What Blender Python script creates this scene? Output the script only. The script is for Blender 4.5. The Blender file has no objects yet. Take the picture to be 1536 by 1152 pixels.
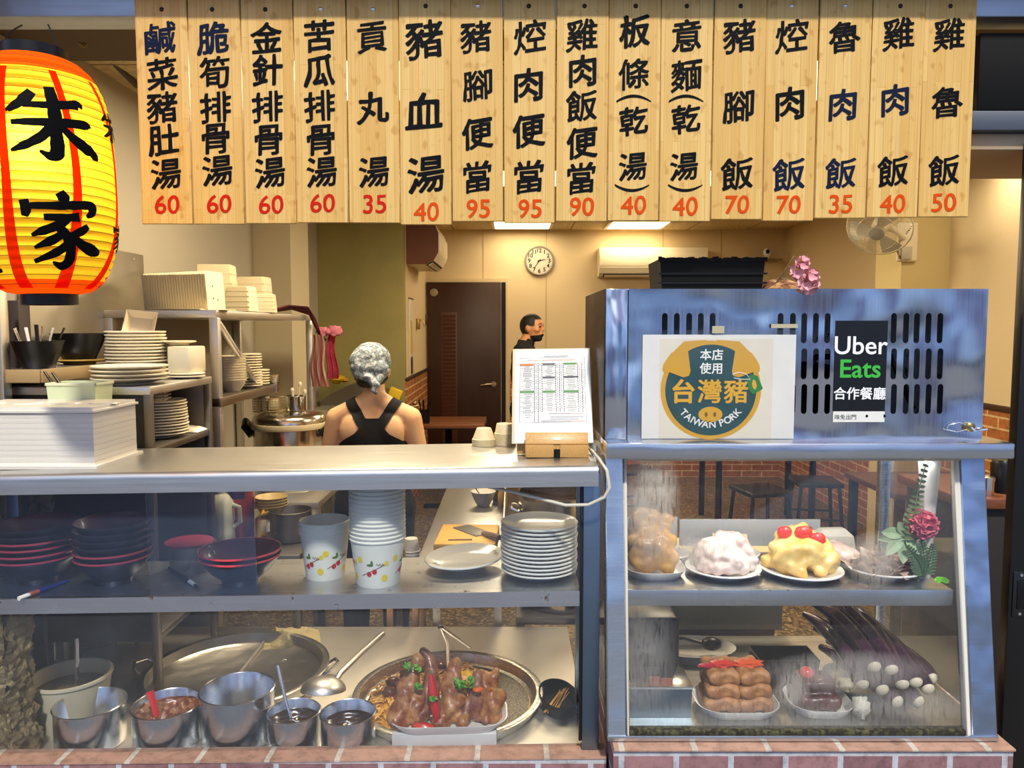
# Open-fronted street food stall: bamboo menu boards, lantern, steel counter, glass food case, kitchen behind
import bpy, bmesh, math, random
from mathutils import Vector, Matrix, noise
PI = math.pi
R = math.radians
SC = bpy.context.scene
COL = SC.collection
random.seed(7)

# ------------------------------------------------------------------ camera
FPX = 1153.0
CZ = 1.58
TH = R(4.3)
cam = bpy.data.cameras.new('camera')
cam.sensor_fit = 'HORIZONTAL'
cam.sensor_width = 36.0
cam.lens = 36.0 * FPX / 1536.0
cam.clip_start = 0.05
cam_o = bpy.data.objects.new('camera', cam)
COL.objects.link(cam_o)
cam_o.location = (0, 0, CZ)
cam_o.rotation_euler = (PI / 2 - TH, 0, 0)
SC.camera = cam_o

# ------------------------------------------------------------------ world, sun, exposure
SC.view_settings.view_transform = 'Standard'
SC.view_settings.look = 'None'
SC.view_settings.gamma = 1.0
SC.view_settings.exposure = 0.0
SC.view_settings.use_curve_mapping = False
try:
    SC.cycles.max_bounces = 10
    SC.cycles.transparent_max_bounces = 24
    SC.cycles.sample_clamp_indirect = 4.0
    SC.cycles.caustics_reflective = False
    SC.cycles.caustics_refractive = False
    SC.cycles.blur_glossy = 0.5
    SC.cycles.use_denoising = True
except Exception:
    pass
W = bpy.data.worlds.new('street_daylight')
SC.world = W
W.use_nodes = True
wn = W.node_tree
wn.nodes.clear()
def N(nt, t, **kw):
    n = nt.nodes.new(t)
    for k, v in kw.items():
        if k in n.inputs:
            n.inputs[k].default_value = v
        else:
            setattr(n, k, v)
    return n
def ramp(nt, fac, stops, interp='LINEAR'):
    r = nt.nodes.new('ShaderNodeValToRGB')
    cr = r.color_ramp
    cr.interpolation = interp
    while len(cr.elements) > 1:
        cr.elements.remove(cr.elements[-1])
    cr.elements[0].position = stops[0][0]
    cr.elements[0].color = stops[0][1]
    for p, c in stops[1:]:
        e = cr.elements.new(p)
        e.color = c
    nt.links.new(fac, r.inputs['Fac'])
    return r.outputs['Color']
wout = N(wn, 'ShaderNodeOutputWorld')
wbg = N(wn, 'ShaderNodeBackground', Strength=0.95)
wco = N(wn, 'ShaderNodeTexCoord')
wsp = N(wn, 'ShaderNodeSeparateXYZ')
wn.links.new(wco.outputs['Generated'], wsp.inputs[0])
wmr = N(wn, 'ShaderNodeMapRange')
wmr.inputs[1].default_value = -1.0
wmr.inputs[2].default_value = 1.0
wn.links.new(wsp.outputs['Z'], wmr.inputs[0])
# a street of blue-grey house fronts under a bright pale sky
wsky = ramp(wn, wmr.outputs[0], [(0.0, (.10, .11, .13, 1)), (.47, (.16, .18, .22, 1)), (.49, (.20, .29, .46, 1)), (.55, (.50, .70, 1.0, 1)), (.62, (.80, .94, 1.12, 1)), (.80, (.95, 1.06, 1.2, 1)), (1, (1.0, 1.1, 1.2, 1))])
wmap = N(wn, 'ShaderNodeMapping')
wmap.inputs['Scale'].default_value = (2.2, 2.2, 3.4)
wn.links.new(wco.outputs['Generated'], wmap.inputs['Vector'])
wnz = N(wn, 'ShaderNodeTexVoronoi', Scale=2.3)
wn.links.new(wmap.outputs[0], wnz.inputs['Vector'])
whs = ramp(wn, wnz.outputs['Color'], [(0.0, (.12, .16, .30, 1)), (.30, (.8, .9, 1.15, 1)), (.5, (2.0, 2.0, 2.0, 1)), (.68, (.55, .36, .62, 1)), (.78, (1.1, 1.2, 1.35, 1)), (.9, (.22, .3, .5, 1))], 'CONSTANT')
wmx = N(wn, 'ShaderNodeMixRGB', blend_type='MULTIPLY', Fac=0.85)
wn.links.new(wsky, wmx.inputs[1])
wn.links.new(whs, wmx.inputs[2])
wn.links.new(wmx.outputs[0], wbg.inputs['Color'])
wn.links.new(wbg.outputs[0], wout.inputs[0])

sun = bpy.data.lights.new('sun', 'SUN')
sun.energy = 3.7
sun.angle = R(4)
sun.color = (1.0, .95, .86)
sun_o = bpy.data.objects.new('sun', sun)
COL.objects.link(sun_o)
sun_o.rotation_euler = (R(40), 0, R(9))

def area(name, loc, rot, sx, sy, power, col):
    l = bpy.data.lights.new(name, 'AREA')
    l.shape = 'RECTANGLE'
    l.size = sx
    l.size_y = sy
    l.energy = power
    l.color = col
    o = bpy.data.objects.new(name, l)
    COL.objects.link(o)
    o.location = loc
    o.rotation_euler = rot
    return o
WARM = (1.0, .82, .56)
CEIL = 2.57
PANELS = [(.10, 7.58), (1.22, 7.58), (.10, 5.2), (1.30, 5.2), (-.60, 3.15), (1.30, 3.15)]
for px, py in PANELS:
    area('ceiling_panel_light', (px, py, CEIL - .035), (0, 0, 0), .56, .56, (7 if py > 7 else 25) if py > 4 else 34, WARM)

# ------------------------------------------------------------------ helpers
def slope(u, v):
    a = (u - 768.0) / FPX
    b = (v - 576.0) / FPX
    d = math.cos(TH) - b * math.sin(TH)
    return a / d, (-math.sin(TH) - b * math.cos(TH)) / d
def atY(u, v, Y):
    sx, sz = slope(u, v)
    return Vector((sx * Y, Y, CZ + sz * Y))
def atZ(u, v, z):
    sx, sz = slope(u, v)
    Y = (z - CZ) / sz
    return Vector((sx * Y, Y, z))
def mmpx(Y):
    return Y / FPX
def lin(h):
    h = h.lstrip('#')
    o = []
    for i in (0, 2, 4):
        c = int(h[i:i + 2], 16) / 255.0
        o.append(c / 12.92 if c <= .04045 else ((c + .055) / 1.055) ** 2.4)
    return (o[0], o[1], o[2], 1.0)
ORD = ['first', 'second', 'third', 'fourth', 'fifth', 'sixth', 'seventh', 'eighth', 'ninth', 'tenth', 'eleventh', 'twelfth', 'thirteenth', 'fourteenth', 'fifteenth', 'sixteenth', 'seventeenth', 'eighteenth', 'nineteenth', 'twentieth', 'twenty-first', 'twenty-second', 'twenty-third', 'twenty-fourth', 'twenty-fifth', 'twenty-sixth']
def from_top(i, n):          # i counted from the bottom, 0-based
    k = n - 1 - i
    return 'topmost' if k == 0 else ('lowest' if i == 0 else ORD[k] + ' from top')

class B:
    """collects shapes into one bmesh"""
    def __init__(s):
        s.bm = bmesh.new()
    def add(s, vs, fs, M=None, mi=0):
        bv = [s.bm.verts.new((M @ Vector(v)) if M else Vector(v)) for v in vs]
        for f in fs:
            try:
                fc = s.bm.faces.new([bv[i] for i in f])
                fc.material_index = mi
            except ValueError:
                pass
        return s
    def box(s, x0, x1, y0, y1, z0, z1, bev=0.0, seg=2, M=None, mi=0):
        t = bmesh.new()
        vs = [t.verts.new((x, y, z)) for x in (x0, x1) for y in (y0, y1) for z in (z0, z1)]
        for f in ((0, 1, 3, 2), (4, 6, 7, 5), (0, 4, 5, 1), (2, 3, 7, 6), (0, 2, 6, 4), (1, 5, 7, 3)):
            t.faces.new([vs[i] for i in f])
        if bev > 0:
            bmesh.ops.bevel(t, geom=list(t.edges), offset=bev, segments=seg, affect='EDGES', profile=.5)
        t.verts.index_update()
        s.add([v.co[:] for v in t.verts], [[v.index for v in f.verts] for f in t.faces], M, mi)
        t.free()
        return s
    def lathe(s, prof, seg=32, c=(0, 0, 0), M=None, sx=1.0, sy=1.0, mi=0, wob=0):
        c = Vector(c)
        vs, fs, rings = [], [], []
        for k, (r, z) in enumerate(prof):
            if r < 1e-6:
                rings.append([len(vs)])
                vs.append(c + Vector((0, 0, z)))
            else:
                ring = []
                for i in range(seg):
                    a = 2 * PI * i / seg
                    rr = r * (1 + wob * noise.noise(Vector((math.cos(a) * 1.5, math.sin(a) * 1.5, z * 9 + k))))
                    ring.append(len(vs))
                    vs.append(c + Vector((rr * sx * math.cos(a), rr * sy * math.sin(a), z)))
                rings.append(ring)
        for a, b in zip(rings, rings[1:]):
            if len(a) == 1 and len(b) == 1:
                continue
            for i in range(seg):
                j = (i + 1) % seg
                if len(a) == 1:
                    fs.append((a[0], b[j], b[i]))
                elif len(b) == 1:
                    fs.append((a[i], a[j], b[0]))
                else:
                    fs.append((a[i], a[j], b[j], b[i]))
        return s.add(vs, fs, M, mi)
    def tube(s, pts, r, seg=8, cap=True, M=None, closed=False, flat=1.0, mi=0):
        P = [Vector(p) for p in pts]
        n = len(P)
        rs = list(r) if isinstance(r, (list, tuple)) else [r] * n
        vs, fs = [], []
        up = None
        for i in range(n):
            if closed:
                t = (P[(i + 1) % n] - P[i - 1]).normalized()
            else:
                t = (P[min(i + 1, n - 1)] - P[max(i - 1, 0)]).normalized()
            if up is None:
                up = t.cross(Vector((0, 0, 1)))
                if up.length < .1:
                    up = t.cross(Vector((0, 1, 0)))
                up.normalize()
            up = (up - t * up.dot(t))
            up.normalize()
            w = t.cross(up)
            for k in range(seg):
                a = 2 * PI * k / seg
                vs.append(P[i] + up * (rs[i] * math.cos(a)) + w * (rs[i] * flat * math.sin(a)))
        m = n if closed else n - 1
        for i in range(m):
            for k in range(seg):
                k2 = (k + 1) % seg
                a, b = i * seg, ((i + 1) % n) * seg
                fs.append((a + k, a + k2, b + k2, b + k))
        if cap and not closed:
            fs.append(tuple(reversed(range(seg))))
            fs.append(tuple(range((n - 1) * seg, n * seg)))
        return s.add(vs, fs, M, mi)
    def sph(s, c, r, seg=16, rings=10, M=None, bump=0.0, fr=2.0, mi=0, rot=None):
        if not isinstance(r, (list, tuple)):
            r = (r, r, r)
        c = Vector(c)
        vs, fs = [c + (rot @ Vector((0, 0, -r[2])) if rot else Vector((0, 0, -r[2])))], []
        for j in range(1, rings):
            ph = -PI / 2 + PI * j / rings
            for i in range(seg):
                a = 2 * PI * i / seg
                d = Vector((math.cos(ph) * math.cos(a), math.cos(ph) * math.sin(a), math.sin(ph)))
                k = 1 + (bump * noise.noise(d * fr + c * 7) if bump else 0)
                v = Vector((d.x * r[0] * k, d.y * r[1] * k, d.z * r[2] * k))
                vs.append(c + (rot @ v if rot else v))
        vs.append(c + (rot @ Vector((0, 0, r[2])) if rot else Vector((0, 0, r[2]))))
        for i in range(seg):
            fs.append((0, 1 + (i + 1) % seg, 1 + i))
        for j in range(rings - 2):
            for i in range(seg):
                a, b = 1 + j * seg, 1 + (j + 1) * seg
                i2 = (i + 1) % seg
                fs.append((a + i, a + i2, b + i2, b + i))
        t = len(vs) - 1
        b = 1 + (rings - 2) * seg
        for i in range(seg):
            fs.append((b + i, b + (i + 1) % seg, t))
        return s.add(vs, fs, M, mi)
    def grid(s, fn, nu, nv, M=None, mi=0):
        vs = [fn(i / nu, j / nv) for j in range(nv + 1) for i in range(nu + 1)]
        fs = [(j * (nu + 1) + i, j * (nu + 1) + i + 1, (j + 1) * (nu + 1) + i + 1, (j + 1) * (nu + 1) + i) for j in range(nv) for i in range(nu)]
        return s.add(vs, fs, M, mi)
    def slab(s, pts, y0, y1, M=None, mi=0):
        """outline in XZ given counter-clockwise from the front, thick from y0 to y1"""
        n = len(pts)
        vs = [(x, y0, z) for x, z in pts] + [(x, y1, z) for x, z in pts]
        fs = [tuple(range(n)), tuple(reversed(range(n, 2 * n)))]
        for i in range(n):
            j = (i + 1) % n
            fs.append((i, i + n, j + n, j))
        return s.add(vs, fs, M, mi)
    def prism(s, pts, z0, z1, M=None, mi=0):
        """outline in XY, from z0 to z1"""
        n = len(pts)
        vs = [(x, y, z0) for x, y in pts] + [(x, y, z1) for x, y in pts]
        fs = [tuple(reversed(range(n))), tuple(range(n, 2 * n))]
        for i in range(n):
            j = (i + 1) % n
            fs.append((i, j, j + n, i + n))
        return s.add(vs, fs, M, mi)
    def text(s, body, M, size=1.0, off=0.0, wob=0.0, shear=0.0, mi=0, sx=1.0, cut=None):
        vs, fs = glyphs(body, 0.0 if wob or ord(body[0]) > 255 else off)
        shifts = [(0, 0)]
        if off and (wob or ord(body[0]) > 255):
            # a loaded brush: the same strokes laid over one another, slightly apart
            shifts = [(off * math.cos(q), off * .85 * math.sin(q)) for q in (.6, 1.6, 2.7, 3.8, 4.8, 5.9)] + [(0, 0)]
        out, fs2 = [], []
        for ly, (qx, qy) in enumerate(shifts):
            k0 = len(out)
            for x, y in vs:
                if wob:
                    q = noise.noise_vector(Vector((x * 3.1 + ord(body[0]) % 17, y * 3.1, 3.3)))
                    q2 = 1 + 1.1 * noise.noise(Vector((x * 5.3, y * 5.3, 9.1 + ord(body[0]) % 7)))
                    x, y = x + q.x * wob + qx * q2, y + q.y * wob + qy * q2
                else:
                    x, y = x + qx, y + qy
                y = y + x * shear
                out.append((x * size * sx, -ly * 3e-5, y * size))
            fs2 += [[i + k0 for i in f] for f in fs]
        fs = fs2
        return s.add(out, fs, M, mi)

_gc = {}
def glyphs(body, off):
    """flat lettering, centred on the origin, one unit tall em"""
    k = (body, off)
    if k not in _gc:
        c = bpy.data.curves.new('lettering', 'FONT')
        c.body = body
        c.offset = off
        c.resolution_u = 4
        o = bpy.data.objects.new('lettering', c)
        me = bpy.data.meshes.new_from_object(o)
        vs = [(v.co.x, v.co.y) for v in me.vertices]
        fs = [tuple(p.vertices) for p in me.polygons]
        bpy.data.objects.remove(o)
        bpy.data.curves.remove(c)
        bpy.data.meshes.remove(me)
        if vs:
            cx = (min(v[0] for v in vs) + max(v[0] for v in vs)) / 2
            cy = (min(v[1] for v in vs) + max(v[1] for v in vs)) / 2
            vs = [(a - cx, b - cy) for a, b in vs]
        _gc[k] = (vs, fs)
    return _gc[k]

def fin(bm_or_b, name, mat, smooth=40):
    bm = bm_or_b.bm if isinstance(bm_or_b, B) else bm_or_b
    bmesh.ops.recalc_face_normals(bm, faces=list(bm.faces))
    me = bpy.data.meshes.new(name)
    bm.to_mesh(me)
    bm.free()
    for m in (mat if isinstance(mat, (list, tuple)) else [mat]):
        me.materials.append(m)
    if smooth:
        for p in me.polygons:
            p.use_smooth = True
        me.set_sharp_from_angle(angle=R(smooth))
    return me
def link(name, me, parent=None, loc=None):
    o = bpy.data.objects.new(name, me)
    COL.objects.link(o)
    if parent:
        o.parent = parent
    if loc is not None:
        o.location = loc
    return o
def part(name, b, mat, parent, smooth=40, label=None, loc=None):
    o = link(name, fin(b, name, mat, smooth), parent, loc)
    if label:
        o['label'] = label
    return o
def tag(o, label, cat, group=None):
    o['label'] = label
    o['category'] = cat
    if group:
        o['group'] = group
    return o
def thing(name, label, cat, loc=(0, 0, 0), rz=0.0, group=None, rot=None):
    o = bpy.data.objects.new(name, None)
    o.empty_display_size = .05
    COL.objects.link(o)
    o.location = loc
    o.rotation_euler = rot if rot else (0, 0, rz)
    return tag(o, label, cat, group)
def solo(name, b, mat, label, cat, loc=(0, 0, 0), rz=0.0, group=None, smooth=40, rot=None):
    o = part(name, b, mat, None, smooth)
    o.location = loc
    o.rotation_euler = rot if rot else (0, 0, rz)
    return tag(o, label, cat, group)
def struct(name, b, mat, parent=None, smooth=30):
    o = part(name, b, mat, parent, smooth)
    if parent is None:
        o['kind'] = 'structure'
    return o
def dup(o, loc=None, rz=None, label=None, group=None, parent=None, rot=None):
    c = o.copy()
    COL.objects.link(c)
    if parent:
        c.parent = parent
    for ch in list(o.children):
        dup(ch, parent=c)
    if loc is not None:
        c.location = loc
    if rz is not None:
        c.rotation_euler = (0, 0, rz)
    if rot is not None:
        c.rotation_euler = rot
    if label:
        c['label'] = label
    if group:
        c['group'] = group
    return c

def blob(build, vox, smooth=6, disp=0.0, dscale=8.0):
    """closed overlapping shapes fused into one continuous skin; returns (verts, faces)"""
    b = B()
    build(b)
    me = bpy.data.meshes.new('skin')
    bmesh.ops.recalc_face_normals(b.bm, faces=list(b.bm.faces))
    b.bm.to_mesh(me)
    b.bm.free()
    o = bpy.data.objects.new('skin', me)
    COL.objects.link(o)
    m = o.modifiers.new('r', 'REMESH')
    m.mode = 'VOXEL'
    m.voxel_size = vox
    if smooth:
        q = o.modifiers.new('s', 'SMOOTH')
        q.iterations = smooth
        q.factor = .5
    dg = bpy.context.evaluated_depsgraph_get()
    ev = o.evaluated_get(dg)
    m2 = bpy.data.meshes.new_from_object(ev)
    vs = [v.co.copy() for v in m2.vertices]
    ns = [v.normal.copy() for v in m2.vertices]
    fs = [tuple(p.vertices) for p in m2.polygons]
    bpy.data.objects.remove(o)
    bpy.data.meshes.remove(me)
    bpy.data.meshes.remove(m2)
    if disp:
        vs = [v + n * disp * noise.noise(v * dscale) for v, n in zip(vs, ns)]
    return vs, fs, ns
def blobB(build, vox, smooth=6, disp=0.0, dscale=8.0):
    vs, fs, ns = blob(build, vox, smooth, disp, dscale)
    return B().add(vs, fs)
def clipped(vs, fs, ns, f, grow):
    """the part of a skin where f > 0, pushed out along the normals (clothing)"""
    vals = [f(v) for v in vs]
    out, idx, faces = [], {}, []
    def key(k, p, n):
        if k not in idx:
            idx[k] = len(out)
            out.append(p + n * grow)
        return idx[k]
    for fc in fs:
        poly = []
        m = len(fc)
        for i in range(m):
            a, c = fc[i], fc[(i + 1) % m]
            va, vc = vals[a], vals[c]
            if va > 0:
                poly.append(key((a,), vs[a], ns[a]))
            if (va > 0) != (vc > 0):
                t = va / (va - vc)
                poly.append(key((min(a, c), max(a, c)), vs[a].lerp(vs[c], t), ns[a].lerp(ns[c], t)))
        if len(poly) > 2:
            faces.append(poly)
    return B().add(out, faces)
def capsule(b, p0, p1, r0, r1, seg=14):
    p0, p1 = Vector(p0), Vector(p1)
    b.tube([p0, p1], [r0, r1], seg)
    b.sph(p0, r0, seg, 10)
    b.sph(p1, r1, seg, 10)
def chain(b, pts, rs, seg=14):
    for i in range(len(pts) - 1):
        capsule(b, pts[i], pts[i + 1], rs[i], rs[i + 1], seg)

# ------------------------------------------------------------------ materials
def mat(name, col, rough=.5, metal=0.0, var=None, bump=None, spec=.5, sss=0.0, coat=0.0, trans=0.0, emit=None, stretch=None, alpha=None):
    m = bpy.data.materials.new(name)
    m.use_nodes = True
    nt = m.node_tree
    p = nt.nodes['Principled BSDF']
    c = lin(col) if isinstance(col, str) else col
    p.inputs['Base Color'].default_value = c
    p.inputs['Roughness'].default_value = rough
    p.inputs['Metallic'].default_value = metal
    p.inputs['Specular IOR Level'].default_value = spec
    if coat:
        p.inputs['Coat Weight'].default_value = coat
        p.inputs['Coat Roughness'].default_value = .08
    if sss:
        p.inputs['Subsurface Weight'].default_value = sss
        p.inputs['Subsurface Radius'].default_value = (.02, .008, .004)
    if trans:
        p.inputs['Transmission Weight'].default_value = trans
    if emit:
        p.inputs['Emission Color'].default_value = lin(emit[0]) if isinstance(emit[0], str) else emit[0]
        p.inputs['Emission Strength'].default_value = emit[1]
    if var or bump:
        tc = N(nt, 'ShaderNodeTexCoord')
        mp = N(nt, 'ShaderNodeMapping')
        if stretch:
            mp.inputs['Scale'].default_value = stretch
        nt.links.new(tc.outputs['Object'], mp.inputs['Vector'])
    if var:
        sc, c2, lo, hi = var
        nz = N(nt, 'ShaderNodeTexNoise', Scale=sc, Detail=5.0, Roughness=.6)
        nt.links.new(mp.outputs[0], nz.inputs['Vector'])
        o = ramp(nt, nz.outputs['Fac'], [(lo, c), (hi, lin(c2) if isinstance(c2, str) else c2)])
        nt.links.new(o, p.inputs['Base Color'])
    if bump:
        nz = N(nt, 'ShaderNodeTexNoise', Scale=bump[0], Detail=4.0)
        nt.links.new(mp.outputs[0], nz.inputs['Vector'])
        bp = N(nt, 'ShaderNodeBump', Strength=bump[1])
        bp.inputs['Distance'].default_value = bump[2] if len(bump) > 2 else .01
        nt.links.new(nz.outputs['Fac'], bp.inputs['Height'])
        nt.links.new(bp.outputs[0], p.inputs['Normal'])
    return m
def brick(name, c1, c2, mortar, scale, bw, bh, axis='XZ', msize=.02, rough=.7, bumps=.4):
    m = bpy.data.materials.new(name)
    m.use_nodes = True
    nt = m.node_tree
    p = nt.nodes['Principled BSDF']
    p.inputs['Roughness'].default_value = rough
    g = N(nt, 'ShaderNodeNewGeometry')
    sp = N(nt, 'ShaderNodeSeparateXYZ')
    cb = N(nt, 'ShaderNodeCombineXYZ')
    nt.links.new(g.outputs['Position'], sp.inputs[0])
    nt.links.new(sp.outputs['XYZ'.index(axis[0])], cb.inputs[0])
    nt.links.new(sp.outputs['XYZ'.index(axis[1])], cb.inputs[1])
    bt = N(nt, 'ShaderNodeTexBrick', Scale=scale)
    bt.inputs['Color1'].default_value = lin(c1)
    bt.inputs['Color2'].default_value = lin(c2)
    bt.inputs['Mortar'].default_value = lin(mortar)
    bt.inputs['Mortar Size'].default_value = msize
    bt.inputs['Mortar Smooth'].default_value = .15
    bt.inputs['Brick Width'].default_value = bw
    bt.inputs['Row Height'].default_value = bh
    nt.links.new(cb.outputs[0], bt.inputs['Vector'])
    nz = N(nt, 'ShaderNodeTexNoise', Scale=28.0, Detail=6.0, Roughness=.7)
    nt.links.new(g.outputs['Position'], nz.inputs['Vector'])
    o = ramp(nt, nz.outputs['Fac'], [(.3, (.45, .42, .42, 1)), (.52, (1, 1, 1, 1)), (.75, (1.25, 1.25, 1.3, 1))])
    mx = N(nt, 'ShaderNodeMixRGB', blend_type='MULTIPLY', Fac=.8)
    nt.links.new(bt.outputs['Color'], mx.inputs[1])
    nt.links.new(o, mx.inputs[2])
    nt.links.new(mx.outputs[0], p.inputs['Base Color'])
    ad = N(nt, 'ShaderNodeMath', operation='MULTIPLY_ADD')
    ad.inputs[1].default_value = .35
    nt.links.new(nz.outputs['Fac'], ad.inputs[0])
    inv = N(nt, 'ShaderNodeMath', operation='SUBTRACT')
    inv.inputs[0].default_value = 1.0
    nt.links.new(bt.outputs['Fac'], inv.inputs[1])
    nt.links.new(inv.outputs[0], ad.inputs[2])
    bp = N(nt, 'ShaderNodeBump', Strength=bumps)
    bp.inputs['Distance'].default_value = .006
    nt.links.new(ad.outputs[0], bp.inputs['Height'])
    nt.links.new(bp.outputs[0], p.inputs['Normal'])
    return m
def steel(name, col=(.60, .61, .62, 1), rough=.3, wave=.25, wsc=3.0, grain=(1, 60, 60), dirt=None):
    m = bpy.data.materials.new(name)
    m.use_nodes = True
    nt = m.node_tree
    p = nt.nodes['Principled BSDF']
    p.inputs['Metallic'].default_value = 1.0
    tc = N(nt, 'ShaderNodeTexCoord')
    mp = N(nt, 'ShaderNodeMapping')
    mp.inputs['Scale'].default_value = grain
    nt.links.new(tc.outputs['Object'], mp.inputs['Vector'])
    n1 = N(nt, 'ShaderNodeTexNoise', Scale=4.0, Detail=3.0)
    nt.links.new(mp.outputs[0], n1.inputs['Vector'])
    mr = N(nt, 'ShaderNodeMapRange')
    mr.inputs[3].default_value = max(.05, rough - .1)
    mr.inputs[4].default_value = rough + .12
    nt.links.new(n1.outputs['Fac'], mr.inputs[0])
    nt.links.new(mr.outputs[0], p.inputs['Roughness'])
    n2 = N(nt, 'ShaderNodeTexNoise', Scale=wsc, Detail=2.0)
    nt.links.new(tc.outputs['Object'], n2.inputs['Vector'])
    bp = N(nt, 'ShaderNodeBump', Strength=wave)
    bp.inputs['Distance'].default_value = .05
    nt.links.new(n2.outputs['Fac'], bp.inputs['Height'])
    nt.links.new(bp.outputs[0], p.inputs['Normal'])
    if dirt:
        n3 = N(nt, 'ShaderNodeTexNoise', Scale=dirt[0], Detail=8.0, Roughness=.7)
        nt.links.new(tc.outputs['Object'], n3.inputs['Vector'])
        o = ramp(nt, n3.outputs['Fac'], [(dirt[2], col), (dirt[2] + .06, lin(dirt[1]))])
        nt.links.new(o, p.inputs['Base Color'])
        o2 = ramp(nt, n3.outputs['Fac'], [(dirt[2], (1, 1, 1, 1)), (dirt[2] + .06, (.2, .2, .2, 1))])
        nt.links.new(o2, p.inputs['Metallic'])
    else:
        p.inputs['Base Color'].default_value = col
    return m
def wood(name, c1, c2, scale=(14, 14, 1.2), rough=.45, coat=0.0, rings=6.0):
    m = bpy.data.materials.new(name)
    m.use_nodes = True
    nt = m.node_tree
    p = nt.nodes['Principled BSDF']
    p.inputs['Roughness'].default_value = rough
    p.inputs['Coat Weight'].default_value = coat
    tc = N(nt, 'ShaderNodeTexCoord')
    mp = N(nt, 'ShaderNodeMapping')
    mp.inputs['Scale'].default_value = scale
    nt.links.new(tc.outputs['Object'], mp.inputs['Vector'])
    nz = N(nt, 'ShaderNodeTexNoise', Scale=rings, Detail=6.0, Roughness=.65, Distortion=.4)
    nt.links.new(mp.outputs[0], nz.inputs['Vector'])
    o = ramp(nt, nz.outputs['Fac'], [(.3, lin(c1)), (.7, lin(c2))])
    nt.links.new(o, p.inputs['Base Color'])
    return m
def bamboo(name):
    """laminated bamboo: narrow vertical strips, fibre streaks and darker node marks"""
    m = bpy.data.materials.new(name)
    m.use_nodes = True
    nt = m.node_tree
    p = nt.nodes['Principled BSDF']
    p.inputs['Roughness'].default_value = .42
    g = N(nt, 'ShaderNodeNewGeometry')
    oi = N(nt, 'ShaderNodeObjectInfo')
    off = N(nt, 'ShaderNodeVectorMath', operation='ADD')
    nt.links.new(g.outputs['Position'], off.inputs[0])
    cbr = N(nt, 'ShaderNodeCombineXYZ')
    mul = N(nt, 'ShaderNodeMath', operation='MULTIPLY')
    mul.inputs[1].default_value = 13.0
    nt.links.new(oi.outputs['Random'], mul.inputs[0])
    nt.links.new(mul.outputs[0], cbr.inputs[2])
    nt.links.new(cbr.outputs[0], off.inputs[1])
    sp = N(nt, 'ShaderNodeSeparateXYZ')
    nt.links.new(off.outputs[0], sp.inputs[0])
    swap = N(nt, 'ShaderNodeCombineXYZ')
    nt.links.new(sp.outputs[2], swap.inputs[0])
    nt.links.new(sp.outputs[0], swap.inputs[1])
    bt = N(nt, 'ShaderNodeTexBrick', Scale=1.0)
    bt.offset = .37
    bt.offset_frequency = 2
    bt.inputs['Color1'].default_value = lin('#e6bf72')
    bt.inputs['Color2'].default_value = lin('#daab58')
    bt.inputs['Mortar'].default_value = lin('#d2a24e')
    bt.inputs['Mortar Size'].default_value = .0012
    bt.inputs['Mortar Smooth'].default_value = .8
    bt.inputs['Brick Width'].default_value = .62
    bt.inputs['Row Height'].default_value = .0215
    nt.links.new(swap.outputs[0], bt.inputs['Vector'])
    mp = N(nt, 'ShaderNodeMapping')
    mp.inputs['Scale'].default_value = (300, 300, 5)
    nt.links.new(off.outputs[0], mp.inputs['Vector'])
    nz = N(nt, 'ShaderNodeTexNoise', Scale=1.0, Detail=4.0)
    nt.links.new(mp.outputs[0], nz.inputs['Vector'])
    st = ramp(nt, nz.outputs['Fac'], [(.25, (.86, .83, .76, 1)), (.6, (1.04, 1.04, 1.04, 1))])
    mx = N(nt, 'ShaderNodeMixRGB', blend_type='MULTIPLY', Fac=.9)
    nt.links.new(bt.outputs['Color'], mx.inputs[1])
    nt.links.new(st, mx.inputs[2])
    mp2 = N(nt, 'ShaderNodeMapping')
    mp2.inputs['Scale'].default_value = (42, 42, 26)
    nt.links.new(off.outputs[0], mp2.inputs['Vector'])
    n2 = N(nt, 'ShaderNodeTexNoise', Scale=1.0, Detail=1.5)
    nt.links.new(mp2.outputs[0], n2.inputs['Vector'])
    kn = ramp(nt, n2.outputs['Fac'], [(.60, (1, 1, 1, 1)), (.70, (.80, .68, .50, 1))])
    m2 = N(nt, 'ShaderNodeMixRGB', blend_type='MULTIPLY', Fac=.9)
    nt.links.new(mx.outputs[0], m2.inputs[1])
    nt.links.new(kn, m2.inputs[2])
    nt.links.new(m2.outputs[0], p.inputs['Base Color'])
    return m
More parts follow.
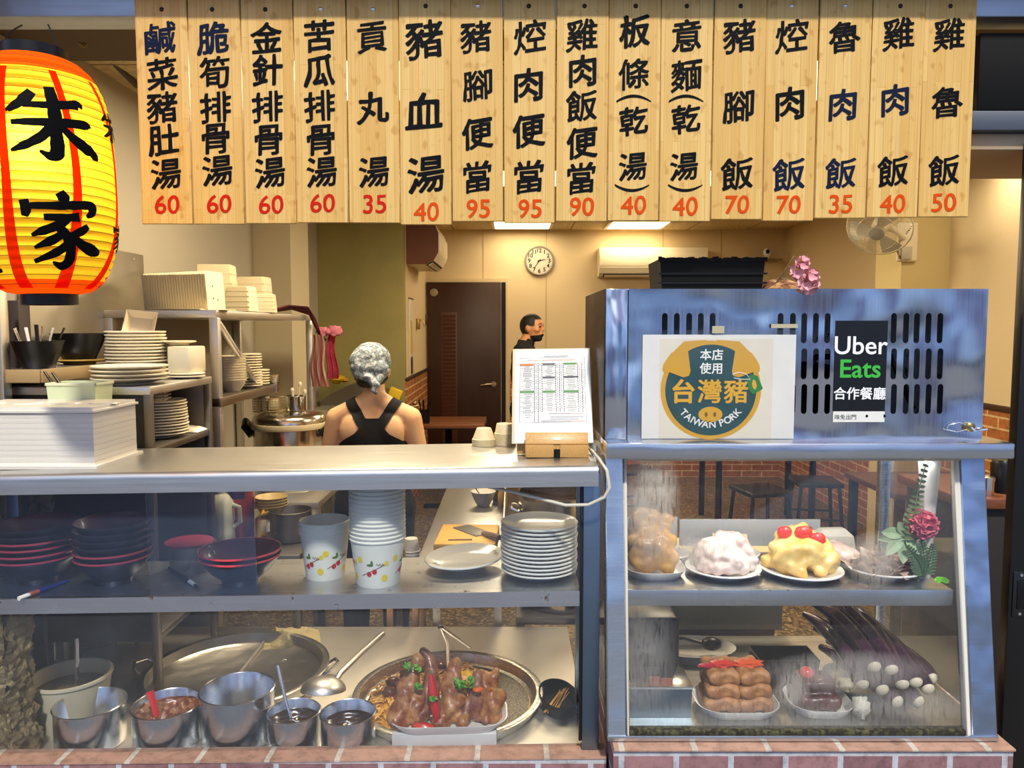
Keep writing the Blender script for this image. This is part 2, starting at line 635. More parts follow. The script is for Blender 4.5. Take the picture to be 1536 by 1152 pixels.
def pane(name, tint=(.97, .985, .98, 1), haze=0.0, hcol='#dfe6ec', hscale=2.0, lo=.45, hi=.75, drops=False, base=0.0, spots=None):
    """clear pane: straight-through glass, mirror-like at grazing angles, optionally fogged in patches"""
    m = bpy.data.materials.new(name)
    m.use_nodes = True
    nt = m.node_tree
    nt.nodes.clear()
    out = N(nt, 'ShaderNodeOutputMaterial')
    tr = N(nt, 'ShaderNodeBsdfTransparent', Color=tint)
    gl = N(nt, 'ShaderNodeBsdfGlossy', Roughness=.02)
    fr = N(nt, 'ShaderNodeFresnel', IOR=1.45)
    bf = N(nt, 'ShaderNodeNewGeometry')
    ior = N(nt, 'ShaderNodeMapRange')
    ior.inputs[3].default_value = 1.45
    ior.inputs[4].default_value = 1 / 1.45
    nt.links.new(bf.outputs['Backfacing'], ior.inputs[0])
    nt.links.new(ior.outputs[0], fr.inputs['IOR'])
    mx = N(nt, 'ShaderNodeMixShader')
    nt.links.new(fr.outputs[0], mx.inputs[0])
    nt.links.new(tr.outputs[0], mx.inputs[1])
    nt.links.new(gl.outputs[0], mx.inputs[2])
    last = mx.outputs[0]
    if haze:
        g = N(nt, 'ShaderNodeNewGeometry')
        mp = N(nt, 'ShaderNodeMapping')
        mp.inputs['Scale'].default_value = (1, 1, .8)
        nt.links.new(g.outputs['Position'], mp.inputs['Vector'])
        nz = N(nt, 'ShaderNodeTexNoise', Scale=hscale, Detail=4.0, Roughness=.6)
        nt.links.new(mp.outputs[0], nz.inputs['Vector'])
        f = ramp(nt, nz.outputs['Fac'], [(lo, (base, base, base, 1)), (hi, (haze, haze, haze, 1))])
        if spots:
            # condensation gathers in a few broad patches of the pane
            acc = None
            for (sx_, sy_, sz_, rx_, rz_) in spots:
                m0 = N(nt, 'ShaderNodeMapping')
                m0.inputs['Location'].default_value = (-sx_ / rx_, 0, -sz_ / rz_)
                m0.inputs['Scale'].default_value = (1 / rx_, 0, 1 / rz_)
                nt.links.new(g.outputs['Position'], m0.inputs['Vector'])
                ln = N(nt, 'ShaderNodeVectorMath', operation='LENGTH')
                nt.links.new(m0.outputs[0], ln.inputs[0])
                ad_ = N(nt, 'ShaderNodeMath', operation='MULTIPLY_ADD')
                ad_.inputs[1].default_value = -.55
                ad_.inputs[2].default_value = .28
                nt.links.new(nz.outputs['Fac'], ad_.inputs[0])
                sm_ = N(nt, 'ShaderNodeMath', operation='ADD')
                nt.links.new(ln.outputs['Value'], sm_.inputs[0])
                nt.links.new(ad_.outputs[0], sm_.inputs[1])
                mr_ = N(nt, 'ShaderNodeMapRange')
                mr_.inputs[1].default_value = 1.1
                mr_.inputs[2].default_value = .45
                mr_.inputs[3].default_value = 0.0
                mr_.inputs[4].default_value = sy_
                nt.links.new(sm_.outputs[0], mr_.inputs[0])
                if acc is None:
                    acc = mr_.outputs[0]
                else:
                    mxm = N(nt, 'ShaderNodeMath', operation='MAXIMUM')
                    nt.links.new(acc, mxm.inputs[0])
                    nt.links.new(mr_.outputs[0], mxm.inputs[1])
                    acc = mxm.outputs[0]
            ba = N(nt, 'ShaderNodeMath', operation='ADD')
            ba.inputs[1].default_value = base
            nt.links.new(acc, ba.inputs[0])
            f = ba.outputs[0]
        if drops:
            mp2 = N(nt, 'ShaderNodeMapping')
            mp2.inputs['Scale'].default_value = (150, 150, 14)
            nt.links.new(g.outputs['Position'], mp2.inputs['Vector'])
            n2 = N(nt, 'ShaderNodeTexNoise', Scale=1.0, Detail=2.0)
            nt.links.new(mp2.outputs[0], n2.inputs['Vector'])
            f2 = ramp(nt, n2.outputs['Fac'], [(.36, (.25, .25, .25, 1)), (.46, (1, 1, 1, 1))])
            mm = N(nt, 'ShaderNodeMixRGB', blend_type='MULTIPLY', Fac=1.0)
            nt.links.new(f, mm.inputs[1])
            nt.links.new(f2, mm.inputs[2])
            f = mm.outputs[0]
        df = N(nt, 'ShaderNodeBsdfDiffuse', Color=lin(hcol))
        tl = N(nt, 'ShaderNodeBsdfTranslucent', Color=lin(hcol))
        md = N(nt, 'ShaderNodeMixShader', Fac=.5)
        nt.links.new(df.outputs[0], md.inputs[1])
        nt.links.new(tl.outputs[0], md.inputs[2])
        m3 = N(nt, 'ShaderNodeMixShader')
        nt.links.new(f, m3.inputs[0])
        nt.links.new(last, m3.inputs[1])
        nt.links.new(md.outputs[0], m3.inputs[2])
        last = m3.outputs[0]
    nt.links.new(last, out.inputs[0])
    return m

STEEL = steel('brushed_steel')
STEELF = steel('steel_front', (.64, .66, .69, 1), .22, .45, 2.5)
STEELP = steel('steel_panel', (.60, .63, .68, 1), .13, .9, 2.6, (60, 60, 1))
STEELT = steel('steel_top', (.66, .65, .62, 1), .34, .15)
STEELD = steel('steel_shelf', (.58, .59, .61, 1), .36, .2, dirt=(26.0, '#4a3f34', .60))
STEELC = steel('cooker_steel', (.72, .70, .66, 1), .38, .15)
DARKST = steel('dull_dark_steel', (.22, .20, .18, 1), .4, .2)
POTM = steel('pot_steel', (.62, .64, .67, 1), .22, .08, 6)
BLUEST = steel('blue_frame', (.20, .27, .36, 1), .35, .2)
BLUEL = steel('pale_blue_frame', (.62, .68, .74, 1), .24, .5, 3)
CHROME = mat('chrome', (.75, .75, .75, 1), .15, 1.0)
BLACKP = mat('black_plastic', '#0a0a0a', .35, spec=.35)
BLACKM = mat('black_matte', '#060606', .7, spec=.2)
DKMET = mat('black_painted_metal', '#15130f', .45)
WHITEP = mat('white_plastic', '#e9e6dc', .35)
CREAMP = mat('cream_plastic', '#e4d9bd', .4)
WHITEC = mat('white_china', '#eeebe4', .18, spec=.6)
CREAMC = mat('cream_china', '#e8dcbd', .25)
PAPER = mat('white_paper', '#f3f0e6', .8)
CARD = mat('cream_card', '#e9dcb8', .75)
BAMB = bamboo('bamboo_board')
BAMS = wood('bamboo_stand', '#b5803c', '#e0b269', (60, 4, 60), .4)
INK = mat('black_ink', '#050609', .6, spec=.12)
INKB = mat('blue_black_ink', '#081530', .55, spec=.15)
REDP = mat('red_price_paint', '#c8200f', .6, spec=.1)
ORAP = mat('orange_price_paint', '#d94a0a', .6, spec=.1)
WALLC = mat('cream_wall', '#d8c49c', .7, bump=(60, .08))
WALLG = mat('grey_beige_wall', '#b0a896', .75, bump=(50, .1))
WALLGR = mat('green_painted_wall', '#a3985c', .55, var=(2.0, '#8f8a55', .35, .7))
SKIN = mat('skin', '#f0c092', .5, sss=.12)
SKINM = mat('tanned_skin', '#cf9468', .5, sss=.1)
BLACKF = mat('black_fabric', '#0d0d10', .85, bump=(200, .2))
HAIR = mat('black_hair', '#0a0908', .45, bump=(300, .4))
# ------------------------------------------------------------------ the room
def terrazzo():
    m = mat('terrazzo_floor', '#5b4a34', .35)
    nt = m.node_tree
    p = nt.nodes['Principled BSDF']
    g = N(nt, 'ShaderNodeNewGeometry')
    v = N(nt, 'ShaderNodeTexVoronoi', Scale=70.0)
    nt.links.new(g.outputs['Position'], v.inputs['Vector'])
    o = ramp(nt, v.outputs['Color'], [(0, lin('#3f3324')), (.35, lin('#7a6543')), (.6, lin('#5a4a30')), (.8, lin('#a08a62')), (1, lin('#2c2419'))], 'CONSTANT')
    nt.links.new(o, p.inputs['Base Color'])
    return m
FLOORM = terrazzo()
CEILM = brick('ceiling_tiles', '#d9c79c', '#d2bf92', '#8d7a52', 1.0, .6, .6, 'XY', .008, .8, .1)
CEILM.node_tree.nodes['Brick Texture'].offset = 0.0
BRKX = brick('wall_brick_tiles', '#b5713f', '#9b5a30', '#d8bd8d', 1.0, .21, .066, 'XZ', .006, .55, .3)
BRKY = brick('wall_brick_tiles_side', '#b5713f', '#9b5a30', '#d8bd8d', 1.0, .21, .066, 'YZ', .006, .55, .3)
BASEBR = brick('counter_base_bricks', '#9c7474', '#846062', '#b4b4b8', 1.0, .135, .0664, 'XZ', .008, .75, .6)
BASETOP = brick('counter_ledge_bricks', '#b8917a', '#a57f6a', '#c6b9a8', 1.0, .18, .3, 'XY', .008, .7, .5)
BROWNT = mat('brown_trim', '#3a2417', .5)
UNLITCEIL = mat('unlit_front_ceiling', '#4a3723', .7)

struct('floor', B().box(-1.7, 3.0, 1.70, 8.1, -.05, 0), FLOORM)
struct('ground', B().box(-7, 7, -9, 1.70, -.05, 0), mat('grey_pavement', '#6d6c6a', .8, var=(6, '#57575a', .35, .65)))
struct('ceiling', B().box(-1.7, 3.0, 2.16, 8.1, CEIL, CEIL + .06), CEILM)
struct('wall_back', B().box(-1.0, 2.9, 8.0, 8.1, 0, CEIL), WALLC)
struct('wall_left', B().box(-1.70, -1.60, 1.80, 6.45, 0, CEIL), WALLG)
struct('wall_partition', B().box(-1.66, -.89, 6.37, 6.47, 0, CEIL), WALLGR)
struct('wall_side', B().box(-.99, -.89, 6.47, 8.05, 0, CEIL), WALLC)
struct('wall_right', B().box(2.82, 2.92, 1.80, 8.1, 0, CEIL), WALLC)
struct('pillar_left', B().box(-1.64, -1.37, 4.80, 5.22, 0, CEIL), mat('pale_pillar', '#c3b696', .7))
struct('pillar_right', B().box(2.51, 2.86, 5.0, 5.35, 0, CEIL), mat('yellowish_pillar', '#c9b680', .7))
# brick tile wainscots and their dark caps
b = B().box(-.89, -.878, 6.372, 7.99, 0, 1.12)
struct('trim_1', b, BRKY)
struct('trim_2', B().box(-.889, -.87, 6.375, 7.99, 1.12, 1.15, .004), BROWNT)
struct('trim_3', B().box(-.02, 2.82, 7.988, 8.0, 0, 1.10), BRKX)
struct('trim_4', B().box(-.02, 2.82, 7.98, 8.0, 1.10, 1.13, .004), BROWNT)
struct('trim_5', B().box(2.808, 2.82, 1.9, 7.99, 0, 1.09), BRKY)
struct('trim_6', B().box(2.80, 2.82, 1.9, 7.99, 1.09, 1.125, .004), BROWNT)
struct('trim_7', B().box(-1.6, 2.82, 2.19, 2.72, 2.49, 2.568), UNLITCEIL)  # slab added in brown to darken the unlit front of the ceiling
# flat panel joints on the back and right walls
for k, x in enumerate((-.30, .35, 1.55, 2.15)):
    struct('trim_%d' % (8 + k), B().box(x, x + .006, 7.996, 8.0, 1.13, CEIL), mat('wall_joint', '#b59d70', .7))
struct('trim_12', B().box(2.812, 2.82, 4.17, 4.18, 1.125, CEIL), mat('wall_joint_dark', '#8d7a50', .7))

# door in the back wall
dr = struct('door_1', B().box(-.905, -.045, 7.955, 8.0, 0, 2.07), mat('door_frame_cream', '#d3c096', .6))
DOORW = wood('dark_brown_door_wood', '#2a140c', '#3d2014', (30, 30, 1.0), .4)
lf = struct('door_panel', B().box(-.875, -.115, 7.93, 7.954, .01, 2.03, .002), DOORW, dr)
b = B()
b.box(-.73, -.565, 7.920, 7.931, .30, 1.72, .002)
struct('louver_frame', b, mat('louver_brown', '#4b2a1b', .5), dr)
b = B()
for k in range(34):
    z = .33 + k * .0405
    b.add([(-.715, 7.918, z), (-.58, 7.918, z), (-.58, 7.906, z + .03), (-.715, 7.906, z + .03), (-.715, 7.925, z + .03), (-.58, 7.925, z + .03)], [(0, 1, 2, 3), (3, 2, 5, 4)])
struct('louver_slats', b, mat('louver_slat', '#5a3322', .5), dr)
struct('door_gap', B().box(-.108, -.065, 7.945, 7.957, .01, 2.03), mat('dark_gap', '#05050a', .8), dr)
b = B().lathe([(.0, 0), (.028, 0), (.028, .012), (0, .012)], 16, M=Matrix.Translation((-.19, 7.93, .985)) @ Matrix.Rotation(R(90), 4, 'X'))
b.tube([(-.19, 7.90, .985), (-.25, 7.885, .985), (-.325, 7.885, .975)], [.011, .010, .008], 8)
struct('door_handle', b, mat('warm_chrome', '#c9b38a', .25, 1.0), dr)
b = B().lathe([(0, 0), (.042, 0), (.040, .008), (.02, .012), (0, .012)], 20, M=Matrix.Translation((-.80, 7.93, 1.925)) @ Matrix.Rotation(R(90), 4, 'X'))
struct('door_plaque', b, mat('plaque_grey', '#9a8e74', .4, .6), dr)
for z in (.35, 1.60):
    struct('hinge', B().box(-.893, -.868, 7.915, 7.957, z, z + .1, .002), mat('hinge_metal', '#5d4a36', .4, .8), dr)

# ceiling light panels
LAMP = mat('ceiling_lamp_diffuser', '#fff3d8', .6, emit=('#ffe3ae', 5.0))
FRAMEW = mat('lamp_frame', '#e8dcc0', .5)
NM = ['first ceiling light panel from the back, left of the pair above the clock', 'ceiling light panel above the white air conditioner on the back wall', 'ceiling light panel in the middle of the dining room, left', 'ceiling light panel in the middle of the dining room, right', 'ceiling light panel over the kitchen aisle', 'ceiling light panel behind the right menu boards']
for (x, y), lb in zip(PANELS, NM):
    t = thing('ceiling_light', lb, 'ceiling light', (x, y, CEIL), group='square ceiling light panels')
    f = B()
    for s in (-1, 1):
        f.box(s * .285 - .015, s * .285 + .015, -.30, .30, -.014, 0)
        f.box(-.30, .30, s * .285 - .015, s * .285 + .015, -.014, 0)
    part('frame', f, FRAMEW, t)
    part('diffuser', B().box(-.27, .27, -.27, .27, -.010, -.001), LAMP, t)
x, y, z = atZ(1472, 221, CEIL)
t = thing('downlight', 'small round recessed downlight in the ceiling by the right wall', 'downlight', (x, y, CEIL))
part('trim_ring', B().lathe([(.045, 0), (.075, 0), (.075, -.012), (.045, -.012), (.045, 0)], 24), FRAMEW, t)
part('bulb', B().lathe([(0, -.004), (.045, -.004), (.045, -.001), (0, -.001)], 24), mat('downlight_bulb', '#fff4dc', .5, emit=('#ffedc8', 14.0)), t)
area('downlight_light', (x, y, CEIL - .03), (0, 0, 0), .09, .09, 4.5, (1, .84, .6))

# ------------------------------------------------------------------ street front: header, boards
YB = 2.0
HEADM = steel('header_steel', (.45, .50, .58, 1), .4, .4)
struct('beam_1', B().box(-2.2, 2.9, 2.012, 2.10, 2.362, 2.75, .004), HEADM)
struct('beam_2', B().box(-2.2, 2.9, 1.945, 2.012, 2.418, 2.75, .003), HEADM)
struct('wall_front', B().box(-2.2, 3.0, 2.10, 2.20, 2.50, 3.1), mat('front_wall_brown', '#54402a', .7))
struct('wall_pier', B().box(-2.6, -1.62, 1.55, 2.1, 0, 3.1), brick('pier_bricks', '#7c4632', '#5d3325', '#8d7a66', 1.0, .21, .066, 'XZ', .008))
# a shop-front doorway frame on the right and what hangs over it
struct('door_2', B().box(1.337, 1.46, 2.02, 2.055, 0, 2.06, .004), mat('black_door_frame', '#0b0a0a', .35))
b = B().box(1.20, 2.9, 2.03, 2.3, 2.135, 2.33, .004)
solo('shutter_box', b, BLACKM, 'black roller shutter box above the right end of the menu boards', 'shutter box')
struct('beam_3', B().box(1.16, 2.9, 2.02, 2.25, 2.083, 2.132, .003), mat('blue_grey_lintel', '#4b535f', .5))
struct('beam_4', B().box(1.16, 2.9, 2.05, 2.45, 2.04, 2.082, .003), mat('beige_lintel', '#b9a483', .6))
x, y, z = atY(1526, 892, 2.015)
t = thing('door_pull', 'black recessed pull plate with two screws on the black door post', 'door pull', (x + .005, 2.02, z))
part('plate', B().box(-.016, .03, -.004, 0, -.062, .062, .002), mat('pull_plate', '#17171a', .3), t)
part('recess', B().box(-.006, .02, -.006, -.003, -.04, .04, .002), BLACKP, t)
for s in (-1, 1):
    part('screw', B().lathe([(0, 0), (.004, 0), (.004, .002), (0, .002)], 10, c=(0, 0, 0), M=Matrix.Translation((.004, -.004, s * .053)) @ Matrix.Rotation(R(90), 4, 'X')), CHROME, t)

BX0, BP = -.951, .1328
BOARDS = [
    ('鹹57 菜111 豬161 肚210 湯261', '60', 307, 336, 1.0, 'pickled vegetable and pork tripe soup', 'far left end of the row'),
    ('脆57 筍108 排161 骨208 湯256', '60', 306, 336, 1.0, 'crisp bamboo shoot rib soup', 'second from the left end'),
    ('金56 針105 排160 骨210 湯259', '60', 307, 335, 1.0, 'golden needle rib soup', 'third from the left end'),
    ('苦54 瓜106 排159 骨210 湯258', '60', 305, 334, 1.0, 'bitter melon rib soup', 'fourth from the left end'),
    ('貢56 丸161 湯258', '35', 306, 334, 1.0, 'meat ball soup', 'fifth from the left end'),
    ('豬59 血166 湯262', '40', 318, 337, 1.22, 'pig blood soup', 'largest characters'),
    ('豬55 腳128 便200 當265', '95', 313, 332, 1.0, 'pork knuckle lunch box', 'left of the two priced 95'),
    ('焢55 肉127 便196 當265', '95', 313, 334, 1.05, 'braised pork lunch box', 'right of the two priced 95'),
    ('雞52 肉106 飯159 便214 當267', '90', 310, 332, 1.0, 'chicken rice lunch box', 'only one priced 90'),
    ('板47 條111 (149 乾181 湯250 )281', '40', 308, 331, 1.0, 'flat noodles', 'bracketed characters, left of the pair'),
    ('意53 麵113 (149 乾178 湯250 )281', '40', 310, 332, 1.0, 'egg noodles', 'bracketed characters, right of the pair'),
    ('豬54 腳160 飯261', '70', 307, 329, 1.05, 'pork knuckle rice', 'left of the two priced 70'),
    ('焢54 肉155 飯262', '70', 307, 331, 1.05, 'braised pork rice', 'right of the two priced 70'),
    ('魯55 肉157 飯260', '35', 306, 327, 1.0, 'braised minced pork rice', 'third from the right end'),
    ('雞50 肉150 飯257', '40', 306, 326, 1.0, 'chicken rice', 'second from the right end'),
    ('雞51 魯153 飯256', '50', 304, 325, 1.0, 'minced chicken rice', 'far right end of the row'),
]
rb = random.Random(3)
for i, (txt, price, yp, yb, sc, dish, where) in enumerate(BOARDS):
    cx = BX0 + (i + .5) * BP
    zb = atY(768, yb, YB)[2]
    zt = 2.425
    yo = YB + rb.uniform(-.002, .003)
    pos = '%s from the lantern' % ORD[i] if i < 8 else '%s from the shutter box' % ORD[15 - i]
    t = thing('menu_board', 'bamboo board priced %s for %s, %s' % (price, dish, pos), 'menu board', (cx, yo, zb), group='hanging bamboo menu boards', rot=(0, R(rb.uniform(-.15, .15)), 0))
    hw = BP / 2 - .0012
    bd = part('board', B().box(-hw, hw, 0, .010, 0, zt - zb, .0012, 1), BAMB, t)
    zc = lambda v: atY(768, v, yo)[2] - zb
    sz = .0815 * sc
    for w in txt.split():
        ch, v = w[0], float(w[1:])
        isb = (i in (0, 1) and v < 60) or (i == 12 and v > 200) or (i == 13 and v > 100) or (i == 14 and 100 < v < 200)
        tgt = B()
        dx = rb.uniform(-.002, .002) - .0015
        if ch in '()':
            up = ch == '('
            pts = []
            for k in range(15):
                a = -1 + 2 * k / 14
                pts.append((dx + a * .044, -.0009, zc(v) + (1 - a * a) * .014 * (1 if up else -1) + (-.006 if up else .006)))
            for k in range(14):
                w0, w1 = (.0016 + .0022 * (1 - ((k - 6) / 8) ** 2)), (.0016 + .0022 * (1 - ((k - 5) / 8) ** 2))
                p, q = pts[k], pts[k + 1]
                tgt.add([(p[0], p[1], p[2] - w0), (q[0], q[1], q[2] - w1), (q[0], q[1], q[2] + w1), (p[0], p[1], p[2] + w0)], [(0, 1, 2, 3)])
            part('bracket', tgt, INK, t, 0)
            continue
        if ch == '乾' or (i in (9, 10) and ch == '湯'):
            s2 = sz * .92
        else:
            s2 = sz
        M = Matrix.Translation((dx, -.0009, zc(v))) @ Matrix.Rotation(R(rb.uniform(-1.5, 1.5)), 4, 'Y')
        dense = ch in '鹹雞豬麵腳當魯貢湯意飯條排焢骨筍菜'
        tgt.text(ch, M, s2, .021 if dense else .028, .034, .12)
        part('character', tgt, INKB if isb else INK, t, 0, 'blue black character' if isb else None)
    pr = B()
    pr.text(price, Matrix.Translation((.001, -.0009, zc(yp))) @ Matrix.Rotation(R(2), 4, 'Y') @ Matrix.Shear('XY', 4, (0, 0)), .066, .014, .02, .06)
    part('price', pr, REDP if i < 5 else ORAP, t, 0, 'red price' if i < 5 else 'orange price')
    shiny = i in (3, 4, 6, 12, 13)
    sb = B().lathe([(0, .003), (.0035, .0028), (.0055, .001), (.006, 0), (0, 0)], 12, M=Matrix.Translation((rb.uniform(-.004, .004), 0, zc(9 if i > 4 else 14))) @ Matrix.Rotation(R(90), 4, 'X'))
    part('screw', sb, CHROME if shiny else mat('dull_screw', '#3a3026', .4, .7), t)

# ------------------------------------------------------------------ lantern
LY = 1.70
top = atY(60, 91, LY)
bot = atY(73, 442, LY)
LH = top.z - bot.z
LX = atY(66, 262, LY).x
LR = .145
VA = .545 * LR          # arc from straight-ahead to the side facing the street corner
def lprof(t):
    """radius at height fraction t, 0 bottom to 1 top"""
    t = min(1, max(0, t))
    e = abs(2 * t - 1)
    return LR * (1 - e ** 3.4) ** .5 * .60 + LR * .40 if e < .999 else LR * .40
NR = 27
def lrad(t):
    r = lprof(t)
    f = (t * NR) % 1.0
    return r - .0034 * (1 - abs(math.sin(PI * f)) ** .5)
lan = thing('paper_lantern', 'glowing yellow and red paper lantern with black brush characters hanging at the left', 'lantern', (LX, LY, bot.z), rot=(0, R(-1.2), 0))
def paper_mat(name, col, tw=.8):
    m = bpy.data.materials.new(name)
    m.use_nodes = True
    nt = m.node_tree
    nt.nodes.clear()
    out = N(nt, 'ShaderNodeOutputMaterial')
    tl = N(nt, 'ShaderNodeBsdfTranslucent', Color=lin(col))
    df = N(nt, 'ShaderNodeBsdfDiffuse', Color=lin(col))
    mx = N(nt, 'ShaderNodeMixShader', Fac=tw)
    nt.links.new(df.outputs[0], mx.inputs[1])
    nt.links.new(tl.outputs[0], mx.inputs[2])
    nt.links.new(mx.outputs[0], out.inputs[0])
    return m
YEL = paper_mat('yellow_lantern_paper', '#ffdc3c')
ORG = paper_mat('orange_lantern_paper', '#ff5a10')
REDL = paper_mat('red_lantern_paper', '#f03a08')
b = B()
nt_, na_ = NR * 4, 64
for j in range(nt_):
    t0, t1 = j / nt_, (j + 1) / nt_
    r0, r1 = lrad(t0), lrad(t1)
    for i in range(na_):
        a0, a1 = 2 * PI * i / na_, 2 * PI * (i + 1) / na_
        mi = 1 if t0 > .90 or t0 < .05 else 0
        b.add([(r0 * math.cos(a0), r0 * math.sin(a0), t0 * LH), (r0 * math.cos(a1), r0 * math.sin(a1), t0 * LH), (r1 * math.cos(a1), r1 * math.sin(a1), t1 * LH), (r1 * math.cos(a0), r1 * math.sin(a0), t1 * LH)], [(0, 1, 2, 3)], mi=mi)
bmesh.ops.remove_doubles(b.bm, verts=list(b.bm.verts), dist=1e-5)
part('lantern_paper', b, [YEL, ORG], lan, 60, 'yellow ribbed paper')
def lwrap(x, z, lift=.0015):
    """flat design coordinates -> lantern skin; x in arc metres at the belly"""
    t = z / LH
    r = lprof(t) + lift
    a = -PI / 2 + x / LR
    return (r * math.cos(a), r * math.sin(a), z)
bd = B()
for a in (.105, .985, 1.865, 2.745, 3.625, -.775, -1.655):
    def fn(u, v, a=a):
        t = .02 + .88 * v
        w = .0070 + .006 * (1 - v) ** 2
        return lwrap(LR * a * (.80 + .2 * math.sin(PI * v)) + (u - .5) * 2 * w * LR / max(lprof(t), .05), t * LH, .0008)
    bd.grid(fn, 3, 60)
part('red_band', bd, REDL, lan, 60, 'red vertical bands')
def strokes(bb, S, cx, cz, sx, sz):
    for pts in S:
        P = [(Vector((p[0], p[1])), p[2]) for p in pts]
        # Catmull-Rom through the control points, brush width varies along it
        fine = []
        for i in range(len(P) - 1):
            p0 = P[max(i - 1, 0)]
            p1, p2 = P[i], P[i + 1]
            p3 = P[min(i + 2, len(P) - 1)]
            for k in range(8):
                q = k / 8
                c = .5 * ((2 * p1[0]) + (-p0[0] + p2[0]) * q + (2 * p0[0] - 5 * p1[0] + 4 * p2[0] - p3[0]) * q * q + (-p0[0] + 3 * p1[0] - 3 * p2[0] + p3[0]) * q ** 3)
                fine.append((c, p1[1] * (1 - q) + p2[1] * q))
        fine.append(P[-1])
        rows = []
        for i, (c, w) in enumerate(fine):
            d = fine[min(i + 1, len(fine) - 1)][0] - fine[max(i - 1, 0)][0]
            if d.length < 1e-6:
                d = Vector((1, 0))
            d.normalize()
            n = Vector((-d.y, d.x))
            jit = 1 + .18 * noise.noise(Vector((c.x * 9, c.y * 9, w * 50)))
            rows.append([lwrap(cx + (c.x + n.x * w * s * jit) * sx, cz + (c.y + n.y * w * s * jit) * sz, .0022) for s in (-1, -.33, .33, 1)])
        vs = [v for r in rows for v in r]
        fs = [(i * 4 + k, i * 4 + k + 1, i * 4 + k + 5, i * 4 + k + 4) for i in range(len(rows) - 1) for k in range(3)]
        bb.add(vs, fs)
ZHU = [[(-.22, .40, .05), (-.33, .26, .06), (-.50, .12, .03), (-.52, .10, .01)],
       [(-.34, .20, .035), (0, .23, .045), (.34, .30, .055), (.36, .27, .03)],
       [(-.48, -.06, .03), (-.10, -.03, .05), (.40, .02, .06), (.48, -.02, .03)],
       [(-.01, .50, .055), (.03, .20, .065), (.04, -.20, .065), (.03, -.46, .075), (-.06, -.50, .05), (-.17, -.44, .01)],
       [(.0, -.06, .05), (-.14, -.24, .055), (-.34, -.38, .045), (-.50, -.46, .015)],
       [(.10, -.06, .03), (.24, -.20, .055), (.44, -.34, .07), (.56, -.38, .02)],
       [(.44, -.30, .05), (.55, -.42, .05), (.60, -.46, .01)]]
JIA = [[(.0, .50, .05), (.05, .42, .06), (.06, .34, .04)],
       [(-.42, .38, .045), (-.40, .26, .055), (-.42, .16, .03)],
       [(-.38, .30, .035), (0, .32, .045), (.40, .36, .05), (.42, .27, .05), (.34, .20, .015)],
       [(-.20, .16, .035), (.05, .17, .04), (.24, .19, .05)],
       [(.10, .16, .04), (-.04, .06, .05), (-.22, -.02, .045), (-.36, -.08, .015)],
       [(-.06, .06, .04), (.06, -.06, .055), (.12, -.24, .06), (.10, -.40, .06), (.0, -.47, .045), (-.12, -.42, .01)],
       [(.03, -.04, .04), (-.12, -.14, .045), (-.34, -.24, .015)],
       [(.09, -.18, .04), (-.08, -.30, .045), (-.36, -.42, .02)],
       [(.36, .08, .03), (.26, .0, .045), (.12, -.06, .03)],
       [(.12, -.06, .04), (.28, -.18, .055), (.46, -.25, .07), (.58, -.27, .02)]]
CAL = mat('lantern_brush_ink', '#040404', .6, spec=.08)
def lz(v):
    return atY(70, v, LY - LR)[2] - bot.z
def calli(S, cx, cz, sx, sz):
    q = B()
    strokes(q, S, cx, cz, sx, sz)
    part('brush_character', q, CAL, lan, 0, 'black brush character')
calli([[(a, c, w * 1.25) for a, c, w in k] for k in ZHU], .024 + VA, lz(176), .150, lz(122) - lz(230))
calli([[(a, c, w * 1.25) for a, c, w in k] for k in JIA], .028 + VA, lz(343), .150, lz(286) - lz(402))
for k, cx, cz in ((ZHU, .205, lz(160)), (JIA, .222, lz(345)), (JIA, -.115, lz(392))):
    calli([[(a * .5, c * .5, w * .7) for a, c, w in st_] for st_ in k], cx + VA - .03, cz, .14, .12)
wires = B()
for k in range(1, NR):
    r = lrad(k / NR) + .0006
    wires.tube([(r * math.cos(2 * PI * q / 48), r * math.sin(2 * PI * q / 48), LH * k / NR) for q in range(48)], .0006, 4, closed=True)
rw = part('rib_wires', wires, mat('brown_rib_wire', '#6a3a08', .6), lan, 0)
part('top_collar', B().lathe([(.062, LH - .012), (.066, LH - .012), (.066, LH + .022), (.062, LH + .022), (.062, LH - .012)], 40), BLACKP, lan)
part('bottom_collar', B().lathe([(.052, -.022), (.056, -.022), (.056, .006), (.052, .006), (.052, -.022)], 40), BLACKP, lan)
WIRE = mat('wire', '#2b2b2b', .4, .8)
part('hanger', B().tube([(.045, 0, LH + .015), (.047, 0, LH + .045), (.035, 0, LH + .075)], .0018, 6), WIRE, lan)
b = B()
b.tube([(-.062, 0, LH + .01), (-.066, .0, LH + .03), (-.05, 0, LH + .06), (-.02, .0, LH + .075)], .0016, 6)
part('hanger', b, WIRE, lan)
gb = B().lathe([(0, .0), (.010, .0), (.011, .02), (.016, .035), (.022, .055), (.020, .07), (.012, .08), (0, .085)], 20, c=(.022, -.098, LH * .50))
bulb = part('bulb', gb, mat('bulb_glass', '#ffffff', .4, emit=('#fff0c8', 3.0)), lan)
part('tag', B().box(-.012, .018, -.068, -.066, LH - .036, LH - .012, .001), mat('green_tag', '#2f9a3c', .5), lan, 0, 'green paper tag')
pl = bpy.data.lights.new('lantern_bulb_light', 'POINT')
pl.energy = 7.0
pl.color = (1.0, .86, .5)
pl.shadow_soft_size = .03
plo = bpy.data.objects.new('lantern_bulb_light', pl)
COL.objects.link(plo)
plo.location = (LX + .022, LY - .098, bot.z + LH * .60)
